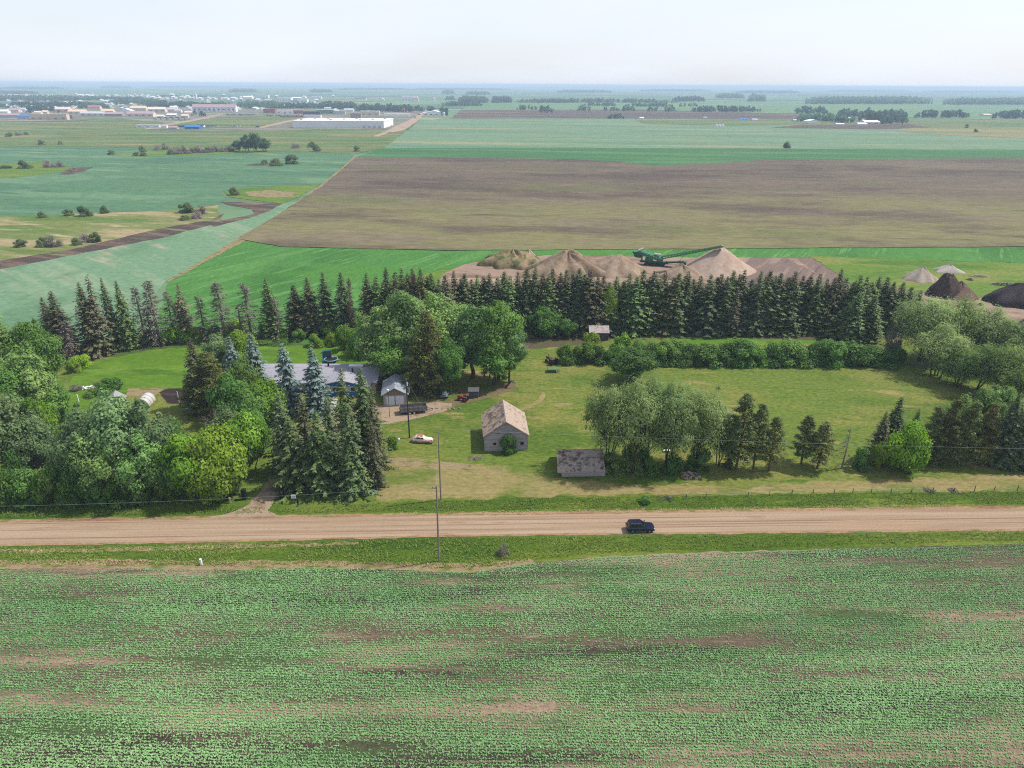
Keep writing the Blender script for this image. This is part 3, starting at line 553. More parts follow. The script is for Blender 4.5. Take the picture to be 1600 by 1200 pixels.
# crown material, trunk material, how far (of the radius) the visible foot lies before the trunk
NO_TONE = {'deadspruce', 'snag', 'bare'}
COUNT = {}
FOOT = {'shrub': 0.75, 'twigshrub': 0.75, 'maple': 0.5, 'spruce': 0.25, 'fgspruce': 0.35, 'bluespruce': 0.35, 'densepine': 0.35, 'poplar': 0.2, 'thin': 0.2, 'willow': 0.15}
PLACED = []
def tree(kind, mat, bx, by, topy, wpx, label, group=None, name=None, cat='tree', h=None, v=None, trunk=None):
    i = COUNT.get(kind, 0); COUNT[kind] = i + 1
    tm, cm, H0, R0 = PR[kind][(i if v is None else v) % len(PR[kind])]
    p = P(bx, by); m = MPP(bx, by); Rw = wpx * m / 2
    p = p + np.array([p[0], p[1], 0]) / np.linalg.norm(p[:2]) * Rw * FOOT.get(kind, 0)
    if h is None:
        q = to_px(p); h = max(HT(q[0], q[1], topy), 0.5)
    rn = {'spruce': 'spruce_tree', 'fgspruce': 'spruce_tree', 'thinspruce': 'spruce_tree', 'bluespruce': 'blue_spruce', 'deadspruce': 'dead_spruce', 'snag': 'dead_tree', 'bare': 'dead_tree', 'pine': 'pine_tree', 'densepine': 'pine_tree',
          'poplar': 'poplar_tree', 'thin': 'broadleaf_tree', 'maple': 'bushy_tree', 'willow': 'willow_tree', 'shrub': 'bush', 'twigshrub': 'bush'}[kind]
    if 'shrub' in kind: h *= 1.12
    r = root(name or rn, label, 'bush' if 'shrub' in kind else cat, (p[0], p[1], 0), random.uniform(0, 6.28), group)
    s = Rw / R0; r.scale = (s, s, h / H0)
    bark = trunk or {'pine': BARKR, 'densepine': BARKR, 'willow': BARKW, 'thin': BARKG, 'deadspruce': DEAD, 'snag': DEAD, 'bare': DEAD}.get(kind, BARK)
    link(tm.name.split('.')[0], tm, r, bark)
    if kind in NO_TONE: link('branches', cm, r, mat if isinstance(mat, bpy.types.Material) else DEAD)
    else: link('crown', cm, r, LM[mat])
    PLACED.append((p[0], p[1], Rw, h))
    return r

# ------------------------------------------------------------------ windbreak of spruces behind the yard
LAND = [(412, 'the left end of the bright wheat field'), (531, 'the middle of the bright wheat field'), (628, 'the rough grass beside the wheat field'), (709, 'the pale left end of the gravel pit'), (800, 'the grassy mound in the pit'), (884, 'the brown gravel heap'),
        (964, 'the rutted gravel heap'), (1022, 'the green screening machine'), (1129, "the tall sand cone's peak"), (1205, 'the ploughed dirt strip'), (1295, 'the grassy edge of the dirt strip'), (1390, 'the white sand heap')]
xs = [(412.6, 434), (456, 444), (479, 433), (504, 426), (531, 423), (571, 426), (602, 419), (628, 416), (645, 418), (656, 421), (674, 424), (694, 427), (709, 424), (726, 428), (744, 425), (763, 428), (787, 421), (808, 425), (822, 420), (836, 417), (849, 426), (865, 419), (884, 419),
      (904, 417), (924, 419), (943, 432), (952, 440), (964, 428), (976, 436), (986, 424), (1005, 423), (1022, 425), (1042, 424), (1061, 424), (1077, 421), (1085, 436), (1098, 431), (1112, 426), (1129, 424), (1146, 424), (1163, 420), (1176, 434), (1189, 422), (1205, 424), (1222, 423), (1233, 434), (1244, 424), (1257, 427),
      (1269, 432), (1280, 424), (1295, 431), (1315, 419), (1327, 432), (1344, 428), (1357, 428), (1377, 430), (1390, 430), (1402, 438), (1416, 443), (1430, 450), (1447, 452)]
nx_ = []
for (xa, ya), (xb, yb) in zip(xs, xs[1:]):
    nx_.append((xa, ya))
    if xa > 556 and xb - xa > 15: nx_.append(((xa + xb) / 2 + 1, (ya + yb) / 2 + 7))
xs = nx_ + [xs[-1]]
for i, (x, y) in enumerate(xs):
    lx, ln = min(LAND, key=lambda q: abs(q[0] - x)); near = [q for q, _ in xs if min(LAND, key=lambda w_: abs(w_[0] - q))[0] == lx]
    ctr = min(near, key=lambda q: abs(q - lx)); j = near.index(x) - near.index(ctr)
    lab = f'tall dark spruce of the windbreak straight below {ln}' if j == 0 else f"windbreak spruce, {'next' if abs(j) == 1 else ORD[abs(j) - 1]} {'right' if j > 0 else 'left'} of the one below {ln}"
    by = (519 if x > 700 else 529) + random.choice([-4, -1, 1, 3])
    mpx = random.choice(['spruce', 'spruce', 'sprucew', 'spruceg']) if x > 700 else random.choice(['spruceg', 'sprucew', 'spruce'])
    tree('spruce', mpx, x + (800 - x) * 0.036, by, y + random.uniform(-3, 3), random.uniform(52, 74) if x > 560 else random.uniform(52, 64), lab, 'spruces of the windbreak')
for x, y, b, lab in [(1328, 457, 534, 'bright bluish spruce standing out before the right end of the windbreak'), (1352, 460, 533, 'spruce between the bluish front spruce and the big pale willow'), (1308, 480, 532, 'short spruce with low skirts at the left foot of the bluish front spruce')]:
    tree('spruce', 'spruceg', x, b, y, 62, lab)
tree('thinspruce', 'brownspruce', 1143, 526, 448, 26, 'half bare grey spruce in the windbreak right of the sand cone')
tree('deadspruce', DEADB, 553, 530, 432, 26, 'slim reddish dead spruce in the windbreak above the poplars')
tree('deadspruce', DEADB, 651, 528, 424, 26, 'reddish brown dead spruce between green ones before the rough grass')
tree('deadspruce', DEAD, 662, 530, 440, 22, 'grey dead spruce half hidden behind the tall poplar crown')
for x, b, y, wd, kd, mt, lab in [
    (89, 552, 463, 54, 'spruce', 'sprucew', 'brownish spruce at the far left end of the windbreak'), (106, 556, 454, 60, 'spruce', 'sprucew', 'brownish spruce second from the far left end of the windbreak'),
    (150, 556, 440, 66, 'spruce', 'sprucew', 'broad brown green spruce at the corner of the back lawn'), (166, 552, 427, 50, 'thinspruce', 'brownspruce', 'tall thin brown spruce rising behind the broad corner spruce'),
    (184, 548, 433, 40, 'spruce', 'spruce', 'spruce with a green top and bare grey lower half near the lawn corner'), (206, 546, 437, 44, 'spruce', 'spruceg', 'green spruce with sparse drooping boughs before the pale crop field'),
    (295, 532, 441, 46, 'thinspruce', 'brownspruce', 'half dead brown topped spruce amid bare grey ones')]:
    tree(kd, mt, x, b, y, wd, lab, h=None)
for x, b, y, wd, v, lab in [(229, 540, 446, 30, 1, 'thin bare grey spruce just right of the living corner spruces'), (250, 538, 436, 44, 0, 'tall grey dead spruce with dense twigs above the lime shrubs'), (240, 538, 480, 24, 2, 'short bare dead spruce between two tall grey ones'),
    (275, 534, 454, 30, 1, 'narrow dead spruce left of the half dead brown one'), (287, 534, 470, 30, 0, 'low dense dead spruce beside the half dead brown one'), (322, 534, 460, 30, 1, 'thin leafless spruce right of the half dead brown one'),
    (352, 532, 438, 46, 0, 'tall pinkish grey dead spruce standing alone in the gap'), (380, 530, 475, 22, 2, 'small bare spruce pole right of the lone pinkish dead spruce'), (394, 532, 440, 38, 1, 'tall grey dead spruce beside the first green spruce of the gap'),
    (437, 530, 462, 26, 2, 'thin grey dead spruce between two green windbreak spruces')]:
    tree('deadspruce', DEAD, x, b, y, wd * 1.35, lab, v=v)
tree('deadspruce', DEAD, 116, 562, 500, 56, 'pale leafless spruce with tangled twigs in front of the brownish spruces', v=0)

# ------------------------------------------------------------------ shrubs and trees behind the lawn
for x, b, y, wd, mt, lab in [
    (204, 545, 524, 46, 'lime', 'low lime green shrub at the corner spruces'), (186, 549, 536, 30, 'deep', 'dark little shrub at the foot of the corner spruces'), (238, 541, 518, 40, 'deep', 'dark green shrub left of the big lime shrubs'),
    (262, 540, 514, 36, 'lime', 'lime green shrub under the tallest grey dead spruce'), (285, 540, 507, 46, 'limey', 'brightest yellow green shrub along the back lawn'), (312, 538, 512, 34, 'lime', 'lime shrub under the half dead brown spruce'),
    (333, 536, 508, 40, 'green', 'green shrub behind the dark pine left of the house'), (372, 532, 500, 52, 'limey', 'wide yellow green shrub below the lone pinkish dead spruce'), (348, 536, 516, 36, 'lime', 'lime shrub left of the wide yellow green one'),
    (416, 532, 508, 36, 'green', 'mid green shrub at the foot of the first green spruce'), (442, 533, 512, 34, 'deep', 'dark green shrub at the windbreak behind the long house'), (468, 536, 516, 26, 'green', 'small upright green shrub behind the blue swing set'),
    (496, 545, 522, 30, 'lime', 'left lime bush of the pair behind the blue trampoline'), (521, 543, 520, 32, 'lime', 'right lime bush of the pair behind the blue trampoline'), (516, 530, 505, 34, 'lime', 'lime bush rising above the pair behind the trampoline'),
    (545, 552, 505, 44, 'lime', 'lime bush at the left edge of the poplar clump'), (564, 564, 515, 50, 'green', 'rounded green bush under the left poplars'), (128, 577, 556, 36, 'limey', 'yellow green shrub at the left side of the back lawn'),
    (118, 584, 562, 26, 'lime', 'smaller lime shrub at the left lawn edge'), (438, 540, 528, 60, 'deep', 'low dark green perennial bed shrub behind the long house'), (410, 540, 530, 44, 'green', 'low green bed shrub behind the blue spruces')]:
    tree('shrub', mt, x, b, y, wd, lab)
tree('maple', 'lime', 382, 582, 519, 54, 'yellow green bushy tree between the two left blue spruces')
tree('thin', 'greygreen', 346, 580, 522, 52, 'pale grey green small tree right of the dark left spruce', v=1)
tree('spruce', 'sprucew', 318, 640, 526, 60, 'dark spruce at the left of the house beside the lawn')
tree('densepine', 'olive', 338, 652, 553, 84, 'broad olive pine in front of the dark spruce left of the house')
tree('densepine', 'pine', 306, 650, 585, 50, 'lower olive pine at the edge of the garden bed')
for x, b, y, wd, lab in [(371, 616, 524, 46, 'smallest blue spruce left of the house'), (406, 622, 517, 54, 'tall blue spruce with brownish cones at the left end of the house roof'), (456, 645, 534, 58, 'blue spruce with an orange brown top in front of the grey roof'), (499, 650, 540, 62, 'pale blue spruce in front of the middle of the grey roof')]:
    tree('bluespruce', 'blue', x, b, y, wd, lab)
for x, b, y, wd, mt, kd, lab in [(388, 640, 562, 58, 'green', 'maple', 'bright green bushy tree in front of the tallest blue spruce'), (366, 668, 588, 60, 'green', 'maple', 'mid green tree beside the olive pine'), (418, 668, 596, 72, 'lime', 'maple', 'lime green maple at the left end of the house'),
    (396, 690, 614, 60, 'green', 'maple', 'green tree between the lime maple and the roadside thicket'), (362, 705, 640, 60, 'greygreen', 'thin', 'grey twiggy tree behind the lime roadside maples')]:
    tree(kd, mt, x, b, y, wd, lab)
tree('bare', DEAD, 350, 690, 640, 50, 'leafless grey tree below the olive pine')
tree('bare', DEAD, 365, 722, 660, 44, 'leafless pale branches behind the lime roadside maples')

# poplar clump around the garage
for x, b, y, wd, mt, lab in [
    (640, 590, 452, 104, 'poplar', 'tallest grey green poplar left of the olive pine'), (604, 592, 474, 90, 'poplar', 'poplar between the tallest one and the lime bush'), (690, 584, 458, 96, 'poplar', 'tall poplar rising behind the olive pine'), (622, 600, 516, 92, 'green', 'darker low poplar hanging over the right end of the house'),
    (738, 594, 472, 92, 'poplar', 'broad poplar above the white shed roof'), (778, 598, 470, 92, 'green', 'rightmost tall poplar of the clump'), (796, 600, 502, 56, 'poplar', 'lower poplar at the right edge of the clump'), (772, 604, 520, 84, 'green', 'front poplar overhanging the small grey shed'),
    (704, 618, 528, 52, 'green', 'bright green poplar sapling right of the olive pine'), (588, 580, 500, 60, 'green', 'green poplar at the left shoulder of the clump')]:
    tree('poplar', mt, x, b, y, wd, lab)
tree('densepine', 'olive', 672, 618, 488, 78, 'olive brown pine in the middle of the poplar clump')
tree('densepine', 'olive', 652, 618, 535, 56, 'shorter olive pine behind the garage')
tree('thin', 'greygreen', 760, 596, 505, 54, 'twiggy greyish tree inside the poplar clump above the small grey shed', v=0)

# ------------------------------------------------------------------ left cluster
for x, b, y, wd, mt, kd, lab in [
    (28, 640, 490, 104, 'poplar', 'poplar', 'big grey green poplar with the highest crown at the left edge'), (78, 636, 502, 86, 'green', 'poplar', 'rounded poplar beside the brownish left spruces'), (-30, 650, 500, 120, 'poplar', 'poplar', 'poplar cut by the left border of the view'),
    (62, 668, 548, 96, 'poplar', 'poplar', 'lower poplar in front of the highest left poplar'), (14, 690, 570, 110, 'green', 'poplar', 'dark poplar at the left border below the highest one'), (94, 650, 590, 44, 'green', 'maple', 'small dark tree at the left lawn corner'),
    (92, 676, 612, 58, 'green', 'maple', 'glossy green bushy tree beside the grassy lane'), (74, 694, 622, 56, 'lime', 'maple', 'yellowish green round tree at the grassy lane'), (16, 752, 610, 110, 'greygreen', 'thin', 'pale grey green tree with bare twigs at the left border'), (64, 748, 650, 84, 'greygreen', 'thin', 'grey green twiggy tree left of the grassy lane'),
    (-40, 760, 620, 110, 'greygreen', 'thin', 'grey green tree beyond the left border'), (86, 742, 680, 50, 'greygreen', 'thin', 'small mauve twigged tree at the lower end of the grassy lane'),
    (150, 772, 640, 96, 'greygreen', 'thin', 'grey green tree right of the grassy lane'), (202, 768, 620, 120, 'greygreen', 'thin', 'largest grey green tree of the roadside thicket'), (252, 766, 628, 88, 'greygreen', 'thin', 'twiggy grey green tree beside the garden bed'), (178, 782, 672, 96, 'poplar', 'thin', 'darker tree in front of the largest grey green tree'),
    (236, 784, 680, 84, 'poplar', 'thin', 'mid green tree above the dark hollow of the thicket'), (282, 745, 655, 60, 'green', 'thin', 'green tree behind the lime roadside maples')]:
    tree(kd, mt, x, b, y, wd, lab)
tree('bare', DEAD, 205, 764, 662, 66, 'white leafless branches showing in the roadside thicket')
tree('bare', DEAD, 60, 740, 668, 60, 'pale dead branches left of the grassy lane')
for x, b, y, wd, mt, kd, lab in [
    (308, 786, 682, 92, 'lime', 'maple', 'bright lime maple at the roadside left of the driveway'), (352, 784, 668, 88, 'lime', 'maple', 'tall lime green maple behind the roadside lime maple'), (280, 786, 706, 62, 'green', 'maple', 'green maple left of the bright lime roadside maple'), (340, 790, 712, 74, 'lime', 'maple', 'low lime maple closest to the driveway mouth'),
    (388, 748, 650, 84, 'lime', 'maple', 'lime green tree overhanging the left side of the driveway'), (400, 722, 640, 62, 'green', 'maple', 'green tree at the top of the driveway gap'), (368, 778, 700, 52, 'green', 'maple', 'dark green tree beside the left gate post')]:
    tree(kd, mt, x, b, y, wd, lab)
ux = [(-30, 795, 730, 60, 'deep'), (16, 795, 728, 58, 'deep'), (52, 794, 736, 56, 'green'), (88, 793, 726, 60, 'green'), (124, 794, 732, 60, 'deep'), (160, 795, 736, 58, 'deep'), (196, 794, 744, 58, 'deep'), (228, 793, 742, 54, 'deep'), (258, 792, 740, 52, 'green'), (112, 776, 716, 56, 'green'), (36, 775, 706, 60, 'deep')]
ul = ['bush beyond the left border along the road', 'dark roadside bush at the left border', 'green roadside bush second from the left border', 'yellowish roadside bush below the grassy lane', 'dark roadside bush right of the grassy lane', 'dark roadside bush under the grey green trees', 'dark roadside bush under the largest thicket tree',
      'dark roadside bush at the hollow in the thicket', 'roadside bush left of the bright lime maple', 'taller bush closing the lower end of the grassy lane', 'taller bush behind the roadside at the left border']
for (x, b, y, wd, mt), lab in zip(ux, ul): tree('shrub', mt, x, b, y, wd, lab)
tree('shrub', 'green', 44, 800, 783, 30, 'small bright bush hanging over the left roadside grass')
tree('shrub', 'deep', 172, 618, 594, 48, 'dark green shrub beside the small grey playhouse roof')
tree('shrub', 'green', 148, 622, 606, 34, 'mid green shrub left of the dark shrub at the garden')
tree('twigshrub', 'greybush', 120, 612, 600, 22, 'grey twiggy bush on the lawn edge by the white boards')
tree('twigshrub', 'greybush', 154, 606, 596, 16, 'small grey twig bush on the lawn behind the dark shrub')

# foreground spruces right of the driveway
for x, b, y, wd, mt, lab in [
    (452, 742, 614, 76, 'spruce', 'tall dark spruce nearest the driveway'), (486, 748, 616, 76, 'sprucew', 'tall thin spruce with the gravel showing through'), (547, 730, 573, 70, 'spruceg', 'tall spruce whose tip rises before the blue gable'), (576, 724, 570, 78, 'spruceg', 'tallest spruce beside the garage'), (590, 735, 604, 54, 'sprucew', 'narrow greyish spruce at the right edge of the driveway clump'),
    (466, 771, 650, 84, 'spruceg', 'low spreading spruce at the road by the white sign'), (508, 772, 640, 84, 'spruceg', 'front spruce between the white sign and the small spire'), (556, 772, 628, 84, 'spruce', 'front spruce at the right of the driveway clump'), (554, 776, 692, 60, 'spruceg', 'short bright spruce with a pointed spire at the road'),
    (588, 764, 650, 44, 'sprucew', 'thin spruce with bare side facing the open yard'), (524, 752, 612, 64, 'spruce', 'dark blue tinged spruce in the middle of the driveway clump')]:
    tree('fgspruce', mt, x, b, y, wd, lab)
tree('shrub', 'lime', 614, 704, 682, 22, 'small lime shrub beside the yard pole')

# ------------------------------------------------------------------ right half of the yard
for x, b, y, wd, lab in [(944, 728, 594, 88, 'willow closest to the collapsed shed'), (985, 738, 596, 104, 'big pale willow in the middle of the willow clump'), (1036, 738, 600, 100, 'willow with forked dark limbs right of the middle one'), (1088, 730, 602, 96, 'pale willow at the right of the clump'), (1008, 720, 585, 90, 'willow crown rising behind the middle one'), (1122, 728, 640, 66, 'low leaning willow branch crown beside the pines')]:
    tree('willow', 'willow', x, b, y, wd, lab)
for x, b, y, wd, mt, lab in [(1010, 746, 700, 44, 'deep', 'dark bush under the middle willow'), (1050, 745, 706, 40, 'deep', 'dark bush behind the firewood pile'), (1090, 742, 702, 50, 'deep', 'dark glossy bush right of the firewood pile'), (960, 744, 712, 48, 'willowdark', 'grey green bush at the right end of the collapsed shed'), (985, 742, 690, 50, 'willowdark', 'willow scrub at the foot of the big pale willow')]:
    tree('shrub', mt, x, b, y, wd, lab)
tree('poplar', 'deep', 986, 600, 543, 78, 'dark round tree behind the willows before the hedge')
for x, b, y, wd, v, lab in [(1157, 734, 617, 46, 0, 'tallest pine of the roadside group'), (1184, 734, 632, 36, 1, 'second pine of the roadside group'), (1209, 735, 652, 36, 0, 'third pine of the roadside group with a leaning trunk'), (1261, 725, 650, 38, 1, 'left pine of the separate pair on dry grass'), (1286, 732, 660, 38, 2, 'right pine of the separate pair on dry grass')]:
    tree('pine', 'pine', x - (x - 800) * 0.02, b, y, wd * 1.3, lab, v=v)
tree('spruce', 'spruce', 1138, 731, 672, 26, 'small dark spruce at the left of the roadside pines')
tree('snag', DEAD, 1315, 732, 666, 32, 'leaning bare dead tree on the dry roadside grass')
for x, b, y, wd, mt, kd, lab in [(1385, 716, 620, 58, 'spruce', 'spruce', 'dark spiky spruce behind the lime maple'), (1366, 722, 642, 46, 'sprucew', 'spruce', 'shorter dark spruce left of the spiky one'), (1418, 712, 638, 38, 'spruceg', 'spruce', 'small spruce between the lime maple and the dark pines'),
    (1405, 744, 660, 68, 'limey', 'maple', 'bright lime maple on the dry grass before the dark pines'), (1367, 738, 692, 30, 'lime', 'maple', 'small lime sapling left of the bright lime maple'), (1341, 738, 702, 30, 'deep', 'shrub', 'dark round bush left of the lime maple')]:
    tree(kd, mt, x, b, y, wd, lab)
for x, b, y, wd, mt, kd, lab in [(1444, 726, 636, 50, 'pine', 'densepine', 'first dark pine right of the lime maple'), (1468, 728, 626, 50, 'olive', 'densepine', 'olive tinted pine second right of the lime maple'), (1497, 728, 628, 54, 'pine', 'densepine', 'grey green pine third right of the lime maple'), (1526, 729, 632, 50, 'olive', 'densepine', 'pine with a mauve side before the dark right spruces'),
    (1557, 730, 614, 56, 'spruce', 'spruce', 'dark spruce second from the right border at the road'), (1590, 731, 604, 60, 'spruce', 'spruce', 'dark spruce at the right border above the road'), (1630, 732, 606, 60, 'spruce', 'spruce', 'dark spruce beyond the right border'), (1572, 732, 660, 50, 'spruceg', 'fgspruce', 'lower green spruce in front of the two right dark spruces'),
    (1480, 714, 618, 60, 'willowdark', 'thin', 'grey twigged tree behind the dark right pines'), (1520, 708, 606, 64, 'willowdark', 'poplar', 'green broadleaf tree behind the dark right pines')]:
    tree(kd, mt, x, b, y, wd, lab)
for x, b, y, wd, mt, lab in [(1432, 566, 458, 112, 'willow', 'big pale willow at the right end of the windbreak'), (1484, 560, 462, 100, 'willow', 'pale willow before the dark soil heap'), (1530, 572, 484, 104, 'willow', 'willow third from the windbreak end'), (1576, 582, 498, 104, 'willow', 'willow at the right border behind the field'), (1462, 590, 510, 92, 'willow', 'lower willow in front of the big pale one'),
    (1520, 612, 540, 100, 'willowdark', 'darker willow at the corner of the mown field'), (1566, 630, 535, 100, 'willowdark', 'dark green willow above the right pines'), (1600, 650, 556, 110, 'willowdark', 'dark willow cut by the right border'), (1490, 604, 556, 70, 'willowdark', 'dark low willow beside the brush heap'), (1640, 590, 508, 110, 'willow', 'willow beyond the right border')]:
    tree('willow', mt, x, b, y, wd, lab)
tree('twigshrub', 'greybush', 1388, 560, 505, 34, 'grey twiggy bush under the right windbreak spruces')
tree('shrub', 'deep', 1392, 572, 542, 40, 'dark bush closing the right end of the hedge')
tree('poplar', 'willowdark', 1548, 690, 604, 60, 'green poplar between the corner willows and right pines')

# hedge --------------------------------------------------------------------
hx = [(1018, 534), (1036, 536), (1056, 533), (1076, 536), (1096, 538), (1116, 537), (1138, 533), (1160, 532), (1182, 536), (1204, 534), (1226, 533), (1248, 536), (1270, 533), (1292, 532), (1314, 534), (1336, 538), (1358, 542), (1378, 545)]
for i, (x, y) in enumerate(hx):
    n = len(hx); j = min(i, n - 1 - i)
    lab = f"hedge bush {'at' if j == 0 else ORD[j] + ' from'} the {'left' if i < n / 2 else 'right'} end of the long dark hedge"
    tree('shrub', 'green' if i % 3 else 'deep', x, 574 + (i % 2), y + 1, random.uniform(54, 66), lab, 'bushes of the long hedge')
for x, b, y, wd, mt, lab in [(884, 572, 538, 42, 'green', 'bush at the left end of the hedge beside the old tractor'), (912, 572, 538, 44, 'green', 'rounded green bush below the rusty shed'), (942, 572, 540, 46, 'deep', 'dark green bush right of the rounded hedge bush'), (968, 570, 538, 44, 'green', 'bush behind the dark round tree'),
    (922, 560, 522, 40, 'lime', 'lime bush hiding the left side of the rusty roofed shed'), (968, 556, 522, 40, 'lime', 'lime bush right of the rusty roofed shed'), (996, 570, 532, 46, 'deep', 'dark hedge bush above the dark round tree')]:
    tree('shrub', mt, x, b, y, wd, lab)
tree('maple', 'green', 852, 530, 476, 58, 'bright green bushy tree before the windbreak left of the rusty shed')
tree('maple', 'green', 885, 530, 498, 34, 'drooping green bush beside the bright bushy tree at the windbreak')
tree('maple', 'lime', 950, 522, 448, 26, 'lime creeper tree growing among the windbreak spruces')
tree('maple', 'green', 1129, 522, 474, 22, 'single bright green sapling among the windbreak spruces')
tree('shrub', 'deep', 794, 712, 680, 30, 'dark green bush against the front of the old barn')
tree('twigshrub', 'greybush', 788, 873, 849, 27, 'grey green bush in the ditch beside the crop field')
tree('shrub', 'green', 1006, 790, 775, 26, 'low bright green bush in the ditch above the black car')

# shrubs out in the left fields --------------------------------------------
FB = [(66, 341, 330, 17, 'bush'), (107, 338, 327, 18, 'bush'), (135, 339, 321, 25, 'bush'), (164, 334, 321, 18, 'bush'), (292, 334, 318, 28, 'bush'), (315, 336, 320, 22, 'mauvebush'), (290, 345, 337, 24, 'bush'), (310, 343, 332, 24, 'mauvebush'), (366, 306, 292, 20, 'bush'), (34, 387, 375, 22, 'bush'), (68, 387, 371, 24, 'bush'), (86, 387, 367, 30, 'greybush'),
      (120, 384, 371, 20, 'bush'), (133, 380, 364, 24, 'mauvebush'), (150, 380, 364, 20, 'bush'), (413, 257, 249, 12, 'bush'), (432, 260, 247, 28, 'bush'), (457, 257, 242, 26, 'bush'), (41, 264, 250, 24, 'bush'), (78, 262, 250, 22, 'mauvebush'), (92, 262, 251, 18, 'mauvebush'), (116, 268, 261, 18, 'mauvebush'), (8, 264, 258, 26, 'bush'), (175, 242, 235, 14, 'bush'),
      (212, 244, 237, 12, 'bush'), (223, 238, 227, 14, 'bush'), (224, 244, 238, 14, 'bush'), (245, 235, 226, 14, 'mauvebush'), (259, 234, 223, 14, 'mauvebush'), (462, 232, 223, 20, 'mauvebush'), (486, 231, 221, 14, 'bush'), (495, 237, 225, 16, 'bush'), (558, 237, 228, 12, 'bush'), (14, 214, 207, 12, 'bush'), (28, 212, 205, 16, 'greybush'), (41, 211, 206, 9, 'bush'), (66, 227, 219, 14, 'bush'), (95, 226, 220, 10, 'bush'),
      (1229, 232, 221, 14, 'bush'), (1510, 200, 194, 6, 'bush'), (1525, 207, 201, 9, 'bush')]
FL = ['bush at the left of the four along the marsh rim', 'second bush of the four along the marsh rim', 'largest bush of the four along the marsh rim', 'rightmost bush of the four along the marsh rim', 'dark bush at the bend of the muddy track', 'mauve twiggy bush right of the dark one at the muddy bend', 'low bush below the dark one at the muddy bend', 'low mauve bush below the muddy bend pair',
      'lone dark bush beside the pale earth patch', 'small bush alone at the left along the muddy track', 'dark bush left of the large grey bush by the muddy track', 'large grey bush by the muddy track', 'green bush between the grey bushes by the muddy track', 'mauve bush with white stones by the muddy track', 'dark bush at the right of the row by the muddy track',
      'smallest bush of the three in the middle of the sea green field', 'wide bush of the three in the middle of the sea green field', 'tallest bush of the three in the middle of the sea green field', 'round dark bush in the left field island', 'mauve bush in the left field island', 'mauve bush right of the other in the left field island', 'flat mauve bush by the small mud patch in the sea green field', 'bush at the left border in the field island',
      'single small bush left of the bushy strip', 'lowest bush at the left end of the bushy strip', 'upright bush at the left end of the bushy strip', 'bush under the upright one at the bushy strip', 'mauve bush right of the upright one at the bushy strip', 'taller mauve bush at the start of the grey thicket', 'mauve bush right of the tree clump in the bushy strip', 'bush near the right end of the bushy strip',
      'dark bush closing the right end of the bushy strip', 'lone bush near the ploughed field corner', 'small bush in the olive pasture at the far left', 'grey bush in the olive pasture at the far left', 'tiny bush right of the grey one in the olive pasture', 'bush in the lower olive pasture', 'tiny bush right of another in the lower olive pasture',
      'lone spreading tree on the green headland', 'tiny bush in the far right pasture', 'low bush right of the tiny one in the far right pasture']
for (x, b, y, wd, mt), lab in zip(FB, FL):
    tree('shrub' if mt == 'bush' else 'twigshrub', mt, x, b, y, wd, lab)
for i in range(16):
    x = 268 + i * 6.2; tree('twigshrub', 'mauvebush' if i % 3 else 'bush', x, 242 - i * 0.35, 231 - (i % 4) * 1.5, 15, 'mauve twiggy bush in the dense thicket of the bushy strip', 'bushes of the grey thicket')
for x, b, y, wd, lab in [(372, 237, 219, 22, 'tree left in the clump at the bushy strip'), (388, 238, 211, 26, 'tallest tree of the clump at the bushy strip'), (400, 238, 207, 22, 'pointed tree of the clump at the bushy strip'), (414, 237, 216, 24, 'tree right in the clump at the bushy strip')]:
    tree('thin', 'far', x, b, y, wd, lab)

# ------------------------------------------------------------------ materials of built things
KB = 0.62
def boards(name, col, dark, per=0.25, axis='z', dirt=None, var=0.18):
    """weathered boards: thin dark joints every PER metres along one axis"""
    t = NT(name); o = t.obj(); sp = t.n('SeparateXYZ'); t.put(sp.inputs[0], o); z = sp.outputs[{'x': 0, 'y': 1, 'z': 2}[axis]]
    fr = t.math('FRACT', t.math('DIVIDE', z, per)); j = t.step(fr, 0.06, 0.14)
    idn = t.n('TexWhiteNoise'); idn.noise_dimensions = '1D'; t.put(idn.inputs['W'], t.math('FLOOR', t.math('DIVIDE', z, per)))
    g = t.noise(t.mapping(o, (0.6, 0.6, 0.6) if axis != 'z' else (0.5, 0.5, 4)), 1.6, 6, 0.7)
    c = t.val(lin(col, KB), t.math('ADD', t.step(idn.outputs['Value'], 0, 1, 1 - var, 1 + var * 0.6), t.step(g, 0.3, 0.7, -var, var))).outputs[0]
    if dirt: c = t.mix(t.step(t.noise(o, 1.1, 6, 0.75), 0.46, 0.62), c, lin(dirt, KB))
    c = t.mix(j, lin(dark, KB), c)
    return t.done(t.principled(c, 0.92, 0.12, t.bump(g, 0.4, 0.03)))
GREYB = boards('weathered_boards', (182, 174, 176), (116, 108, 110), 0.22)
GREYW = boards('grey_wall_boards', (190, 184, 184), (120, 116, 116), 0.3, 'x')
def shingles(name, col, blotch, patch, lo=0.5):
    t = NT(name); o = t.obj(); sp = t.n('SeparateXYZ'); t.put(sp.inputs[0], o)
    g = t.noise(o, 2.6, 6, 0.75); c = t.val(lin(col, KB), t.step(g, 0.25, 0.75, 0.75, 1.2)).outputs[0]
    c = t.mix(t.step(t.noise(o, 0.9, 7, 0.75), lo, lo + 0.12), c, lin(blotch, KB)); c = t.mix(t.step(t.noise(o, 3.4, 4, 0.7), 0.6, 0.7), c, lin(patch, KB))
    fr = t.math('FRACT', t.math('MULTIPLY', sp.outputs[2], 4.5)); c = t.val(c, t.step(fr, 0.0, 0.25, 0.78, 1.0)).outputs[0]
    return t.done(t.principled(c, 0.95, 0.1, t.bump(g, 0.6, 0.05)))
SH_BARN = shingles('cedar_shingles', (188, 168, 152), (138, 118, 104), (204, 186, 172), 0.52)
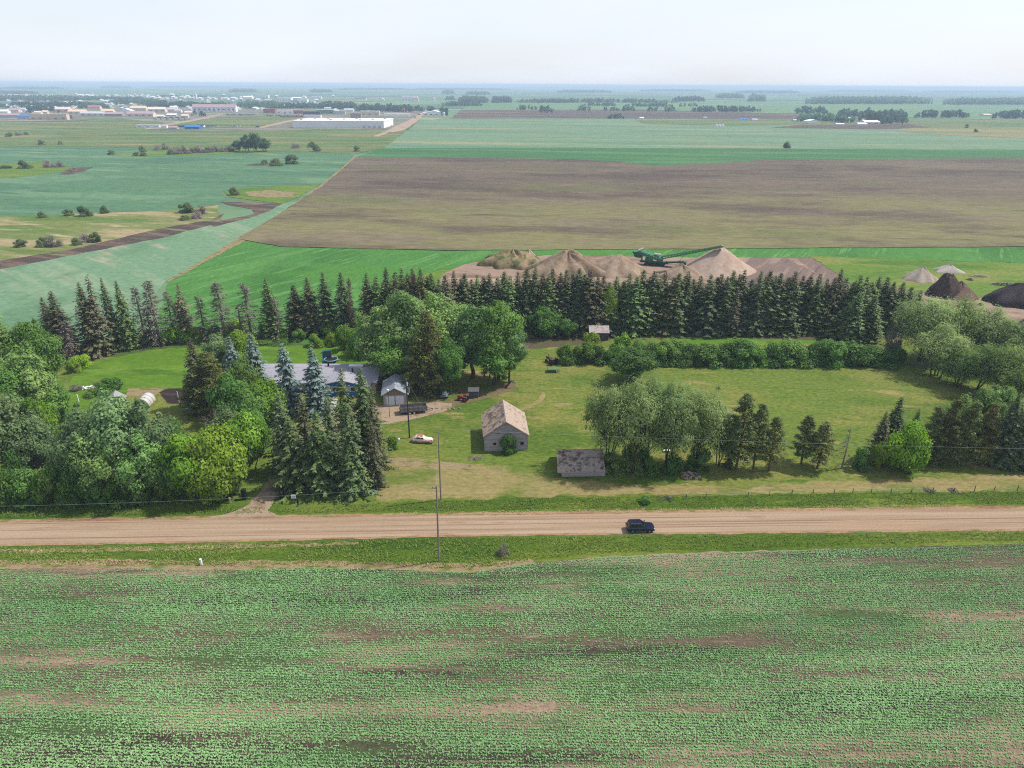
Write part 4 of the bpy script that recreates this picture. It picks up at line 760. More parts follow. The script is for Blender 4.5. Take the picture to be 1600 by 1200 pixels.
SH_BARN2 = shingles('blotched_cedar_shingles', (178, 160, 144), (108, 92, 80), (198, 182, 168), 0.46)  # left barn slope: darker, more heavily blotched copy of the cedar shingles
SH_SHED = shingles('rotten_shingles', (178, 162, 152), (98, 84, 74), (210, 196, 186), 0.46)
ROOFG = shingles('grey_asphalt_shingles', (172, 170, 180), (150, 148, 160), (182, 180, 188), 0.56)
ROOFG2 = shingles('worn_grey_roof', (160, 166, 176), (116, 126, 130), (186, 190, 196), 0.5)
RUSTY = shingles('rusty_tin', (206, 194, 190), (176, 150, 140), (216, 208, 204), 0.5)
WHITE = simple('white_paint', (236, 236, 238), 0.6, 0.06, k=0.8); CREAM = simple('cream_siding', (222, 206, 186), 0.8, 0.08, k=0.65); BLUE = simple('blue_paint', (42, 110, 190), 0.6, 0.1, k=0.8)
DARKW = simple('dark_opening', (34, 32, 36), 0.6, 0.1); GLASS = simple('window_glass', (58, 66, 78), 0.15, 0.1, spec=0.6); REDB = simple('dark_red_boards', (108, 74, 72), 0.9, 0.2)
BLACK = simple('black_plastic', (34, 34, 40), 0.6, 0.1); RUBBER = simple('tyre_rubber', (36, 36, 38), 0.9, 0.1); METAL = simple('galvanised_metal', (180, 184, 188), 0.4, 0.08, metal=0.6)
POLEW = simple('pole_wood', (172, 156, 148), 0.9, 0.15, 8, stretch=(1, 1, .15)); POLED = simple('creosote_pole', (92, 80, 72), 0.9, 0.15, 8, stretch=(1, 1, .15)); WIRE = simple('wire', (196, 204, 196), 0.5, 0.02)
RED = simple('red_paint', (196, 62, 52), 0.6, 0.15); GREENM = simple('machine_green', (22, 122, 78), 0.5, 0.15, 1.5, k=0.62); GREEND = simple('machine_dark_green', (16, 88, 60), 0.55, 0.15, k=0.62); PINK = simple('faded_pink_paint', (240, 214, 210), 0.65, 0.1, 1.2, dirt=(214, 160, 146), k=0.7); RUST = simple('rust', (206, 132, 108), 0.9, 0.2, 2)
GREYT = boards('grey_trailer_boards', (158, 150, 146), (96, 90, 88), 0.3); TEAL = simple('grey_teal_paint', (132, 152, 150), 0.5, 0.1); BLUEM = simple('blue_plastic', (60, 146, 190), 0.5, 0.1); STONE = simple('field_stone', (180, 166, 156), 0.9, 0.25); LOGS = simple('log_end', (196, 172, 156), 0.9, 0.25); SCRAP = simple('scrap_wood', (172, 136, 124), 0.9, 0.25)
GREYD = simple('dark_grey_boards', (118, 116, 124), 0.9, 0.15); CONC = simple('concrete', (200, 192, 184), 0.9, 0.1); TARP = simple('white_tarp', (240, 236, 230), 0.5, 0.06, k=0.45)

def gable_house(r, x0, x1, y0, y1, ze, zr, wall, roof, axis='y', over=0.35, th=0.14, roof2=None, parts=True, zfoot=-0.1):
    """walls with gables and two roof slopes; the ridge runs along AXIS"""
    wb = MB(); xm, ym = (x0 + x1) / 2, (y0 + y1) / 2
    if axis == 'y': wb.prism_y([(x0, zfoot), (x1, zfoot), (x1, ze), (xm, zr), (x0, ze)], y0, y1)
    else: wb.prism_x([(y0, zfoot), (y1, zfoot), (y1, ze), (ym, zr), (y0, ze)], x0, x1)
    w_ = wb.build('wall', wall, r)
    res = []
    for s in (0, 1):
        b = MB(); g = 0.02
        if axis == 'y':
            sl = (zr - ze) / (xm - x0); e = x0 - over if s == 0 else x1 + over
            q = [(e, y0 - over, ze - sl * over + g), (e, y1 + over, ze - sl * over + g), (xm, y1 + over, zr + g), (xm, y0 - over, zr + g)]
        else:
            sl = (zr - ze) / (ym - y0); e = y0 - over if s == 0 else y1 + over
            q = [(x0 - over, e, ze - sl * over + g), (x1 + over, e, ze - sl * over + g), (x1 + over, ym, zr + g), (x0 - over, ym, zr + g)]
        n = (Vector(q[1]) - Vector(q[0])).cross(Vector(q[3]) - Vector(q[0]))
        if n.z < 0: q = q[::-1]
        b.slab(q, th); res.append(b.build('roof', (roof2 if s and roof2 else roof), r))
    return w_, res

def opening(r, name, x, y, z, w_, h, m, frame=None, axis='y', t=0.05):
    """a framed opening on a wall that faces -Y"""
    o = MB().box(x - w_ / 2, x + w_ / 2, y - t, y + 0.05, z - h / 2, z + h / 2).build(name, m, r)
    if frame:
        f = MB(); k = 0.09
        f.box(x - w_ / 2 - k, x + w_ / 2 + k, y - t - 0.02, y + 0.05, z + h / 2, z + h / 2 + k); f.box(x - w_ / 2 - k, x + w_ / 2 + k, y - t - 0.02, y + 0.05, z - h / 2 - k, z - h / 2)
        f.box(x - w_ / 2 - k, x - w_ / 2, y - t - 0.02, y + 0.05, z - h / 2, z + h / 2); f.box(x + w_ / 2, x + w_ / 2 + k, y - t - 0.02, y + 0.05, z - h / 2, z + h / 2)
        f.build('frame', frame, o)
    return o

# old barn --------------------------------------------------------------------
a, b = P(757.6, 704.6), P(824.2, 704.2); L_ = float(np.linalg.norm((b - a)[:2]))
r = root('old_barn', 'weathered grey board barn with steep wooden shingle roof standing alone in the yard', 'barn', ((a + b) / 2), math.radians(4.5))
h2 = L_ / 2
gable_house(r, -h2, h2, 0.0, 10.2, 3.7, 6.75, GREYB, SH_BARN2, 'y', 0.3, 0.12, SH_BARN)
opening(r, 'window', -2.4, 0, 1.75, 0.62, 0.62, DARKW, GREYB); opening(r, 'window', 3.3, 0, 1.7, 0.72, 0.72, DARKW, GREYB)
MB().box(-0.3, 0.3, -0.05, 0.02, 5.3, 6.2).build('loft_board', simple('pale_blue_board', (170, 184, 196), 0.8), r)
MB().box(-2.0, -1.2, -0.03, 0.02, 4.12, 4.22).build('gap', DARKW, r)
rb = MB(); rb.prism_y([(-0.16, 6.82), (0.16, 6.82), (0, 6.96)], -0.28, 10.48); rb.build('ridge_board', simple('ridge_wood', (205, 192, 186), 0.9), r)
bb = MB()
for s in (-1, 1): bb.slab([(s * (h2 + 0.3), -0.32, 3.38), (s * (h2 + 0.3), -0.32, 3.54), (0, -0.32, 6.84), (0, -0.32, 6.68)], 0.04)
bb.build('barge_board', simple('barge_wood', (176, 158, 152), 0.9), r)
for s in (-1, 1): MB().box(s * h2 - 0.08, s * h2 + 0.08, -0.045, 0.1, 0, 3.6).build('corner_board', GREYB, r)

# collapsed low shed ------------------------------------------------------------
a, b = P(878, 745), P(945, 744); L_ = float(np.linalg.norm((b - a)[:2]))
r = root('old_shed', 'low sagging shed with rotten mossy shingle roof beside the willows', 'shed', (a + b) / 2, math.atan2((b - a)[1], (b - a)[0]))
h2 = L_ / 2
wb = MB(); wb.prism_x([(0, -0.1), (7.6, -0.1), (7.6, 1.5), (4.6, 3.3), (0, 1.6)], -h2, h2); wb.build('wall', boards('shed_boards', (196, 188, 190), (120, 112, 112), 0.2), r)
# front slope as a sagging grid
nx, ny = 26, 10; R_ = np.random.default_rng(5); vs = []
for iz in (0, 1):
    for i in range(nx + 1):
        for j in range(ny + 1):
            u, v_ = i / nx, j / ny; sag = -0.22 * math.sin(math.pi * u) * math.sin(math.pi * v_) + R_.normal() * 0.02 * (iz == 0)
            vs.append((-h2 - 0.85 + u * (2 * h2 + 0.85) + 0.2 * v_ - (0.4 - 0.4 * v_) * 0.5, -0.75 + v_ * 5.35, 1.42 + v_ * 2.02 + sag + (0.0 if iz else 0.14)))
fs = []; Q = (nx + 1) * (ny + 1); idx = lambda k, i, j: k * Q + i * (ny + 1) + j
for i in range(nx):
    for j in range(ny): fs += [(idx(0, i, j), idx(0, i + 1, j), idx(0, i + 1, j + 1), idx(0, i, j + 1)), (idx(1, i, j), idx(1, i, j + 1), idx(1, i + 1, j + 1), idx(1, i + 1, j))]
for i in range(nx): fs += [(idx(0, i, 0), idx(1, i, 0), idx(1, i + 1, 0), idx(0, i + 1, 0)), (idx(0, i, ny), idx(0, i + 1, ny), idx(1, i + 1, ny), idx(1, i, ny))]
for j in range(ny): fs += [(idx(0, 0, j), idx(0, 0, j + 1), idx(1, 0, j + 1), idx(1, 0, j)), (idx(0, nx, j), idx(1, nx, j), idx(1, nx, j + 1), idx(0, nx, j + 1))]
MB().add(vs, fs).build('roof', SH_SHED, r)
MB().slab([(-h2 - 0.6, 4.62, 3.38), (h2 + 0.2, 4.62, 3.38), (h2 + 0.2, 8.0, 1.5), (-h2 - 0.6, 8.0, 1.5)][::1], 0.12).build('roof', SH_SHED, r)
MB().box(-h2 - 1.0, h2 + 0.05, -0.82, -0.77, 1.36, 1.54).build('fascia', simple('fascia_wood', (206, 194, 190), 0.9), r)

# garage --------------------------------------------------------------------------
a, b = P(600, 633), P(636, 634); L_ = float(np.linalg.norm((b - a)[:2])); h2 = L_ / 2
r = root('garage', 'small grey garage with white double doors and gable roof behind the trailer', 'garage', (a + b) / 2, math.radians(7))
gable_house(r, -h2, h2, 0, 8.2, 2.9, 4.5, GREYW, ROOFG2, 'y', 0.4, 0.12)
MB().prism_y([(-h2 + 0.25, 2.75), (h2 - 0.25, 2.75), (0, 4.25)], -0.05, 0.02).build('gable_panel', simple('brown_gable', (176, 150, 132), 0.9), r)
for s in (-1, 1):
    d = MB().box(s * 1.06 - 0.98, s * 1.06 + 0.98, -0.07, 0.02, 0.05, 2.45).build('door', simple('white_door', (226, 230, 236), 0.6, k=0.7), r)
    MB().box(s * 0.2 - 0.03, s * 0.2 + 0.03, -0.13, -0.07, 1.1, 1.3).build('handle', BLACK, d)
MB().box(-0.07, 0.07, -0.09, 0.02, 0.0, 2.5).build('door_post', GREYD, r)

# long house ------------------------------------------------------------------------
r = root('ranch_house', 'long single storey house with grey roof, blue gable and cream walls behind the blue spruces', 'house', (-49, 154.2, 0), math.radians(0.8))
gable_house(r, -19.5, 15.2, 0, 11.4, 2.6, 4.0, CREAM, ROOFG, 'x', 0.6, 0.16)
wx, ww, wy = 7.6, 6.3, -2.2          # front wing
wb = MB(); wb.prism_y([(wx - ww, -0.1), (wx + ww, -0.1), (wx + ww, 2.6), (wx, 4.15), (wx - ww, 2.6)], wy, 0.5); wing = wb.build('wing_wall', CREAM, r)
for s in (-1, 1):
    sl = 1.55 / ww; e = wx + s * (ww + 0.5)
    q = [(e, wy - 0.6, 2.6 - sl * 0.5 + 0.03), (e, 5.5, 2.6 - sl * 0.5 + 0.03), (wx, 5.5, 4.18), (wx, wy - 0.6, 4.18)]
    if s > 0: q = q[::-1]
    n = (Vector(q[1]) - Vector(q[0])).cross(Vector(q[3]) - Vector(q[0]))
    if n.z < 0: q = q[::-1]
    MB().slab(q, 0.15).build('roof', ROOFG, r)
MB().prism_y([(wx - ww + 0.3, 2.45), (wx + ww - 0.3, 2.45), (wx, 3.98)], wy - 0.06, wy + 0.02).build('gable_panel', BLUE, r)
MB().box(wx - ww, wx + ww, wy - 0.04, wy + 0.02, 0.0, 0.9).build('wall_skirt', BLUE, r)
MB().box(-19.5, wx - ww - 0.05, -0.04, 0.03, 0.0, 0.9).build('wall_skirt', BLUE, r)
d = opening(r, 'door', wx - 4.9, wy, 1.25, 0.95, 2.1, simple('dark_red_door', (82, 50, 52), 0.6), WHITE)
MB().box(wx - 4.6, wx - 4.54, wy - 0.12, wy - 0.05, 1.1, 1.25).build('handle', METAL, d)
for x in (-15, -10.4, -5.6, -1.2): opening(r, 'window', x, 0, 1.65, 1.5, 1.1, GLASS, WHITE)
for x in (wx - 1.6, wx + 2.8): opening(r, 'window', x, wy, 1.6, 1.7, 1.1, GLASS, WHITE)
fb = MB(); fb.box(-20.1, 1.0, -0.62, -0.56, 2.3, 2.5); fb.build('gutter', WHITE, r)
bb = MB()
for s in (-1, 1): bb.slab([(wx + s * (ww + 0.5), wy - 0.62, 2.44), (wx + s * (ww + 0.5), wy - 0.62, 2.62), (wx, wy - 0.62, 4.33), (wx, wy - 0.62, 4.15)], 0.05)
bb.build('barge_board', WHITE, r)
st = MB(); st.box(wx - 6.0, wx - 3.8, wy - 1.6, wy, 0, 0.2); st.box(wx - 5.8, wx - 4.0, wy - 1.1, wy, 0.2, 0.4); st.build('front_step', CONC, r)
MB().box(7.6, 11.2, 6.2, 7.4, 3.9, 4.4).build('skylight', WHITE, r)
for x, y in ((2.2, 7.2), (9.2, 3.2)): MB().tube([(x, y, 3.2), (x, y, 4.95)], 0.22, 8).build('chimney_pipe', BLACK, r)

# rusty roofed shed, hidden white-roofed shed, little grey shed, playhouse, greenhouse -----
def small_shed(name, px0, px1, py, ze, zr, dep, label, wall, roof, axis='x', door=True, rz=0.0, cat='shed'):
    a, b = P(px0, py), P(px1, py); h2 = float(np.linalg.norm((b - a)[:2])) / 2
    r = root(name, label, cat, (a + b) / 2, rz); gable_house(r, -h2, h2, 0, dep, ze, zr, wall, roof, axis, 0.25, 0.08)
    if door:
        d = opening(r, 'door', h2 * 0.35, 0, 0.95, 0.8, 1.8, GREYD); MB().box(h2 * 0.35 + 0.25, h2 * 0.35 + 0.3, -0.1, -0.05, 0.9, 1.05).build('handle', METAL, d)
    return r
small_shed('wooden_shed', 921, 950, 532, 2.6, 4.1, 3.2, 'little dark red shed with rusty white roof in front of the windbreak', REDB, RUSTY)
small_shed('metal_shed', 706, 746, 566, 2.8, 4.4, 7.0, 'white roofed shed showing through the poplar leaves', GREYB, WHITE)
small_shed('garden_shed', 733, 747, 622, 1.9, 2.4, 1.8, 'tiny dark grey shed under the front poplar', GREYD, GREYD)
r = small_shed('playhouse', 170, 194, 640, 2.0, 3.5, 3.0, 'small playhouse with steep grey roof behind the grey green trees', GREYW, ROOFG, 'y', rz=0.35)
opening(r, 'window', -0.9, 0, 1.2, 0.5, 0.5, GLASS, WHITE)
a = P(222, 636); r = root('greenhouse', 'white plastic greenhouse half hidden by trees beside the garden bed', 'greenhouse', a, 0.1)
arc = [(1.6 * math.cos(t_), 1.9 * math.sin(t_)) for t_ in np.linspace(0, math.pi, 11)]
MB().prism_y(arc, 0, 4.2).build('cover', TARP, r, smooth=False)
hb = MB()
for y in (-0.03, 1.4, 2.8, 4.23): hb.tube([(1.63 * math.cos(t_), y, 1.93 * math.sin(t_)) for t_ in np.linspace(0, math.pi, 11)], 0.04, 5)
hb.build('hoop', METAL, r); MB().box(-0.45, 0.45, -0.06, 0.0, 0, 1.6).build('door', GREYW, r)

# poles and wires ------------------------------------------------------------------------
def pole(px, py, top, m, label, rr=0.15, lean=(0, 0), parts=True):
    p = P(px, py); h = HT(px, py, top); r = root('utility_pole', label, 'pole', (p[0], p[1], 0))
    MB().tube([(0, 0, -0.3), (lean[0], lean[1], h)], [rr, rr * 0.7], 8).build('shaft', m, r)
    b = MB(); b.tube([(lean[0], lean[1], h), (lean[0], lean[1], h + 0.22)], 0.06, 6); b.build('insulator', METAL, r)
    return r, h, Vector((p[0] + lean[0], p[1] + lean[1], h + 0.2))
r1, h1, t1 = pole(686, 877, 760, POLEW, 'grey utility pole in the ditch on the field side of the road', 0.16, (0.12, 0))
MB().box(-0.55, 0.25, -0.06, 0.06, h1 - 0.35, h1 - 0.22).build('crossarm', POLEW, r1); MB().tube([(-0.45, 0, h1 - 0.2), (-0.45, 0, h1 + 0.02)], 0.06, 6).build('insulator', METAL, r1)
r2, h2_, t2 = pole(689, 781, 672, POLEW, 'grey utility pole at the lawn edge behind the roadside pole', 0.15)
r3, h3, t3 = pole(640, 684, 593, POLED, 'dark utility pole with transformer beside the wooden trailer', 0.17)
MB().cyl((0.42, -0.1, h3 - 2.9), (0.42, -0.1, h3 - 1.9), 0.28, 10).build('transformer', METAL, r3)
MB().box(-0.08, 0.5, -0.16, -0.04, h3 - 1.9, h3 - 1.8).build('crossarm', POLED, r3)
MB().box(0.1, 0.3, -0.2, 0.0, h3 - 1.4, h3 - 0.7).build('cutout', WHITE, r3)
a = P(652, 655)
p = P(609, 652); r = root('yard_lamp', 'slim dark yard lamp post with white globe in front of the garage', 'lamp post', (p[0], p[1], 0)); hh = HT(609, 652, 611)
MB().tube([(0, 0, -0.1), (0, 0, hh)], [0.07, 0.05], 6).build('post', POLED, r); MB().cyl((0, 0, hh), (0, 0, hh + 0.35), 0.22, 10).build('lamp_shade', WHITE, r)
def wire(a, b, sag, label, rr=0.01, n=18, name='power_line', cat='wire'):
    a, b = Vector(a), Vector(b); pts = [a.lerp(b, t_) - Vector((0, 0, 4 * sag * t_ * (1 - t_))) for t_ in np.linspace(0, 1, n)]
    o = MB().tube(pts, rr, 4).build(name, WIRE); return tag(o, label, cat)
wire(t1 + Vector((-0.5, 0, -0.2)), Vector(tuple(P(-60, 792, 11.0))) , 0.6, 'pale power line running from the roadside pole toward the left border', 0.011)
wire(t1, t2, 0.3, 'short power line crossing the road between the two grey poles')
wire(t2, t3, 0.5, 'power line from the lawn edge pole to the dark transformer pole')
wire(t2, Vector(tuple(P(1750, 704, 11.5))), 0.5, 'pale power line passing before the barn toward the right border', 0.011)
wire(Vector((t3.x, t3.y, t3.z - 0.8)), Vector(tuple(P(664, 646, 0.0))), 0.0, 'outer guy wire of the dark transformer pole', 0.02, 4, 'guy_wire')
wire(Vector((t3.x, t3.y, t3.z - 2.2)), Vector(tuple(P(656, 640, 0.0))), 0.0, 'inner guy wire of the dark transformer pole', 0.02, 4, 'guy_wire')
wire(Vector((t3.x, t3.y, t3.z - 0.4)), Vector((-33.5, 156, 3.9)), 0.4, 'service wire from the transformer pole to the house')

# wheel helper ---------------------------------------------------------------------------
def wheel(parent, x, y, rad, wd, rim=METAL, hub=True):
    ty = MB(); n = 20; prof = [(rad * 0.62, -wd / 2), (rad * 0.94, -wd / 2), (rad, -wd * 0.3), (rad, wd * 0.3), (rad * 0.94, wd / 2), (rad * 0.62, wd / 2)]
    vs = [(x + pr * math.cos(2 * math.pi * i / n), y + o, rad + pr * math.sin(2 * math.pi * i / n)) for i in range(n) for pr, o in prof]; k = len(prof)
    ty.add(vs, [(i * k + j, ((i + 1) % n) * k + j, ((i + 1) % n) * k + (j + 1) % k, i * k + (j + 1) % k) for i in range(n) for j in range(k)])
    t_ = ty.build('wheel', RUBBER, parent, smooth=False)
    rm = MB(); rm.cyl((x, y - wd * 0.42, rad), (x, y + wd * 0.42, rad), rad * 0.6, 14); rm.build('rim', rim, t_)
    return t_

# black sport utility car ------------------------------------------------------------------
a, b = P(979.5, 834), P(1022.5, 833.2); Ls = float(np.linalg.norm((b - a)[:2]))
NAVY = simple('navy_car_paint', (36, 40, 70), 0.18, 0.04, spec=0.7); CGL = simple('car_glass', (20, 24, 36), 0.06, 0.03, spec=0.8); CHROME = simple('chrome_trim', (200, 204, 210), 0.2, 0.03, metal=0.8)
c_ = (a + b) / 2
r = root('sport_utility_car', 'black sport utility car driving on the gravel road', 'car', (c_[0], c_[1] + 0.95, 0.036), math.atan2((b - a)[1], (b - a)[0]))
Lh = Ls / 2
def loft(secs):
    m = MB(); n = len(secs[0]); vs = [p for s in secs for p in s]; fs = [(i * n + j, i * n + (j + 1) % n, (i + 1) * n + (j + 1) % n, (i + 1) * n + j) for i in range(len(secs) - 1) for j in range(n)]
    return m.add(vs, fs + [tuple(range(n - 1, -1, -1)), tuple(range((len(secs) - 1) * n, len(secs) * n))])
def sec(x, w_, zb, zt, rd=0.12): return [(x, -w_, zb), (x, -w_ - 0.02, (zb + zt) / 2), (x, -w_ + 0.03, zt - rd), (x, -w_ + rd, zt), (x, w_ - rd, zt), (x, w_ - 0.03, zt - rd), (x, w_ + 0.02, (zb + zt) / 2), (x, w_, zb)]
body = loft([sec(-Lh, 0.80, 0.45, 0.98), sec(-Lh + 0.12, 0.92, 0.34, 1.08), sec(-Lh * 0.6, 0.96, 0.30, 1.10), sec(0, 0.96, 0.30, 1.08), sec(Lh * 0.42, 0.96, 0.30, 1.06), sec(Lh * 0.62, 0.94, 0.32, 1.04), sec(Lh - 0.18, 0.88, 0.36, 0.96), sec(Lh, 0.74, 0.44, 0.84)])
body.build('body', NAVY, r, smooth=False)
cs = lambda x, w_, z: [(x, -w_, z), (x, w_, z)]
cab = MB(); lo = [(-Lh + 0.16, 0.88), (Lh * 0.36, 0.90)]; hi = [(-Lh + 0.42, 0.72), (Lh * 0.02, 0.74)]
zl, zh = 1.07, 1.74
vs = [(lo[0][0], -lo[0][1], zl), (lo[1][0], -lo[1][1], zl), (lo[1][0], lo[1][1], zl), (lo[0][0], lo[0][1], zl), (hi[0][0], -hi[0][1], zh), (hi[1][0], -hi[1][1], zh), (hi[1][0], hi[1][1], zh), (hi[0][0], hi[0][1], zh)]
cab.add(vs, [(0, 3, 2, 1), (4, 5, 6, 7), (0, 1, 5, 4), (1, 2, 6, 5), (2, 3, 7, 6), (3, 0, 4, 7)]); cab.build('cabin', NAVY, r, bevel=0.07)
def lerp3(p, q, t_): return tuple(p[i] + (q[i] - p[i]) * t_ for i in range(3))
def pane(ia, ib, ic, id_, u0, u1, v0, v1, off, nm):
    A, B, Cc, D = (vs[i] for i in (ia, ib, ic, id_)); f = lambda u, v_: Vector(lerp3(lerp3(A, B, u), lerp3(D, Cc, u), v_))
    MB().slab([f(u0, v0) + Vector(off), f(u1, v0) + Vector(off), f(u1, v1) + Vector(off), f(u0, v1) + Vector(off)], 0.012).build(nm, CGL, r)
pane(0, 1, 5, 4, 0.05, 0.34, 0.14, 0.86, (0, -0.012, 0.004), 'window'); pane(0, 1, 5, 4, 0.37, 0.62, 0.14, 0.86, (0, -0.012, 0.004), 'window'); pane(0, 1, 5, 4, 0.65, 0.92, 0.14, 0.86, (0, -0.012, 0.004), 'window')
pane(2, 3, 7, 6, 0.08, 0.35, 0.14, 0.86, (0, 0.012, 0.004), 'window'); pane(2, 3, 7, 6, 0.38, 0.92, 0.14, 0.86, (0, 0.012, 0.004), 'window')
pane(1, 2, 6, 5, 0.07, 0.93, 0.08, 0.9, (0.012, 0, 0.006), 'windscreen'); pane(3, 0, 4, 7, 0.1, 0.9, 0.25, 0.88, (-0.012, 0, 0.006), 'rear_window')
for s in (-1, 1):
    MB().tube([(-Lh + 0.55, s * 0.66, 1.78), (Lh * 0.0 - 0.1, s * 0.68, 1.78)], 0.03, 5).build('roof_rail', CHROME, r)
    MB().box(Lh * 0.34, Lh * 0.34 + 0.2, s * 1.04 - 0.09, s * 1.04 + 0.09, 1.05, 1.22).build('mirror', NAVY, r, 0.03)
    MB().box(Lh - 0.26, Lh - 0.02, s * 0.66 - 0.16, s * 0.66 + 0.16, 0.72, 0.86).build('headlight', WHITE, r, 0.03)
    MB().box(-Lh - 0.03, -Lh + 0.16, s * 0.74 - 0.1, s * 0.74 + 0.1, 0.78, 1.02).build('tail_light', simple('tail_lens', (140, 24, 28), 0.3), r, 0.02)
    MB().box(-0.9, 0.9, s * 0.985 - 0.015, s * 0.985 + 0.015, 0.34, 0.42).build('side_trim', CHROME, r)
    for x in (-Lh * 0.62, Lh * 0.62):
        MB().cyl((x, s * 0.975, 0.40), (x, s * 0.80, 0.40), 0.42, 18).build('wheel_arch', BLACK, r)
        wheel(r, x, s * 0.90, 0.37, 0.24)
for x in (-0.35, 0.62): MB().box(x, x + 0.2, -1.0, -0.96, 0.92, 0.96).build('door_handle', CHROME, r)
MB().box(Lh - 0.04, Lh + 0.03, -0.42, 0.42, 0.56, 0.78).build('grille', BLACK, r, 0.02); MB().box(Lh - 0.05, Lh + 0.06, -0.8, 0.8, 0.36, 0.5).build('bumper', BLACK, r, 0.03)

# old wooden trailer --------------------------------------------------------------------------
a, b = P(624, 649.5), P(666, 645.5); L_ = float(np.linalg.norm((b - a)[:2])); h2 = L_ / 2
r = root('farm_trailer', 'old grey board stock trailer with open top parked before the garage', 'trailer', (a + b) / 2 + np.array([0, 1.1, 0]), math.atan2((b - a)[1], (b - a)[0]))
MB().box(-h2, h2, -1.1, 1.1, 0.62, 0.78).build('bed', GREYD, r)
for n_, x0, x1, y0, y1 in (('side_board', -h2, h2, -1.12, -1.05), ('side_board', -h2, h2, 1.05, 1.12), ('end_board', h2 - 0.06, h2 + 0.01, -1.05, 1.05), ('end_board', -h2 - 0.01, -h2 + 0.06, -1.05, 1.05)): MB().box(x0, x1, y0, y1, 0.78, 1.85).build(n_, GREYT, r)
pb = MB()
for x in np.linspace(-h2, h2, 7):
    for y in (-1.15, 1.15): pb.box(x - 0.05, x + 0.05, y - 0.035, y + 0.035, 0.5, 1.95)
pb.build('stake', GREYD, r)
for x in (-0.9, 0.1):
    for y in (-1.1, 1.1): wheel(r, x, y, 0.36, 0.22, WHITE)
MB().tube([(-h2, 0, 0.7), (-h2 - 0.2, 0, 0.6)], 0.06).build('tail_bar', BLACK, r)
hb = MB(); hb.tube([(h2, -0.6, 0.62), (h2 + 1.5, 0, 0.5)], 0.05); hb.tube([(h2, 0.6, 0.62), (h2 + 1.5, 0, 0.5)], 0.05); hb.tube([(h2 + 1.4, 0, 0.5), (h2 + 1.4, 0, 0.0)], 0.05); hb.build('drawbar', BLACK, r)

# old round car wrecks ------------------------------------------------------------------------------
def old_car(px, py, wpx, label, m, m2, rz):
    p = P(px, py); L_ = wpx * MPP(px, py); k = L_ / 4.2
    r = root('old_car', label, 'car', (p[0], p[1] + 0.9, 0), rz); s_ = lambda x, w_, zb, zt: sec(x * k, w_, zb, zt, 0.2)
    loft([s_(-2.1, 0.5, 0.5, 0.8), s_(-1.7, 0.72, 0.35, 1.05), s_(-0.8, 0.78, 0.3, 1.1), s_(0.6, 0.74, 0.3, 1.1), s_(1.4, 0.56, 0.35, 1.08), s_(2.0, 0.42, 0.42, 0.95)]).build('body', m, r, smooth=True)
    loft([s_(-1.75, 0.42, 0.95, 1.1), s_(-1.3, 0.6, 0.98, 1.5), s_(-0.6, 0.64, 1.0, 1.62), s_(0.1, 0.62, 1.0, 1.55), s_(0.6, 0.6, 1.0, 1.12)]).build('cabin', m, r, smooth=True)
    for y in (-1, 1):
        MB().box(-1.1 * k, -0.35 * k, y * 0.655 - 0.02, y * 0.655 + 0.02, 1.12, 1.42).build('window', CGL, r); MB().box(-0.25 * k, 0.3 * k, y * 0.65 - 0.02, y * 0.65 + 0.02, 1.12, 1.4).build('window', CGL, r)
        for x in (-1.25, 1.35):
            f = MB(); f.prism_y([((x + 0.5 * math.cos(t_)) * k, 0.32 + 0.48 * math.sin(t_)) for t_ in np.linspace(0, math.pi, 9)], y * 0.62 - 0.16, y * 0.62 + 0.2 * y + 0.16); f.build('fender', m, r, 0.05); wheel(r, x * k, y * 0.72, 0.33, 0.18)
        MB().tube([(1.7 * k, y * 0.55, 0.85), (1.92 * k, y * 0.55, 0.85)], 0.12, 10).build('headlight', CHROME, r)
    MB().box(-2.0 * k, -1.0 * k, -0.5, 0.5, 1.1, 1.16).build('trunk_lid', m2, r, 0.03); MB().box(-1.0 * k, 0.1 * k, -0.45, 0.45, 1.58, 1.66).build('roof_panel', m2, r, 0.03)
    MB().box(2.0 * k, 2.12 * k, -0.8, 0.8, 0.4, 0.5).build('bumper', CHROME, r)
    return r
old_car(660, 694, 34, 'pale pink rounded old car wreck with rusty roof resting on the lawn', PINK, RUST, -0.12)
old_car(694, 622, 20, 'small grey teal old car parked in the shade under the poplars', TEAL, TEAL, 1.7)

# red garden tractor under the trees, old tractor at the hedge -------------------------------------------
def tractor(px, py, s, label, m, seat, rz):
    p = P(px, py); r = root('tractor', label, 'tractor', (p[0], p[1], 0), rz); r.scale = (s, s, s)
    MB().box(0.1, 1.5, -0.32, 0.32, 0.75, 1.25).build('hood', m, r, 0.08); MB().box(-0.9, 0.4, -0.25, 0.25, 0.5, 0.8).build('chassis', BLACK, r)
    st_ = MB().box(-0.8, -0.35, -0.25, 0.25, 0.95, 1.05).build('seat', seat, r, 0.03); MB().box(-0.85, -0.75, -0.25, 0.25, 1.05, 1.4).build('backrest', seat, st_, 0.03)
    for y in (-1, 1):
        wheel(r, -0.65, y * 0.62, 0.62, 0.36, m); wheel(r, 1.15, y * 0.5, 0.36, 0.22, m); MB().box(-1.15, -0.15, y * 0.62 - 0.2, y * 0.62 + 0.2, 1.24, 1.30).build('fender', m, r, 0.02)
    MB().tube([(0.0, 0, 0.9), (-0.2, 0, 1.35)], 0.03).build('steering_column', BLACK, r); MB().tube([(1.0, 0.1, 1.2), (1.0, 0.1, 1.9)], 0.04).build('exhaust', BLACK, r)
    return r
tractor(724, 626, 1.0, 'small red tractor beside the tiny grey shed', RED, BLACK, 2.8)
tractor(862, 568, 1.35, 'old dark tractor with faded red hood at the end of the hedge', simple('faded_red', (122, 88, 84), 0.7, 0.2), GREYD, 2.2)
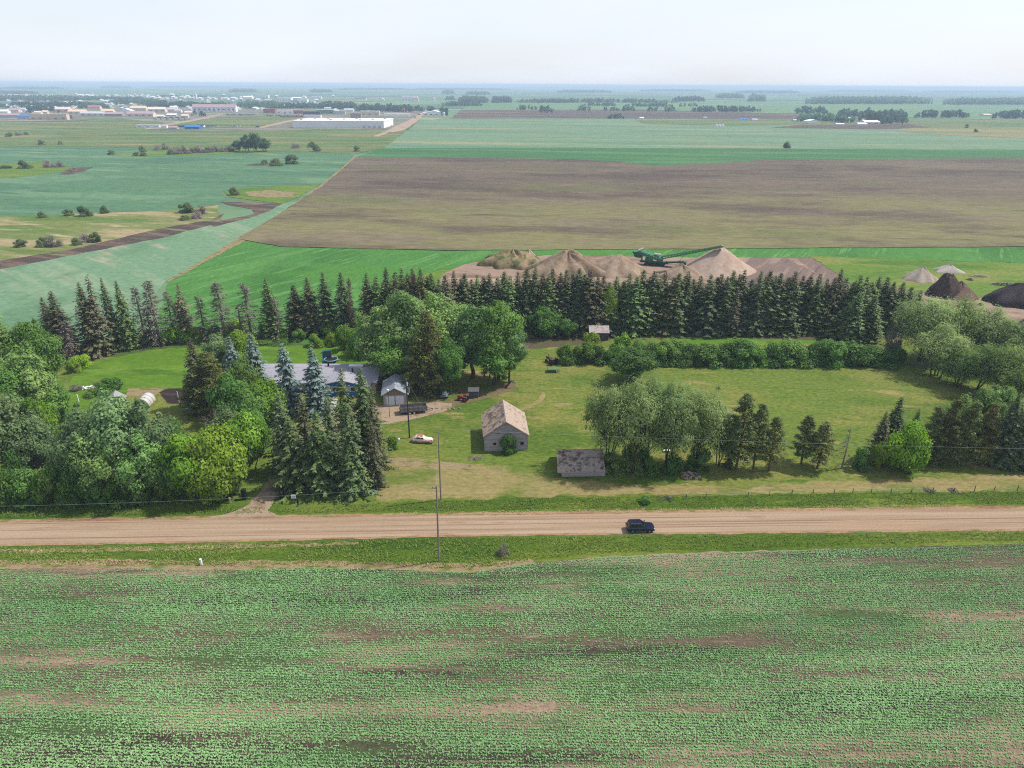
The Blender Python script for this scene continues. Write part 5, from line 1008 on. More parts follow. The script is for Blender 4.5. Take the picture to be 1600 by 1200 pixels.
p = P(865, 583); r = root('wire_pen', 'low green wire pen on the grass below the old tractor', 'pen', p, 0.05)
PG = simple('green_mesh', (112, 150, 100), 0.6); fb = MB()
for z in (0.1, 0.55, 1.0):
    fb.tube([(-1.5, 0, z), (1.5, 0, z), (1.5, 2.0, z), (-1.5, 2.0, z), (-1.5, 0, z)], 0.035, 4)
for x in np.linspace(-1.5, 1.5, 8):
    for y in (0, 2.0): fb.tube([(x, y, 0), (x, y, 1.0)], 0.03, 4)
fb.build('wire_frame', PG, r); MB().box(-1.5, 1.5, 0.0, 2.0, 1.0, 1.03).build('lid', PG, r)

# broken stump with split wood, cage, boards, piles -----------------------------------------------------------
p = P(789, 606.5); r = root('broken_stump', 'dark broken leaning stump with pale split wood right of the poplars', 'stump', p, 0)
MB().tube([(0, 0, -0.2), (0.7, 0, 0.9), (1.6, 0.1, 1.9)], [0.3, 0.24, 0.2], 7).build('trunk', simple('burnt_bark', (88, 66, 58), 0.95), r)
for dx, q in ((0, 0.9), (0.45, 0.6)): MB().slab([(1.5 + dx, 0, 2.3), (1.75 + dx, 0, 2.35), (2.15 + dx, 0, 1.4), (1.9 + dx, 0, 1.3)], 0.1).build('split_wood', LOGS, r)
MB().slab([(-0.3, 0.2, 1.2), (0.0, 0.2, 1.25), (0.35, 0.2, 0.5), (0.1, 0.2, 0.45)], 0.1).build('split_wood', LOGS, r)
p = P(1092, 527); r = root('wire_cage', 'small grey wire cage standing before the windbreak', 'cage', p, 0); fb = MB()
for x in np.linspace(-0.75, 0.75, 6):
    for y in (0, 1.2): fb.tube([(x, y, 0), (x, y, 1.4)], 0.035, 4)
for z in (0.05, 0.7, 1.4): fb.tube([(-0.75, 0, z), (0.75, 0, z), (0.75, 1.2, z), (-0.75, 1.2, z), (-0.75, 0, z)], 0.04, 4)
fb.build('wire_frame', METAL, r); MB().box(-0.75, 0.75, 1.18, 1.24, 0.1, 1.35).build('back_panel', simple('cage_panel', (150, 156, 160), 0.7), r)
p = P(1104, 526.5); tag(MB().box(-0.9, 0.9, -0.25, 0.25, 0.0, 0.22).build('white_board', WHITE, None, 0.03), 'white board lying beside the wire cage', 'board').location = p
def heap(name, px, py, wpx, hm, n, shape, mats, label, cat, part, sy=0.6):
    """a heap of loose pieces; the whole heap is one thing with one part per material"""
    p = P(px, py); W = wpx * MPP(px, py) / 2; r = root(name, label, cat, p, 0); R = np.random.default_rng(int(px)); bs = [MB() for _ in mats]
    for i in range(n):
        u, v_ = R.uniform(-1, 1), R.uniform(-1, 1); q = max(0, 1 - (u * u + v_ * v_) * 0.8); x, y, z = u * W, v_ * W * sy + W * sy, q * hm * R.uniform(0.4, 1)
        M = Matrix.Translation((x, y, max(z, 0.1))) @ Matrix.Rotation(R.uniform(0, 6.28), 4, 'Z') @ Matrix.Rotation(R.normal() * 0.5, 4, 'X')
        if shape == 'log': d_ = M.to_3x3() @ Vector((0.26, 0, 0)); o = M.translation; bs[i % len(mats)].cyl(o - d_, o + d_, R.uniform(0.1, 0.17), 8)
        elif shape == 'stone': s = R.uniform(0.14, 0.3); bs[i % len(mats)].tube([M @ Vector((-s, 0, 0)), M @ Vector((-s * .4, 0, s * .2)), M @ Vector((s * .5, 0, 0)), M @ Vector((s, 0, 0))], [s * 0.35, s * 0.9, s * 0.8, s * 0.3], 6)
        elif shape == 'twig': d_ = M.to_3x3() @ Vector((R.uniform(.5, 1.2), 0, 0)); o = M.translation; bs[i % len(mats)].tube([o - d_, o + d_ * 0.4 + Vector((0, 0, .1)), o + d_], [0.05, 0.04, 0.015], 4)
        else: bs[i % len(mats)].box(-R.uniform(.4, 1.2), R.uniform(.4, 1.2), -0.1, 0.1, -0.03, 0.04, M)
    for b_, m in zip(bs, mats): b_.build(part, m, r)
    return r
heap('firewood_pile', 1083, 748, 30, 0.9, 90, 'log', [LOGS, simple('pale_log', (222, 204, 186), 0.9), simple('brown_log', (132, 108, 96), 0.9)], 'low pile of cut firewood in front of the willow bushes', 'wood pile', 'cut_log')
heap('brush_pile', 1000, 744, 26, 0.8, 60, 'twig', [DEAD, SCRAP], 'brown brush pile under the big pale willow', 'brush pile', 'twig')
heap('brush_pile', 1455, 578, 30, 1.0, 70, 'twig', [DEAD, GREYD], 'grey brush pile at the far corner of the mown field', 'brush pile', 'twig')
heap('scrap_pile', 1128, 652, 30, 1.1, 60, 'plank', [SCRAP, simple('pink_scrap', (206, 164, 152), 0.9), WHITE], 'reddish scrap lumber pile on the mown field behind the willows', 'scrap pile', 'plank')
heap('scrap_pile', 134, 609, 18, 0.5, 16, 'plank', [WHITE], 'few white boards lying on the left lawn edge', 'scrap pile', 'plank')
heap('twig_pile', 743, 719, 16, 0.3, 24, 'twig', [DEAD], 'small dark twig litter on the lawn in front of the barn', 'twig pile', 'twig')
heap('stone_pile', 612, 690, 22, 0.35, 14, 'stone', [STONE, WHITE], 'pale stones on the lawn beside the driveway spruces', 'stone pile', 'stone')
heap('stone_pile', 700, 640, 40, 0.25, 16, 'stone', [STONE], 'row of pale stones along the gravel parking', 'stone pile', 'stone', 0.15)
heap('stone_pile', 148, 378, 10, 0.8, 10, 'stone', [WHITE, STONE], 'white stones between the bushes of the muddy track', 'stone pile', 'stone')
p = P(1058, 700); r = root('camper_trailer', 'white camper trailer half hidden behind the willows', 'trailer', p, 0.25)
MB().prism_y([(-1.3, 0.5), (1.2, 0.5), (1.35, 1.4), (1.1, 2.4), (-1.2, 2.45), (-1.4, 1.5)], 0, 4.2).build('body', WHITE, r, 0.08); MB().box(-0.5, 0.5, -0.03, 0.02, 1.5, 2.1).build('window', GLASS, r)
for s in (-1, 1): wheel(r, s * 1.1, 2.0, 0.33, 0.2)
p = P(1041, 706); r = root('boat_hull', 'tiny white rowing boat lying under the willow beside the camper', 'boat', p, 0.05)
loft([[(x, -w_, 0.4), (x, -w_ * 0.7, 0.12), (x, w_ * 0.7, 0.12), (x, w_, 0.4)] for x, w_ in ((-0.9, 0.06), (-0.6, 0.22), (0, 0.3), (0.7, 0.28), (0.9, 0.22))]).build('hull', WHITE, r); MB().box(-0.1, 0.06, -0.27, 0.27, 0.4, 0.43).build('seat', GREYD, r)

# swing set, trampoline, sandbox, small posts, sign -----------------------------------------------------------
p = P(512, 563); r = root('swing_set', 'blue playground slide frame on the lawn behind the house', 'play set', p, 0.15)
fb = MB()
for x in (-1.3, 1.3):
    for y in (-0.9, 0.9): fb.tube([(x, y, 0), (x * 0.85, 0, 2.9)], 0.06, 5)
fb.tube([(-1.3, 0, 2.9), (1.3, 0, 2.9)], 0.06, 5); fb.build('frame', BLUEM, r)
MB().box(-1.1, 1.1, -0.1, 0.05, 0.4, 2.7).build('net', simple('teal_net', (70, 120, 130), 0.8), r)
sb = MB(); q = [(1.0, -0.3, 1.4), (1.6, -0.4, 0.9), (2.6, -0.5, 0.25), (3.2, -0.55, 0.12)]
for i in range(3): sb.slab([q[i], (q[i][0], q[i][1] + 0.6, q[i][2]), (q[i + 1][0], q[i + 1][1] + 0.6, q[i + 1][2]), q[i + 1]], 0.08)
sb.build('slide', simple('tan_slide', (206, 168, 130), 0.5), r)
p = P(516, 568); r = root('trampoline', 'round trampoline with pale blue rim beside the blue play set', 'trampoline', p + np.array([0, 1.2, 0]), 0)
MB().tube([(1.8 * math.cos(t_), 1.8 * math.sin(t_), 0.85) for t_ in np.linspace(0, 6.2832, 25)], 0.14, 6, False).build('rim', simple('pale_blue_rim', (130, 196, 226), 0.5), r)
MB().cyl((0, 0, 0.82), (0, 0, 0.86), 1.7, 24).build('mat', BLACK, r)
for t_ in (0.6, 2.1, 3.7, 5.2): MB().tube([(1.8 * math.cos(t_), 1.8 * math.sin(t_), 0), (1.8 * math.cos(t_), 1.8 * math.sin(t_), 0.85)], 0.05, 5).build('leg', METAL, r)
p = P(440, 566); tag(MB().box(-0.8, 0.8, -0.5, 0.5, 0, 0.7).prism_y([(-0.9, 0.7), (0.9, 0.7), (0, 1.3)], -0.6, 0.6).build('dog_house', simple('tan_planks', (202, 164, 136), 0.8), None, 0.02), 'tan dog house on the lawn between the blue spruces', 'dog house').location = p
def post(name, px, py, top, w_, m, label, group=None, cat='post'):
    h = HT(px, py, top); o = MB(); o.box(-w_, w_, -w_, w_, -0.2, h); o.box(-w_ * 1.15, w_ * 1.15, -w_ * 1.15, w_ * 1.15, h, h + w_ * 0.5)
    ob = o.build(name, m, None, 0.01); ob.location = P(px, py); return tag(ob, label, cat, group)
post('gate_post', 382.5, 780, 766, 0.34, BLACK, 'black gate post left of the driveway'); post('gate_post', 441, 779, 765, 0.38, BLACK, 'black gate post right of the driveway under the spruces')
post('marker_post', 360, 786, 778, 0.12, simple('pale_wood', (206, 196, 176), 0.8), 'short pale post in the grass left of the driveway'); post('marker_post', 315, 883, 874, 0.13, WHITE, 'short white marker post at the edge of the crop field')
post('marker_post', 123, 628, 617, 0.1, WHITE, 'white post at the top of the grassy lane'); post('bird_pole', 280, 629, 612, 0.06, WHITE, 'thin white pole with a small box in the garden bed', None, 'pole')
p = P(460, 787); r = root('road_sign', 'small white sign board on a stake beside the driveway', 'sign', p, 0.05); hs = HT(460, 787, 778)
MB().box(-0.42, 0.42, -0.03, 0.03, hs - 0.1, hs + 0.65).build('board', WHITE, r, 0.01); MB().box(-0.05, 0.05, 0.035, 0.12, -0.2, hs + 0.5).build('stake', GREYD, r)
wl = MB()
for z_, w_ in ((0.46, 0.3), (0.33, 0.24), (0.2, 0.3)): wl.box(-w_, w_, -0.04, -0.032, hs + z_ - 0.15, hs + z_ - 0.09)
wl.build('print', simple('grey_print', (150, 156, 166), 0.7), r)
fx = [(1072, 779, 773), (1103, 777.5, 772), (1169, 775, 769), (1202, 774.5, 768), (1237, 773, 766), (1270, 772, 765), (1303, 771.5, 765), (1332, 770.5, 764), (1361, 770, 764), (1392, 770, 764), (1424, 769, 764), (1457, 769, 762), (1490, 768.5, 763), (1522, 768, 760), (1553, 767.5, 761), (1589, 767, 759)]
for i, (x, y, t_) in enumerate(fx):
    n = len(fx); j = min(i, n - 1 - i); post('fence_post', x, y, t_ - 0.5, 0.05, GREYD, f"grey fence post {'at' if j == 0 else ORD[j] + ' from'} the {'left' if i < n / 2 else 'right'} end of the roadside fence", 'posts of the roadside fence')
pts = [P(x, y) + np.array([0, 0, 0.85]) for x, y, _ in fx]; wb = MB()
for z in (0.0, -0.35): wb.tube([q + np.array([0, 0, z]) for q in pts], 0.008, 3)
tag(wb.build('fence_wire', WIRE), 'two strand wire strung along the roadside fence posts', 'wire')
for px, py, lab in ((1456, 770, 'bare twig tangle caught in the roadside fence'), (1492, 770, 'fallen dark branch leaning on the roadside fence'), (1044, 782, 'dead brown branch lying in the ditch left of the fence')):
    heap('fallen_branch', px, py, 12, 0.5, 14, 'twig', [GREYD], lab, 'branch', 'twig')

# ------------------------------------------------------------------ gravel pit: heaps and the screening machine
def mound(name, px, py, wpx, top, m, label, cat='heap', sy=0.8, pw=1.0, lump=0.06, flat=0.0, skew=(0, 0), seed=1, nr=26, na=64):
    p = P(px, py); W = wpx * MPP(px, py) / 2; h = HT(px, py, top); R = np.random.default_rng(seed); ph = R.uniform(0, 6.28, (6, 2)); k = R.integers(2, 9, (6, 2)); vs, fs = [], []
    for i in range(nr + 1):
        q = i / nr
        for j in range(na):
            a = 6.28318 * j / na; wob = 1 + lump * 1.6 * sum(math.sin(k[n_, 0] * a + ph[n_, 0]) for n_ in range(4)) * q
            hh = max(0, 1 - max(0, q - flat) / (1 - flat)) ** pw
            z = h * hh * (1 + lump * sum(math.sin(k[n_, 0] * a + ph[n_, 0] + q * 5) for n_ in range(3)) * (q > 0)) + R.normal() * lump * 0.25 * h * hh * (q > 0.02) * (q < .95)
            vs.append((q * W * wob * math.cos(a) + skew[0] * W * (1 - q), q * W * sy * wob * math.sin(a) + skew[1] * W * (1 - q), z - 0.05 if i < nr else -0.15))
    for i in range(nr):
        for j in range(na): fs.append((i * na + j, (i + 1) * na + j, (i + 1) * na + (j + 1) % na, i * na + (j + 1) % na))
    me = bpy.data.meshes.new(name); me.from_pydata(vs, [], fs); me.polygons.foreach_set('use_smooth', [True] * len(fs)); me.update()
    o = link(name, me, None, m); o.location = (p[0], p[1], 0); return tag(o, label, cat)
def soilmat(name, c, c2, sc=0.5, c3=None):
    t = NT(name); p = t.obj(); g = t.noise(p, sc * 4, 6, 0.75); c_ = t.mix(t.step(t.noise(t.mapping(p, (1, 1, 0.35)), sc, 6, 0.65), 0.42, 0.62), lin(c, K), lin(c2, K))
    if c3: c_ = t.mix(t.step(t.noise(p, sc * 1.3, 5, 0.6), 0.5, 0.6), c_, lin(c3, K))
    return t.done(t.principled(t.val(c_, t.step(g, 0.3, 0.7, 0.85, 1.12)).outputs[0], 0.95, 0.1, t.bump(g, 0.5, 0.2)))
SAND = soilmat('screened_sand', (222, 196, 176), (206, 178, 158), 0.2); BROWN = soilmat('brown_gravel', (188, 164, 138), (160, 136, 114), 0.25); TANP = soilmat('tan_gravel', (198, 174, 150), (170, 146, 124), 0.25)
WHT = soilmat('white_sand', (216, 200, 184), (196, 176, 158), 0.3); SOILD = soilmat('dark_topsoil', (108, 90, 84), (84, 70, 66), 0.4); SOILB = soilmat('black_soil', (84, 74, 76), (66, 58, 62), 0.4); OVER = soilmat('overgrown_earth', (158, 144, 106), (186, 160, 128), 0.25, (112, 124, 74))
mound('sand_cone', 1121, 421, 120, 384, SAND, 'tall pale sand cone under the long conveyor', pw=1.08, lump=0.012, sy=0.85, flat=0.02, seed=3)
mound('gravel_heap', 886, 426, 132, 395, BROWN, 'brown pointed gravel heap left of the rutted one', pw=0.85, lump=0.09, flat=0.1, seed=4)
mound('gravel_heap', 962, 424, 104, 400, TANP, 'rutted tan gravel heap beside the screening machine', pw=0.9, lump=0.08, flat=0.16, seed=5)
mound('gravel_heap', 1064, 432, 70, 413, TANP, 'small low gravel heap in front of the screening machine', pw=0.8, lump=0.07, seed=6)
mound('earth_mound', 800, 412, 92, 392, OVER, 'low grassy earth mound at the left of the gravel pit', pw=0.5, lump=0.07, flat=0.2, seed=7)
mound('earth_mound', 826, 409, 34, 391, SAND, 'bright tan sandy end of the grassy earth mound', pw=0.7, lump=0.06, flat=0.1, seed=17)
mound('white_heap', 1437, 437, 54, 416, WHT, 'white sand heap behind the dark soil heap', pw=0.9, lump=0.03, seed=8)
mound('white_heap', 1481, 424, 42, 413, simple('grey_white_gravel', (208, 198, 188), 0.95), 'small greyish white heap on the grass', pw=0.75, lump=0.05, seed=9)
mound('soil_heap', 1478, 462, 56, 431, SOILD, 'dark brown steep soil heap above the pale willows', pw=0.7, lump=0.06, flat=0.26, skew=(-0.15, 0), seed=10)
mound('soil_heap', 1497, 464, 60, 440, soilmat('brown_soil', (150, 122, 108), (128, 102, 92), 0.3), 'lower brown soil spill at the right of the dark heap', pw=0.9, lump=0.04, seed=18)
mound('soil_heap', 1590, 473, 96, 444, SOILB, 'wide black soil heap at the right border', pw=0.55, lump=0.03, flat=0.15, seed=11)
mound('soil_heap', 1604, 520, 60, 496, SOILB, 'black soil heap behind the right willow', pw=0.7, lump=0.04, seed=12)
mound('soil_heap', 1515, 438, 12, 434, SOILD, 'tiny dark soil mound on the grass', pw=0.7, lump=0.05, seed=13)
heap('rubble_pile', 1535, 434, 30, 0.9, 50, 'plank', [simple('pale_rubble', (206, 196, 192), 0.9), STONE], 'flat pale rubble pile on the grass', 'rubble pile', 'slab', 0.4)
heap('rubble_pile', 1570, 447, 32, 1.2, 70, 'plank', [GREYD, STONE, BLACK], 'dark scrap rubble pile beyond the black soil heap', 'rubble pile', 'slab', 0.4)

p = P(1028, 416); r = root('screening_machine', 'green screening machine with a long lattice conveyor in the gravel pit', 'screening machine', p + np.array([0, 1.5, 0]), math.radians(-20))
r.scale = (1.12, 1.12, 1.12)
for y in (-1.3, 1.3):
    tb = MB(); tb.prism_y([(-5.0, 0.35), (-4.6, 0.0), (2.4, 0.0), (2.8, 0.35), (2.4, 0.9), (-4.6, 0.9)], y - 0.25, y + 0.25); tb.build('track', BLACK, r)
MB().box(-6.6, 4.0, -0.9, 0.9, 0.9, 1.5).build('chassis', GREEND, r)
hp = MB(); hp.add([(-9.6, -1.7, 5.0), (-5.6, -1.7, 4.4), (-5.6, 1.7, 4.4), (-9.6, 1.7, 5.0), (-8.6, -0.8, 2.6), (-6.4, -0.8, 2.4), (-6.4, 0.8, 2.4), (-8.6, 0.8, 2.6)], [(4, 7, 6, 5), (0, 1, 5, 4), (1, 2, 6, 5), (2, 3, 7, 6), (3, 0, 4, 7), (0, 3, 2, 1)]); hp.build('hopper', GREENM, r)
MB().slab([(-7.6, -1.5, 5.1), (-5.9, -1.5, 5.9), (-5.9, 1.5, 5.9), (-7.6, 1.5, 5.1)], 0.2).build('hopper_grid', simple('pale_steel', (206, 200, 196), 0.6), r)
MB().slab([(-6.8, -1.35, 3.9), (1.8, -1.35, 1.6), (1.8, 1.35, 1.6), (-6.8, 1.35, 3.9)], 1.3).build('screen_box', GREENM, r)
lt = MB()
for i in range(6): x = -5.6 + i * 1.3; lt.box(x, x + 0.18, -1.46, -1.36, 3.75 - i * 0.35 - 0.3, 5.0 - i * 0.35)
lt.tube([(-6.6, -1.45, 4.9), (1.6, -1.45, 2.7)], 0.09, 4); lt.tube([(-6.6, -1.45, 4.1), (1.6, -1.45, 1.9)], 0.09, 4); lt.build('side_frame', simple('pale_green_steel', (150, 190, 172), 0.6), r)
for x in (-6.0, -3.0, 0.0, 3.2): MB().box(x - 0.12, x + 0.12, -1.0, 1.0, 0.9, 3.2 if x < 0 else 1.9).build('support_leg', GREEND, r)
MB().box(-4.6, -1.8, -1.1, 1.1, 1.5, 2.8).build('engine_box', GREENM, r, 0.06); MB().box(-1.4, 1.0, -1.0, 1.0, 4.0, 4.4).build('walkway', simple('pale_deck', (190, 190, 184), 0.7), r)
tc_ = MB(); tc_.slab([(2.0, -0.9, 1.0), (9.6, -0.7, 2.0), (9.6, 0.7, 2.0), (2.0, 0.9, 1.0)], 0.5); tc_.build('tail_conveyor', GREEND, r); MB().box(8.2, 10.6, -0.9, 0.9, 0.9, 2.2).build('drive_box', GREEND, r, 0.08)
tip = P(1126, 382.5, 12.6); loc = Vector(tuple(p + np.array([0, 1.5, 0]))); tl = Matrix.Rotation(math.radians(20), 4, 'Z') @ ((Vector((85.2, 277.0, HT(*to_px((85.2, 277.0, 0)), 384.5))) - loc) / 1.12); st_ = Vector((1.2, 0, 3.1)); cv = MB(); ax = (tl - st_).normalized(); sd_ = ax.cross(Vector((0, 0, 1))).normalized(); u_ = sd_.cross(ax)
for s in (-0.7, 0.7):
    for hgt in (-0.55, 0.25): cv.tube([st_ + sd_ * s + u_ * hgt, tl + sd_ * s + u_ * hgt * 0.6], 0.1, 4)
    n = 20
    for i in range(n):
        a_, b_ = st_.lerp(tl, i / n), st_.lerp(tl, (i + 1) / n); cv.tube([a_ + sd_ * s - u_ * 0.55 * (1 - .4 * i / n), b_ + sd_ * s + u_ * 0.25 * (1 - .4 * i / n)], 0.06, 3)
cv.build('conveyor_frame', GREENM, r); MB().slab([st_ - sd_ * 0.6 + u_ * 0.3, tl - sd_ * 0.6 + u_ * 0.2, tl + sd_ * 0.6 + u_ * 0.2, st_ + sd_ * 0.6 + u_ * 0.3], 0.06).build('conveyor_belt', BLACK, r)
mid = st_.lerp(tl, 0.42); sb = MB()
for s in (-0.7, 0.7): sb.tube([mid + sd_ * s, Vector((mid.x - 3.0, s, 1.2))], 0.08, 4)
sb.build('strut', METAL, r); MB().box(tl.x - 0.4, tl.x + 0.5, tl.y - 0.8, tl.y + 0.8, tl.z - 0.35, tl.z + 0.25).build('head_drum', simple('pale_teal', (120, 176, 170), 0.6), r)

# ------------------------------------------------------------------ far town
WC = {'white': (238, 238, 240), 'cream': (226, 210, 190), 'tan': (222, 196, 168), 'grey': (188, 186, 192), 'blue': (40, 116, 190), 'red': (176, 100, 98), 'mauve': (170, 146, 150), 'dark': (74, 78, 96), 'pink': (226, 200, 190), 'green': (110, 150, 130), 'brown': (150, 116, 104)}
WM = {k: simple('far_' + k, v, 0.7, 0.05, 0.2, k=0.78) for k, v in WC.items()}
def building(px, py, wpx, hpx, dep, wall, roof, label, shape='gable', group=None, name='town_building', rz=None, detail=False, cat='building'):
    m = MPP(px, py); W = wpx * m / 2; Hh = hpx * m * 1.0; p = P(px, py); rz = math.radians(4) if rz is None else rz
    r = root(name, label, cat, p, rz, group)
    if shape == 'flat':
        MB().box(-W, W, 0, dep, -0.2, Hh).build('wall', WM[wall], r); MB().box(-W - 0.3, W + 0.3, -0.3, dep + 0.3, Hh, Hh + max(0.3, Hh * 0.08)).build('roof', WM[roof], r)
    else:
        ax = 'x' if shape == 'gable' else 'y'; gable_house(r, -W, W, 0, dep, Hh * (0.62 if ax == 'x' else 0.6), Hh, WM[wall], WM[roof], ax, 0.6, 0.4, zfoot=-0.2)
    if detail:
        n = max(2, int(W / 6))
        for i in range(n): x = -W + (i + 0.5) * 2 * W / n; MB().box(x - W / n * 0.4, x + W / n * 0.4, -0.12, 0.05, Hh * 0.25, Hh * 0.42).build('window', WM['dark'], r)
        MB().box(-W * 0.08, W * 0.08, -0.14, 0.05, 0, Hh * 0.3).build('door', WM['grey'], r)
    return r
B = building
# front row
B(76, 187.5, 56, 8.0, 12, 'tan', 'tan', 'long windowless tan building at the edge of the far town', 'flat', detail=True)
B(99, 187.5, 10, 7, 10, 'cream', 'tan', 'short cream annex at the right end of the long tan building', 'flat'); B(107.5, 186, 6, 5, 8, 'dark', 'dark', 'small dark box building right of the long tan one', 'flat')
B(38, 186, 20, 6, 14, 'grey', 'blue', 'pale blue grey building left of the long tan one'); B(14, 184, 30, 6, 14, 'grey', 'mauve', 'low mauve roofed building at the left border of the town'); B(4, 178, 16, 6, 14, 'white', 'white', 'white building at the left border of the town')
B(20, 176, 18, 6, 16, 'cream', 'mauve', 'mauve roofed house row behind the left border building'); B(33, 175, 12, 6, 12, 'white', 'grey', 'white house with grey roof left of the tan building'); B(46, 176, 8, 5, 10, 'white', 'grey', 'small white house behind the pale blue grey building'); B(59, 179, 10, 5, 10, 'cream', 'cream', 'cream house above the left of the long tan building'); B(70, 178, 8, 5, 10, 'pink', 'pink', 'small pink house above the long tan building')
B(98, 176, 22, 8, 16, 'cream', 'pink', 'salmon roofed building behind the long tan one', detail=True); B(120, 179, 26, 7, 18, 'cream', 'tan', 'wide tan roofed building right of the salmon roofed one', detail=True); B(144, 182, 36, 7, 18, 'cream', 'grey', 'wide grey roofed building with cream wall facing the pasture', detail=True); B(147, 171, 18, 6, 14, 'pink', 'red', 'red roofed building above the wide grey roofed one')
B(168, 178, 18, 7, 14, 'cream', 'tan', 'tan building left of the bright white roof'); B(178, 182, 26, 6, 16, 'mauve', 'mauve', 'low mauve roofed building facing the pasture'); B(197, 178.5, 17, 8, 18, 'white', 'white', 'bright white steep roofed hall in the town', 'front'); B(216, 173.5, 24, 7, 16, 'cream', 'tan', 'tan building right of the bright white hall')
B(219, 183, 40, 8, 20, 'cream', 'mauve', 'big mauve roofed building with cream wall at the pasture', detail=True); B(245, 176, 26, 8, 16, 'cream', 'cream', 'long cream building with dark tree beside it', detail=True); B(266, 175, 16, 6, 14, 'cream', 'grey', 'cream building right of the long cream one'); B(271, 171, 10, 5, 10, 'white', 'white', 'small white house before the town poplars'); B(278, 176, 10, 5, 10, 'white', 'grey', 'grey roofed white shop above the car yard')
B(251, 185, 10, 5, 10, 'white', 'cream', 'small cream shed at the left of the car yard'); B(268, 182, 14, 4, 10, 'grey', 'white', 'white roofed low shop at the car yard'); B(289, 184, 10, 5, 8, 'cream', 'cream', 'cream hut at the right of the car yard'); B(295, 179, 12, 5, 10, 'white', 'pink', 'white house left of the apartment block')
r = B(335, 175, 66, 11, 18, 'white', 'mauve', 'long three storey white apartment block with mauve roof', detail=True); mW = MPP(335, 175)
for zf in (0.05, 0.45):
    for i in range(11): x = (-30 + i * 6) * mW; MB().box(x - 1.4, x + 1.4, -0.12, 0.05, zf * 11 * mW * 0.62 + 1.2, zf * 11 * mW * 0.62 + 3.2).build('window', WM['dark'], r)
B(421, 177, 18, 6, 16, 'red', 'red', 'red fronted store in the strip of shops', 'flat', detail=True); B(445, 178, 26, 5, 16, 'white', 'cream', 'cream roofed store with red trim in the strip of shops', 'flat', detail=True); B(466, 178, 16, 5, 16, 'red', 'mauve', 'dark red store at the right of the strip of shops', 'flat', detail=True)
B(487, 180, 26, 5, 18, 'dark', 'dark', 'dark blue store right of the strip of shops', 'flat', detail=True); B(488, 184.5, 26, 4, 14, 'white', 'white', 'white flat store just behind the big white warehouse', 'flat'); B(446, 168, 14, 4, 12, 'white', 'white', 'small white house among the town poplars'); B(480, 168, 14, 4, 12, 'grey', 'white', 'white roofed house right in the town poplars')
B(508, 178, 26, 6, 18, 'green', 'cream', 'green fronted shop with cream roof behind the warehouse', 'flat', detail=True); B(530, 179, 18, 5, 14, 'grey', 'grey', 'grey shop right of the green one', 'flat'); B(545, 175, 14, 5, 12, 'white', 'grey', 'grey roofed house right of the green shop'); B(556, 185, 16, 7, 14, 'mauve', 'mauve', 'mauve brick building behind the warehouse', 'flat'); B(578, 180.5, 30, 6, 16, 'cream', 'white', 'long pale low building before the dark town trees', 'flat', detail=True)
B(624, 175, 16, 5, 12, 'brown', 'red', 'red brown roofed house among the dark trees near the gravel road'); B(620, 181.5, 40, 3, 14, 'white', 'white', 'low white long shed beside the gravel road', 'flat'); B(512, 172, 10, 4, 10, 'white', 'grey', 'small white house above the green shop')
r = B(529, 200.3, 142, 10, 100, 'white', 'white', 'huge white flat roofed warehouse at the edge of the pasture', 'flat', detail=False, rz=0); mW = MPP(529, 200.3)
for i in range(9): x = (-62 + i * 15.5) * mW; MB().box(x - 2.2, x + 2.2, 18 + (i % 3) * 26, 22 + (i % 3) * 26, 10 * mW + 0.9, 10 * mW + 2.6).build('roof_vent', WM['grey'], r)
for i in range(4): x = (40 + i * 8) * mW; MB().box(x - 2.4, x + 2.4, -0.15, 0.05, 0, 4.4).build('loading_door', WM['grey'], r)
B(589, 200.6, 22, 9, 30, 'cream', 'white', 'short cream end block of the huge warehouse', 'flat', rz=0)
B(678, 182, 34, 8, 26, 'white', 'white', 'low white gabled house beside the gravel road', 'front', detail=True); B(684, 176, 20, 4, 14, 'white', 'grey', 'grey roofed shed behind the white gabled house')
# blue yard in the pasture
B(300, 202, 22, 5.5, 16, 'blue', 'blue', 'bright blue building in the pasture before the town', detail=True); B(313, 199, 10, 4, 10, 'white', 'dark', 'white shed right behind the bright blue building'); B(285, 199.5, 14, 3, 10, 'dark', 'dark', 'low dark shed left of the bright blue building', 'flat')
B(231, 199.5, 36, 4, 8, 'white', 'grey', 'long white site trailer in the pasture', 'flat', detail=True); B(256, 200.5, 9, 4, 7, 'white', 'white', 'small white site hut right of the long trailer', 'flat'); B(270, 202, 13, 4, 8, 'grey', 'mauve', 'grey pink roofed hut left of the bright blue building')
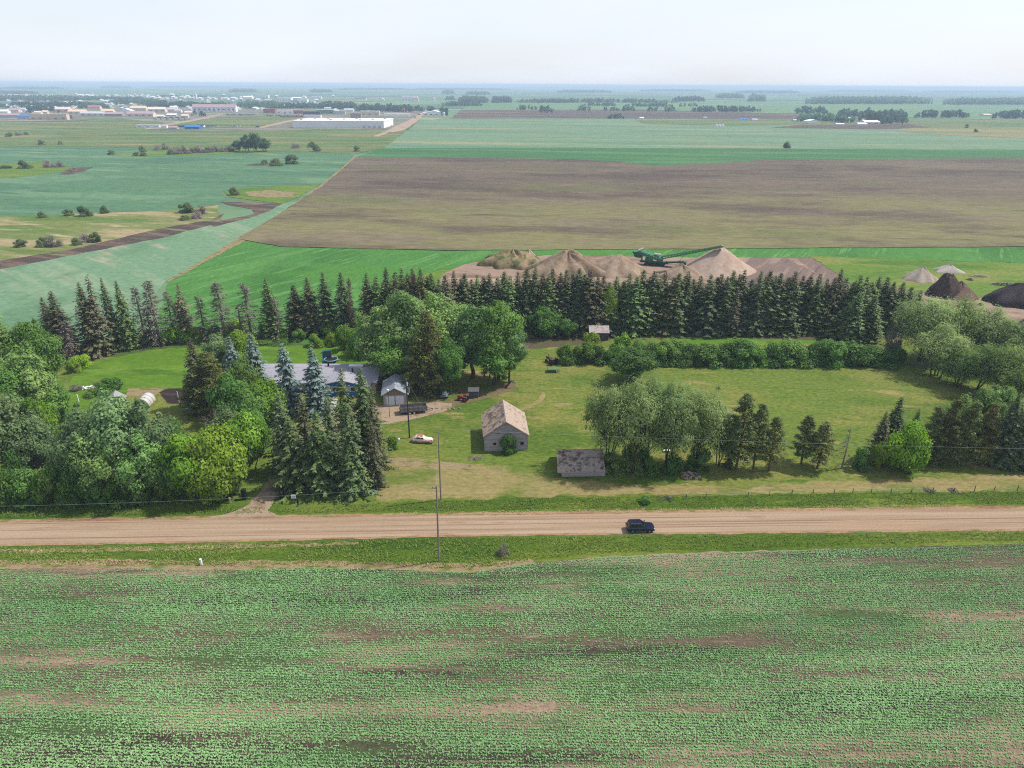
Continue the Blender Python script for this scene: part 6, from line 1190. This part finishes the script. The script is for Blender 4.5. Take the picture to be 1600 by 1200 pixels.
# middle and back rows
k = 0
for x, y, w_, wl, rf in [(15, 151, 8, 'white', 'white'), (26, 151, 12, 'cream', 'pink'), (18, 157.5, 4, 'white', 'white'), (39, 150, 4, 'white', 'grey'), (64, 154, 5, 'white', 'grey'), (71, 154, 9, 'white', 'white'), (80, 152, 6, 'white', 'white'), (87, 155, 7, 'white', 'grey'), (95.5, 155, 3, 'white', 'white'), (102.5, 155.5, 6, 'white', 'white'), (104, 151, 14, 'mauve', 'mauve'), (126, 151, 9, 'white', 'white'), (136, 151, 6, 'white', 'white'), (124, 155.5, 5, 'white', 'grey'),
    (131, 155, 3, 'white', 'white'), (144, 153, 7, 'cream', 'white'), (151, 153.5, 7, 'white', 'white'), (163, 165, 3, 'white', 'grey'), (172, 164, 4, 'white', 'grey'), (169, 155, 4, 'white', 'white'), (180, 154, 9, 'white', 'grey'), (188, 155, 7, 'white', 'white'), (199, 155, 14, 'white', 'grey'), (229, 154.5, 5, 'white', 'white'), (238, 154, 11, 'white', 'white'), (249, 155.5, 10, 'cream', 'white'), (258, 155, 8, 'white', 'grey'), (270, 154, 11, 'white', 'white'), (284, 153.5, 12, 'white', 'cream'), (292, 153, 8, 'white', 'white'),
    (302, 154.5, 5, 'white', 'grey'), (312, 156, 6, 'cream', 'white'), (325, 155, 7, 'white', 'white'), (333, 155.5, 8, 'white', 'grey'), (342, 155, 9, 'cream', 'brown'), (352, 156, 9, 'white', 'cream'), (364, 155.5, 12, 'white', 'white'), (376, 157, 8, 'grey', 'white'), (402, 158, 10, 'grey', 'white'), (417, 159, 12, 'grey', 'grey'), (205, 165, 8, 'cream', 'tan'), (190, 167, 7, 'grey', 'grey'), (248, 165, 8, 'white', 'cream'), (398, 171, 6, 'white', 'white'), (407, 171.5, 5, 'white', 'grey'), (437, 167, 4, 'white', 'white')]:
    B(x, y, w_, 3.6, 16, wl, rf, 'small pale house among the trees in the far town', group='small houses of the far town', name='town_house', cat='house', rz=random.uniform(-0.8, -0.35))
for i in range(130):
    x = random.choice([random.uniform(0, 230), random.uniform(0, 420), random.uniform(150, 560)]); y = random.choice([random.uniform(149, 156), random.uniform(157, 164), random.uniform(165, 172)]) + (0 if x < 400 else 3)
    B(x, y, random.uniform(3, 8), random.uniform(2.6, 3.8), 14, random.choice(['white', 'white', 'cream', 'grey', 'mauve']), random.choice(['white', 'white', 'grey', 'mauve', 'white', 'cream']), 'small pale house among the trees in the far town', group='small houses of the far town', name='town_house', cat='house', rz=random.uniform(-0.9, -0.3))
B(387, 154.5, 14, 4, 30, 'white', 'white', 'white hall left of the cream gabled ones beyond the town'); B(410, 153.5, 18, 4.4, 30, 'white', 'cream', 'white hall with creamy front beyond the town trees', 'flat', detail=True); B(443, 158, 23, 5, 40, 'white', 'cream', 'biggest white hall beyond the town trees', 'flat', detail=True); B(463, 155, 14, 3, 30, 'grey', 'white', 'white roofed grey hall beyond the biggest white one'); B(472, 160, 16, 4.5, 30, 'white', 'white', 'white hall right of the biggest one', 'flat', detail=True); B(460, 160, 10, 3, 20, 'grey', 'dark', 'dark roofed shed between two white halls')
B(494, 155, 16, 3.5, 24, 'white', 'white', 'white hall standing alone above the dark trees', 'flat'); B(488, 161, 7, 3, 20, 'white', 'white', 'small white block in the dark town trees', 'flat'); B(563, 156.5, 17, 3.5, 30, 'white', 'dark', 'dark roofed hall in the distance beyond the trees'); B(596, 157.5, 8, 4.5, 20, 'white', 'white', 'pale domed shed in the distance beyond the trees', 'front')
B(640, 158, 24, 6.5, 40, 'white', 'white', 'tall white plant building beyond the gravel road', 'flat', detail=True); B(649, 158.5, 9, 5.5, 30, 'cream', 'white', 'cream block of the tall white plant', 'flat'); B(540, 160, 12, 3, 20, 'cream', 'white', 'low cream shed in the distance beyond the trees', 'flat')
p = P(678.5, 158.5); m_ = MPP(678.5, 158.5); r = root('grain_silo', 'white round silo standing alone beyond the town', 'silo', p); MB().cyl((0, 0, 0), (0, 0, 5 * m_), 1.7 * m_, 14).build('shell', WM['white'], r); MB().tube([(0, 0, 5 * m_), (0, 0, 6 * m_)], [1.7 * m_, 0.2], 14).build('cap', WM['grey'], r)
p = P(306, 155); m_ = MPP(306, 155); r = root('grain_elevator', 'white tower of a grain elevator above the town roofs', 'tower', p); MB().box(-1.4 * m_, 1.4 * m_, 0, 10, 0, 6 * m_).build('wall', WM['white'], r); MB().prism_y([(-1.6 * m_, 6 * m_), (1.6 * m_, 6 * m_), (0, 8 * m_)], -0.5, 10.5).build('roof', WM['grey'], r)
# farmsteads on the right
B(1272, 193.5, 19, 6, 22, 'white', 'white', 'white curved farm shed left in the farmstead trees', 'front'); B(1313, 196, 12, 3, 12, 'white', 'white', 'low white shed on the dark yard of the farmstead'); B(1348, 196.5, 14, 4, 16, 'white', 'white', 'white barn at the left of the big farm hall'); B(1363, 195, 24, 6, 26, 'cream', 'white', 'big white roofed farm hall before dark trees', detail=True); B(1326, 187.5, 13, 4, 14, 'white', 'grey', 'white farmhouse deep in the farmstead trees'); B(1347, 189, 8, 3, 12, 'white', 'white', 'small white shed behind the big farm hall')
B(1244, 190, 8, 3, 10, 'grey', 'grey', 'grey shed at the left end of the farmstead'); B(1436, 182.5, 7, 3, 14, 'white', 'blue', 'pale blue house among the right farmstead trees'); B(1478, 183, 8, 2.5, 14, 'white', 'white', 'white shed under the right farmstead trees'); B(1543, 181.5, 12, 3, 18, 'cream', 'pink', 'pinkish barn left of the rightmost trees'); B(1583, 184, 9, 3, 14, 'grey', 'brown', 'grey brown house below the rightmost trees')
B(1163, 188.5, 12, 3, 14, 'white', 'blue', 'pale blue shed among the scrap yard vehicles'); B(1180, 189, 8, 3, 12, 'white', 'grey', 'white shed right in the scrap yard'); B(1003, 186, 6, 2.5, 12, 'white', 'white', 'small white shed at the lone bush in the far field'); B(1102, 185, 5, 2, 10, 'white', 'grey', 'tiny shed beyond the reddish scrap ground')
for i, x in enumerate((1119, 1124, 1129)):
    p = P(x, 198.5); r = root('storage_tank', ('left', 'middle', 'right')[i] + ' tank of the three white tanks at the scrap ground', 'tank', p, 0, 'white tanks at the scrap ground'); MB().cyl((0, 0, 0), (0, 0, 4.0), 2.3, 14).build('shell', WM['white'], r); MB().tube([(0, 0, 4.0), (0, 0, 5.0)], [2.3, 0.3], 14).build('cap', WM['grey'], r)
# parked vehicles of the town: one model, copied
def make_car(col, label, group):
    r = root('parked_vehicle', label, 'car', (0, 0, 0), 0, group)
    MB().box(-2.3, 2.3, -0.95, 0.95, 0.35, 1.05).build('body', WM[col], r, 0.1); MB().box(-1.4, 1.0, -0.85, 0.85, 1.05, 1.7).build('cabin', WM['dark'], r, 0.15)
    wb_ = MB()
    for x in (-1.4, 1.4): wb_.cyl((x, -0.96, 0.35), (x, 0.96, 0.35), 0.35, 10)
    wb_.build('wheel', RUBBER, r); return r
base = {c_: make_car(c_, f"{n_} parked in the far town lots", f"{n_}s of the town lots") for c_, n_ in (('white', 'white car'), ('dark', 'dark car'), ('red', 'red car'), ('grey', 'grey car'))}
spots = []
for i in range(16): spots.append((356 + i * 2.7, 180.5 - (i % 2) * 0.7, ['dark', 'white', 'grey', 'dark'][i % 4]))
for i in range(14): spots.append((414 + i * 4.5, 180.5 + (i % 3) * 0.7, ['white', 'grey', 'dark'][i % 3]))
for i in range(9): spots.append((440 + i * 4, 183 + (i % 2) * 0.7, ['red', 'red', 'dark'][i % 3]))
for i in range(16): spots.append((243 + i * 3.1, 187.2 - (i % 3) * 1.1, ['grey', 'white', 'dark'][i % 3]))
for i in range(6): spots.append((325 + i * 2.9, 198.5, 'white' if i % 2 else 'grey'))
for i in range(5): spots.append((357 + i * 4.4, 198.3, 'white'))
for i in range(8): spots.append((573 + i * 3, 199.8 - (i % 2), ['brown' if False else 'red', 'grey', 'dark', 'white'][i % 4]))
for i in range(5): spots.append((600 + i * 2.2, 197 - (i % 2), 'dark'))
spots += [(403, 199, 'dark'), (405, 198.6, 'white'), (648, 184, 'red'), (655, 180, 'dark'), (602, 191, 'white')]
used = {}
for x, y, c_ in spots:
    p = P(x, y); a_ = random.uniform(-0.3, 0.3) + (1.57 if random.random() < 0.3 else 0)
    if c_ not in used: o = base[c_]; used[c_] = 1
    else:
        o = base[c_].copy(); COL.objects.link(o)
        for ch in base[c_].children: cc = ch.copy(); COL.objects.link(cc); cc.parent = o
    o.location = (p[0], p[1], 0.3); o.rotation_euler = (0, 0, a_); o.scale = (1.5, 1.5, 1.5)
p = P(606, 189); r = root('box_truck', 'long white box truck parked behind the warehouse', 'truck', p, 0.05); MB().box(-12, 9, -1.6, 1.6, 1.2, 5.4).build('box', WM['white'], r); MB().box(9.3, 12.5, -1.5, 1.5, 0.8, 4.2).build('cab', WM['white'], r, 0.2)
for x in (-9, -7, 5, 10.5): wheel(r, x, -1.3, 0.8, 0.5); wheel(r, x, 1.3, 0.8, 0.5)

# ------------------------------------------------------------------ far trees: single masses where nobody could count them
def woods(name, x0, x1, ytop, ybase, hm, mat, label_kind='woodland', dens=1.0, seed=0):
    """a far wood: many small tree crowns of leaf clumps over the ground the wood covers"""
    R = np.random.default_rng(seed + int(x0) * 3 + int(ybase * 10)); Y0 = P((x0 + x1) / 2, ybase)[1]; mpp = MPP((x0 + x1) / 2, ybase)
    yb2 = max(ytop + hm / mpp * 0.85, 134.0); Y1 = max(P((x0 + x1) / 2, min(yb2, ybase - 0.05))[1], Y0 + hm * 0.8)
    W = (x1 - x0) * mpp; depth = Y1 - Y0
    n = int(min(1400, max(8, dens * W / (hm * 0.45) * (1 + min(depth, 900) / (hm * 3.0)))))
    Cs, Ss, Ts = [], [], []
    for i in range(n):
        f = R.random() ** 1.6; px = R.uniform(x0, x1); e = min(1, (px - x0) / (x1 - x0 + 1e-6) * 6, (x1 - px) / (x1 - x0 + 1e-6) * 6)
        by = ybase; q = P(px, by); q = q * 1.0; q[1] += depth * f; q[0] *= (q[1] / (q[1] - depth * f)) if q[1] > 0 else 1; h = hm * R.uniform(0.6, 1.2) * (0.45 + 0.55 * e); tn = R.normal(0.5, 0.22); k_ = 26
        d = unit(R.normal(size=(k_, 3))); Cs.append(np.array([q[0], q[1], h * 0.55]) + d * np.array([h * 0.3, h * 0.3, h * 0.45]) * R.uniform(0.6, 1.05, (k_, 1))); Ss.append(h * R.uniform(0.12, 0.24, k_)); Ts.append(tn + R.normal(0, 0.15, k_))
    C_ = np.concatenate(Cs); V = quads(C_, unit(R.normal(size=C_.shape) + np.array([0, -0.2, 0.7])), np.concatenate(Ss), 0.7, R); V[:, 2] = np.maximum(V[:, 2], 0.02)
    o = link(name, np_mesh(name, V, 4, np.concatenate(Ts)), None, LM[mat]); return tag(o, kind='stuff')
for x0, x1, yt, yb, hm, mt in [(-60, 60, 139, 147, 14, 'far'), (-20, 120, 146, 158, 14, 'far'), (0, 170, 157, 168, 14, 'fardark'), (40, 92, 163, 177, 16, 'fardark'), (86, 240, 148, 157, 13, 'far'), (170, 262, 152, 164, 14, 'far'), (228, 320, 156, 168, 14, 'fardark'), (270, 370, 157, 168, 14, 'far'), (365, 446, 155, 170, 15, 'far'), (430, 500, 158, 170, 14, 'fardark'), (496, 560, 156, 171, 15, 'fardark'), (556, 628, 160, 175, 15, 'fardark'), (240, 330, 147, 152, 12, 'far'), (610, 664, 162, 175, 15, 'fardark'), (300, 322, 175, 182, 13, 'fardark'), (667, 682, 163, 177, 15, 'fardark'), (684, 700, 163, 182, 14, 'fardark'), (0, 60, 163, 171, 13, 'far'), (120, 172, 160, 170, 13, 'far')]:
    woods('town_woodland', x0, x1, yt + 2, yb, hm * 0.9, mt, dens=0.8)
for x0, x1, yt, yb, hm, mt in [(158, 206, 133.5, 138, 18, 'far'), (358, 403, 138, 144.5, 18, 'far'), (484, 520, 138.5, 144.5, 18, 'far'), (690, 710, 138, 147, 18, 'far'), (716, 763, 149, 161.5, 18, 'far'), (768, 800, 149.5, 161, 18, 'fardark'), (728, 765, 142, 148, 16, 'far'), (690, 754, 159, 166, 12, 'far'), (696, 711, 151, 157, 16, 'far'), (805, 900, 155.5, 160.5, 14, 'far'), (812, 1062, 155, 161, 16, 'far'), (1050, 1102, 151, 159, 18, 'fardark'), (1117, 1163, 145, 154, 18, 'far'), (1168, 1196, 145, 159, 18, 'far'), (907, 966, 161, 166, 13, 'far'), (975, 1051, 161, 167, 13, 'far'),
    (1060, 1090, 162, 167, 14, 'far'), (1077, 1190, 167, 175.5, 15, 'fardark'), (807, 839, 165, 172, 14, 'far'), (842, 864, 167.5, 176.5, 15, 'far'), (902, 923, 168, 174, 14, 'far'), (942, 968, 168, 174, 14, 'far'), (970, 993, 167, 174, 14, 'far'), (1012, 1027, 168, 174.5, 14, 'far'), (1032, 1056, 167.5, 175, 15, 'far'), (947, 976, 179, 186, 10, 'far'), (1258, 1456, 149, 163, 18, 'far'), (1473, 1640, 152, 164, 18, 'far'), (870, 956, 140, 145, 18, 'far'), (1240, 1292, 167, 178, 17, 'fardark'), (1244, 1310, 177, 190, 12, 'far'), (1306, 1345, 171, 184, 16, 'fardark'), (1340, 1418, 170, 190, 17, 'fardark'), (1428, 1514, 173, 184.5, 16, 'fardark'), (1549, 1640, 173, 186, 16, 'fardark'), (1376, 1416, 182, 194, 14, 'fardark'), (1300, 1336, 182, 192, 12, 'far'),
    (0, 100, 135.5, 139.5, 20, 'far'), (520, 640, 137.5, 140.5, 18, 'far'), (1000, 1110, 139, 143, 18, 'far'), (1150, 1250, 140.5, 146, 18, 'far'), (1290, 1420, 140, 143.5, 18, 'far'), (1440, 1600, 141, 145, 18, 'far'), (640, 800, 138, 140.5, 20, 'far'), (230, 360, 134.5, 137, 20, 'far')]:
    woods('distant_woodland', x0, x1, yt, yb, hm, mt)
for i, (x0, x1, y) in enumerate([(-200, 400, 133.6), (300, 900, 136), (800, 1300, 137.6), (1200, 1800, 139.6), (700, 1250, 136.4), (-200, 500, 132.4)]):
    woods('horizon_woodland', x0, x1, y - 1.5, y, 26, 'far', dens=0.5, seed=i)

# ------------------------------------------------------------------ crop plants and grass that nobody could count
def fbm(x, y, sc, seed, sx=1.0, sy=1.0):
    R = np.random.default_rng(seed); v = np.zeros_like(x); amp = 1
    for o in range(4):
        for k in range(5):
            a = R.uniform(0, 6.28); f = (2 ** o) / sc * R.uniform(0.7, 1.3); v += amp * np.sin((x * sx * math.cos(a) + y * sy * math.sin(a)) * f * 6.28 + R.uniform(0, 6.28)) / 5
        amp *= 0.6
    return v
edge_w = np.array([P(x, y)[:2] for x, y in FIELD_EDGE])
R = np.random.default_rng(99)
rows = np.arange(39.0, 96, 0.40); xs_, ys_ = [], []
for i, y in enumerate(rows):
    half = 32 + y * 0.88; n = int(2 * half / 0.105); x = np.linspace(-half, half, n) + R.normal(0, 0.07, n)
    yy = y + (x * -0.018) + R.normal(0, 0.075, n) + 0.12 * np.sin(x * 0.06); xs_.append(x); ys_.append(yy)
x = np.concatenate(xs_); y = np.concatenate(ys_)
ye = np.interp(x, edge_w[:, 0], edge_w[:, 1])
bare = fbm(x, y, 26, 5, 0.30, 2.0) * 0.62 + fbm(x, y, 7, 6, 0.3, 2.2) * 0.5 + fbm(x, y, 1.8, 7, 0.4, 1.6) * 0.3
row_w = np.sin(np.round((y + x * 0.018) / 0.40) * 12.9898) * 0.34 + np.sin(np.round((y + x * 0.018) / 1.8) * 4.1) * 0.12
keep = (y < ye - 0.25) & (bare + row_w + R.normal(0, 0.36, len(x)) < 0.52); x, y, bare = x[keep], y[keep], bare[keep]
n = len(x); vig = np.clip(1.05 - 0.35 * np.clip(bare, -1, 1) + R.normal(0, 0.24, n), 0.4, 1.8); tint = 0.5 + 0.28 * fbm(x, y, 40, 9, 0.6, 1.0) + R.normal(0, 0.13, n)
Vs, Ts = [], []
for k in range(4):
    az = R.uniform(0, 6.28, n); d = np.stack([np.cos(az), np.sin(az), np.zeros(n)], 1); s = 0.078 * vig * R.uniform(0.75, 1.25, n)
    c = np.stack([x, y, 0.07 + 0.05 * vig * R.random(n) + (0.06 if k == 3 else 0)], 1) + d * (s * 0.8)[:, None] * (0.3 if k == 3 else 1)
    nr = unit(np.array([0, 0, 1.0]) + d * R.uniform(-0.1, 0.6, (n, 1)) + R.normal(size=(n, 3)) * 0.25); Vs.append(quads(c, nr, s, 0.72, R, d + np.array([0, 0, 0.25]))); Ts.append(tint + R.normal(0, 0.12, n))
LM['crop'] = leafmat('canola_leaf', (94, 142, 84), (158, 198, 134), 0.2, k=0.66, hue=0.0)
o = link('crop_plants', np_mesh('crop_plants', np.concatenate(Vs), 4, np.concatenate(Ts)), None, LM['crop']); tag(o, kind='stuff')
print('crop plants', n)

def grass(name, poly, dens, hgt, mat, seed, clump=0.5, wid=0.05):
    R = np.random.default_rng(seed); W = np.array([P(a, b)[:2] for a, b in poly]); lo, hi = W.min(0), W.max(0); n = int((hi - lo).prod() * dens); q = R.uniform(lo, hi, (n, 2))
    inside = np.zeros(n, bool); j = len(W) - 1
    for i in range(len(W)):
        c1 = (W[i, 1] > q[:, 1]) != (W[j, 1] > q[:, 1]); xx = (W[j, 0] - W[i, 0]) * (q[:, 1] - W[i, 1]) / (W[j, 1] - W[i, 1] + 1e-12) + W[i, 0]; inside ^= c1 & (q[:, 0] < xx); j = i
    q = q[inside]; f = fbm(q[:, 0], q[:, 1], 9, seed, 0.5, 1.3); q = q[f + R.normal(0, 0.4, len(q)) > -clump]; n = len(q); f = fbm(q[:, 0], q[:, 1], 9, seed, 0.5, 1.3)
    Vs, Ts = [], []; tn = 0.5 + 0.22 * f + R.normal(0, 0.12, n); hh = hgt * np.clip(1 + 0.4 * f + R.normal(0, 0.2, n), 0.4, 1.8)
    for k in range(3):
        az = R.uniform(0, 6.28, n); d = np.stack([np.cos(az), np.sin(az), np.zeros(n)], 1); b = np.stack([-d[:, 1], d[:, 0], d[:, 2]], 1) * wid * R.uniform(0.8, 1.5, (n, 1)); p0 = np.stack([q[:, 0], q[:, 1], np.zeros(n)], 1) + d * 0.05
        tip = p0 + d * (hh * R.uniform(0.3, 0.8, n))[:, None] + np.array([0, 0, 1.0]) * (hh * R.uniform(0.6, 1.0, n))[:, None]
        Vs.append(np.stack([p0 - b, p0 + b, tip], 1).reshape(-1, 3)); Ts.append(tn)
    o = link(name, np_mesh(name, np.concatenate(Vs), 3, np.concatenate(Ts)), None, LM[mat]); tag(o, kind='stuff')
LM['grass'] = leafmat('ditch_grass', (90, 116, 44), (138, 154, 78), 0.3, hue=0.0); LM['straw'] = leafmat('straw_blade', (164, 148, 98), (206, 190, 142), 0.2, hue=0.0)
VX = (-160, 1760)
grass('ditch_grass', [(VX[0], 866)] + [p_ for p_ in inset(ROAD_BOT, 3) if VX[0] < p_[0] < VX[1]] + [(VX[1], 829), (VX[1], 846)] + [p_ for p_ in inset(FIELD_EDGE, -5)[::-1] if VX[0] < p_[0] < VX[1]] + [(VX[0], 886)], 14, 0.34, 'grass', 3, 0.55)
grass('ditch_grass', [(VX[0], 797), (0, 790), (300, 787), (372, 790), (400, 792), (430, 796), (640, 784), (900, 778), (1350, 771), (VX[1], 767), (VX[1], 784)] + [p_ for p_ in inset(ROAD_TOP, -3)[::-1] if VX[0] < p_[0] < VX[1]] + [(VX[0], 812)], 11, 0.34, 'grass', 4, 0.5)
grass('straw_grass', [(VX[0], 896), (0, 882), (330, 885), (600, 885), (690, 888), (790, 884), (830, 876), (780, 880), (690, 881), (600, 879), (330, 877), (150, 874), (0, 877), (VX[0], 888)], 16, 0.3, 'straw', 5, 0.3)
grass('straw_grass', [(VX[0], 870), (0, 860), (300, 855), (560, 849), (560, 852), (300, 859), (0, 865), (VX[0], 874)], 12, 0.25, 'straw', 6, 0.1)
grass('straw_grass', [(620, 803.5), (1000, 798), (1300, 794), (VX[1], 789), (VX[1], 787), (1300, 792), (1000, 796), (620, 801)], 10, 0.3, 'straw', 8, 0.3)

# ------------------------------------------------------------------ haze
def haze_box(dens):
    t = NT('haze_air'); v = t.n('VolumePrincipled'); v.inputs['Density'].default_value = dens; v.inputs['Color'].default_value = (0.62, 0.81, 1.0, 1); v.inputs['Anisotropy'].default_value = 0.0
    t.t.links.new(v.outputs[0], t.out.inputs['Volume'])
    S_ = 58000; o = MB().box(-S_, S_, -300, S_, -1.2, 76).build('haze', t.m); tag(o, kind='stuff'); return o
haze_box(1.45e-4)
SC.cycles.volume_step_rate = 1.0
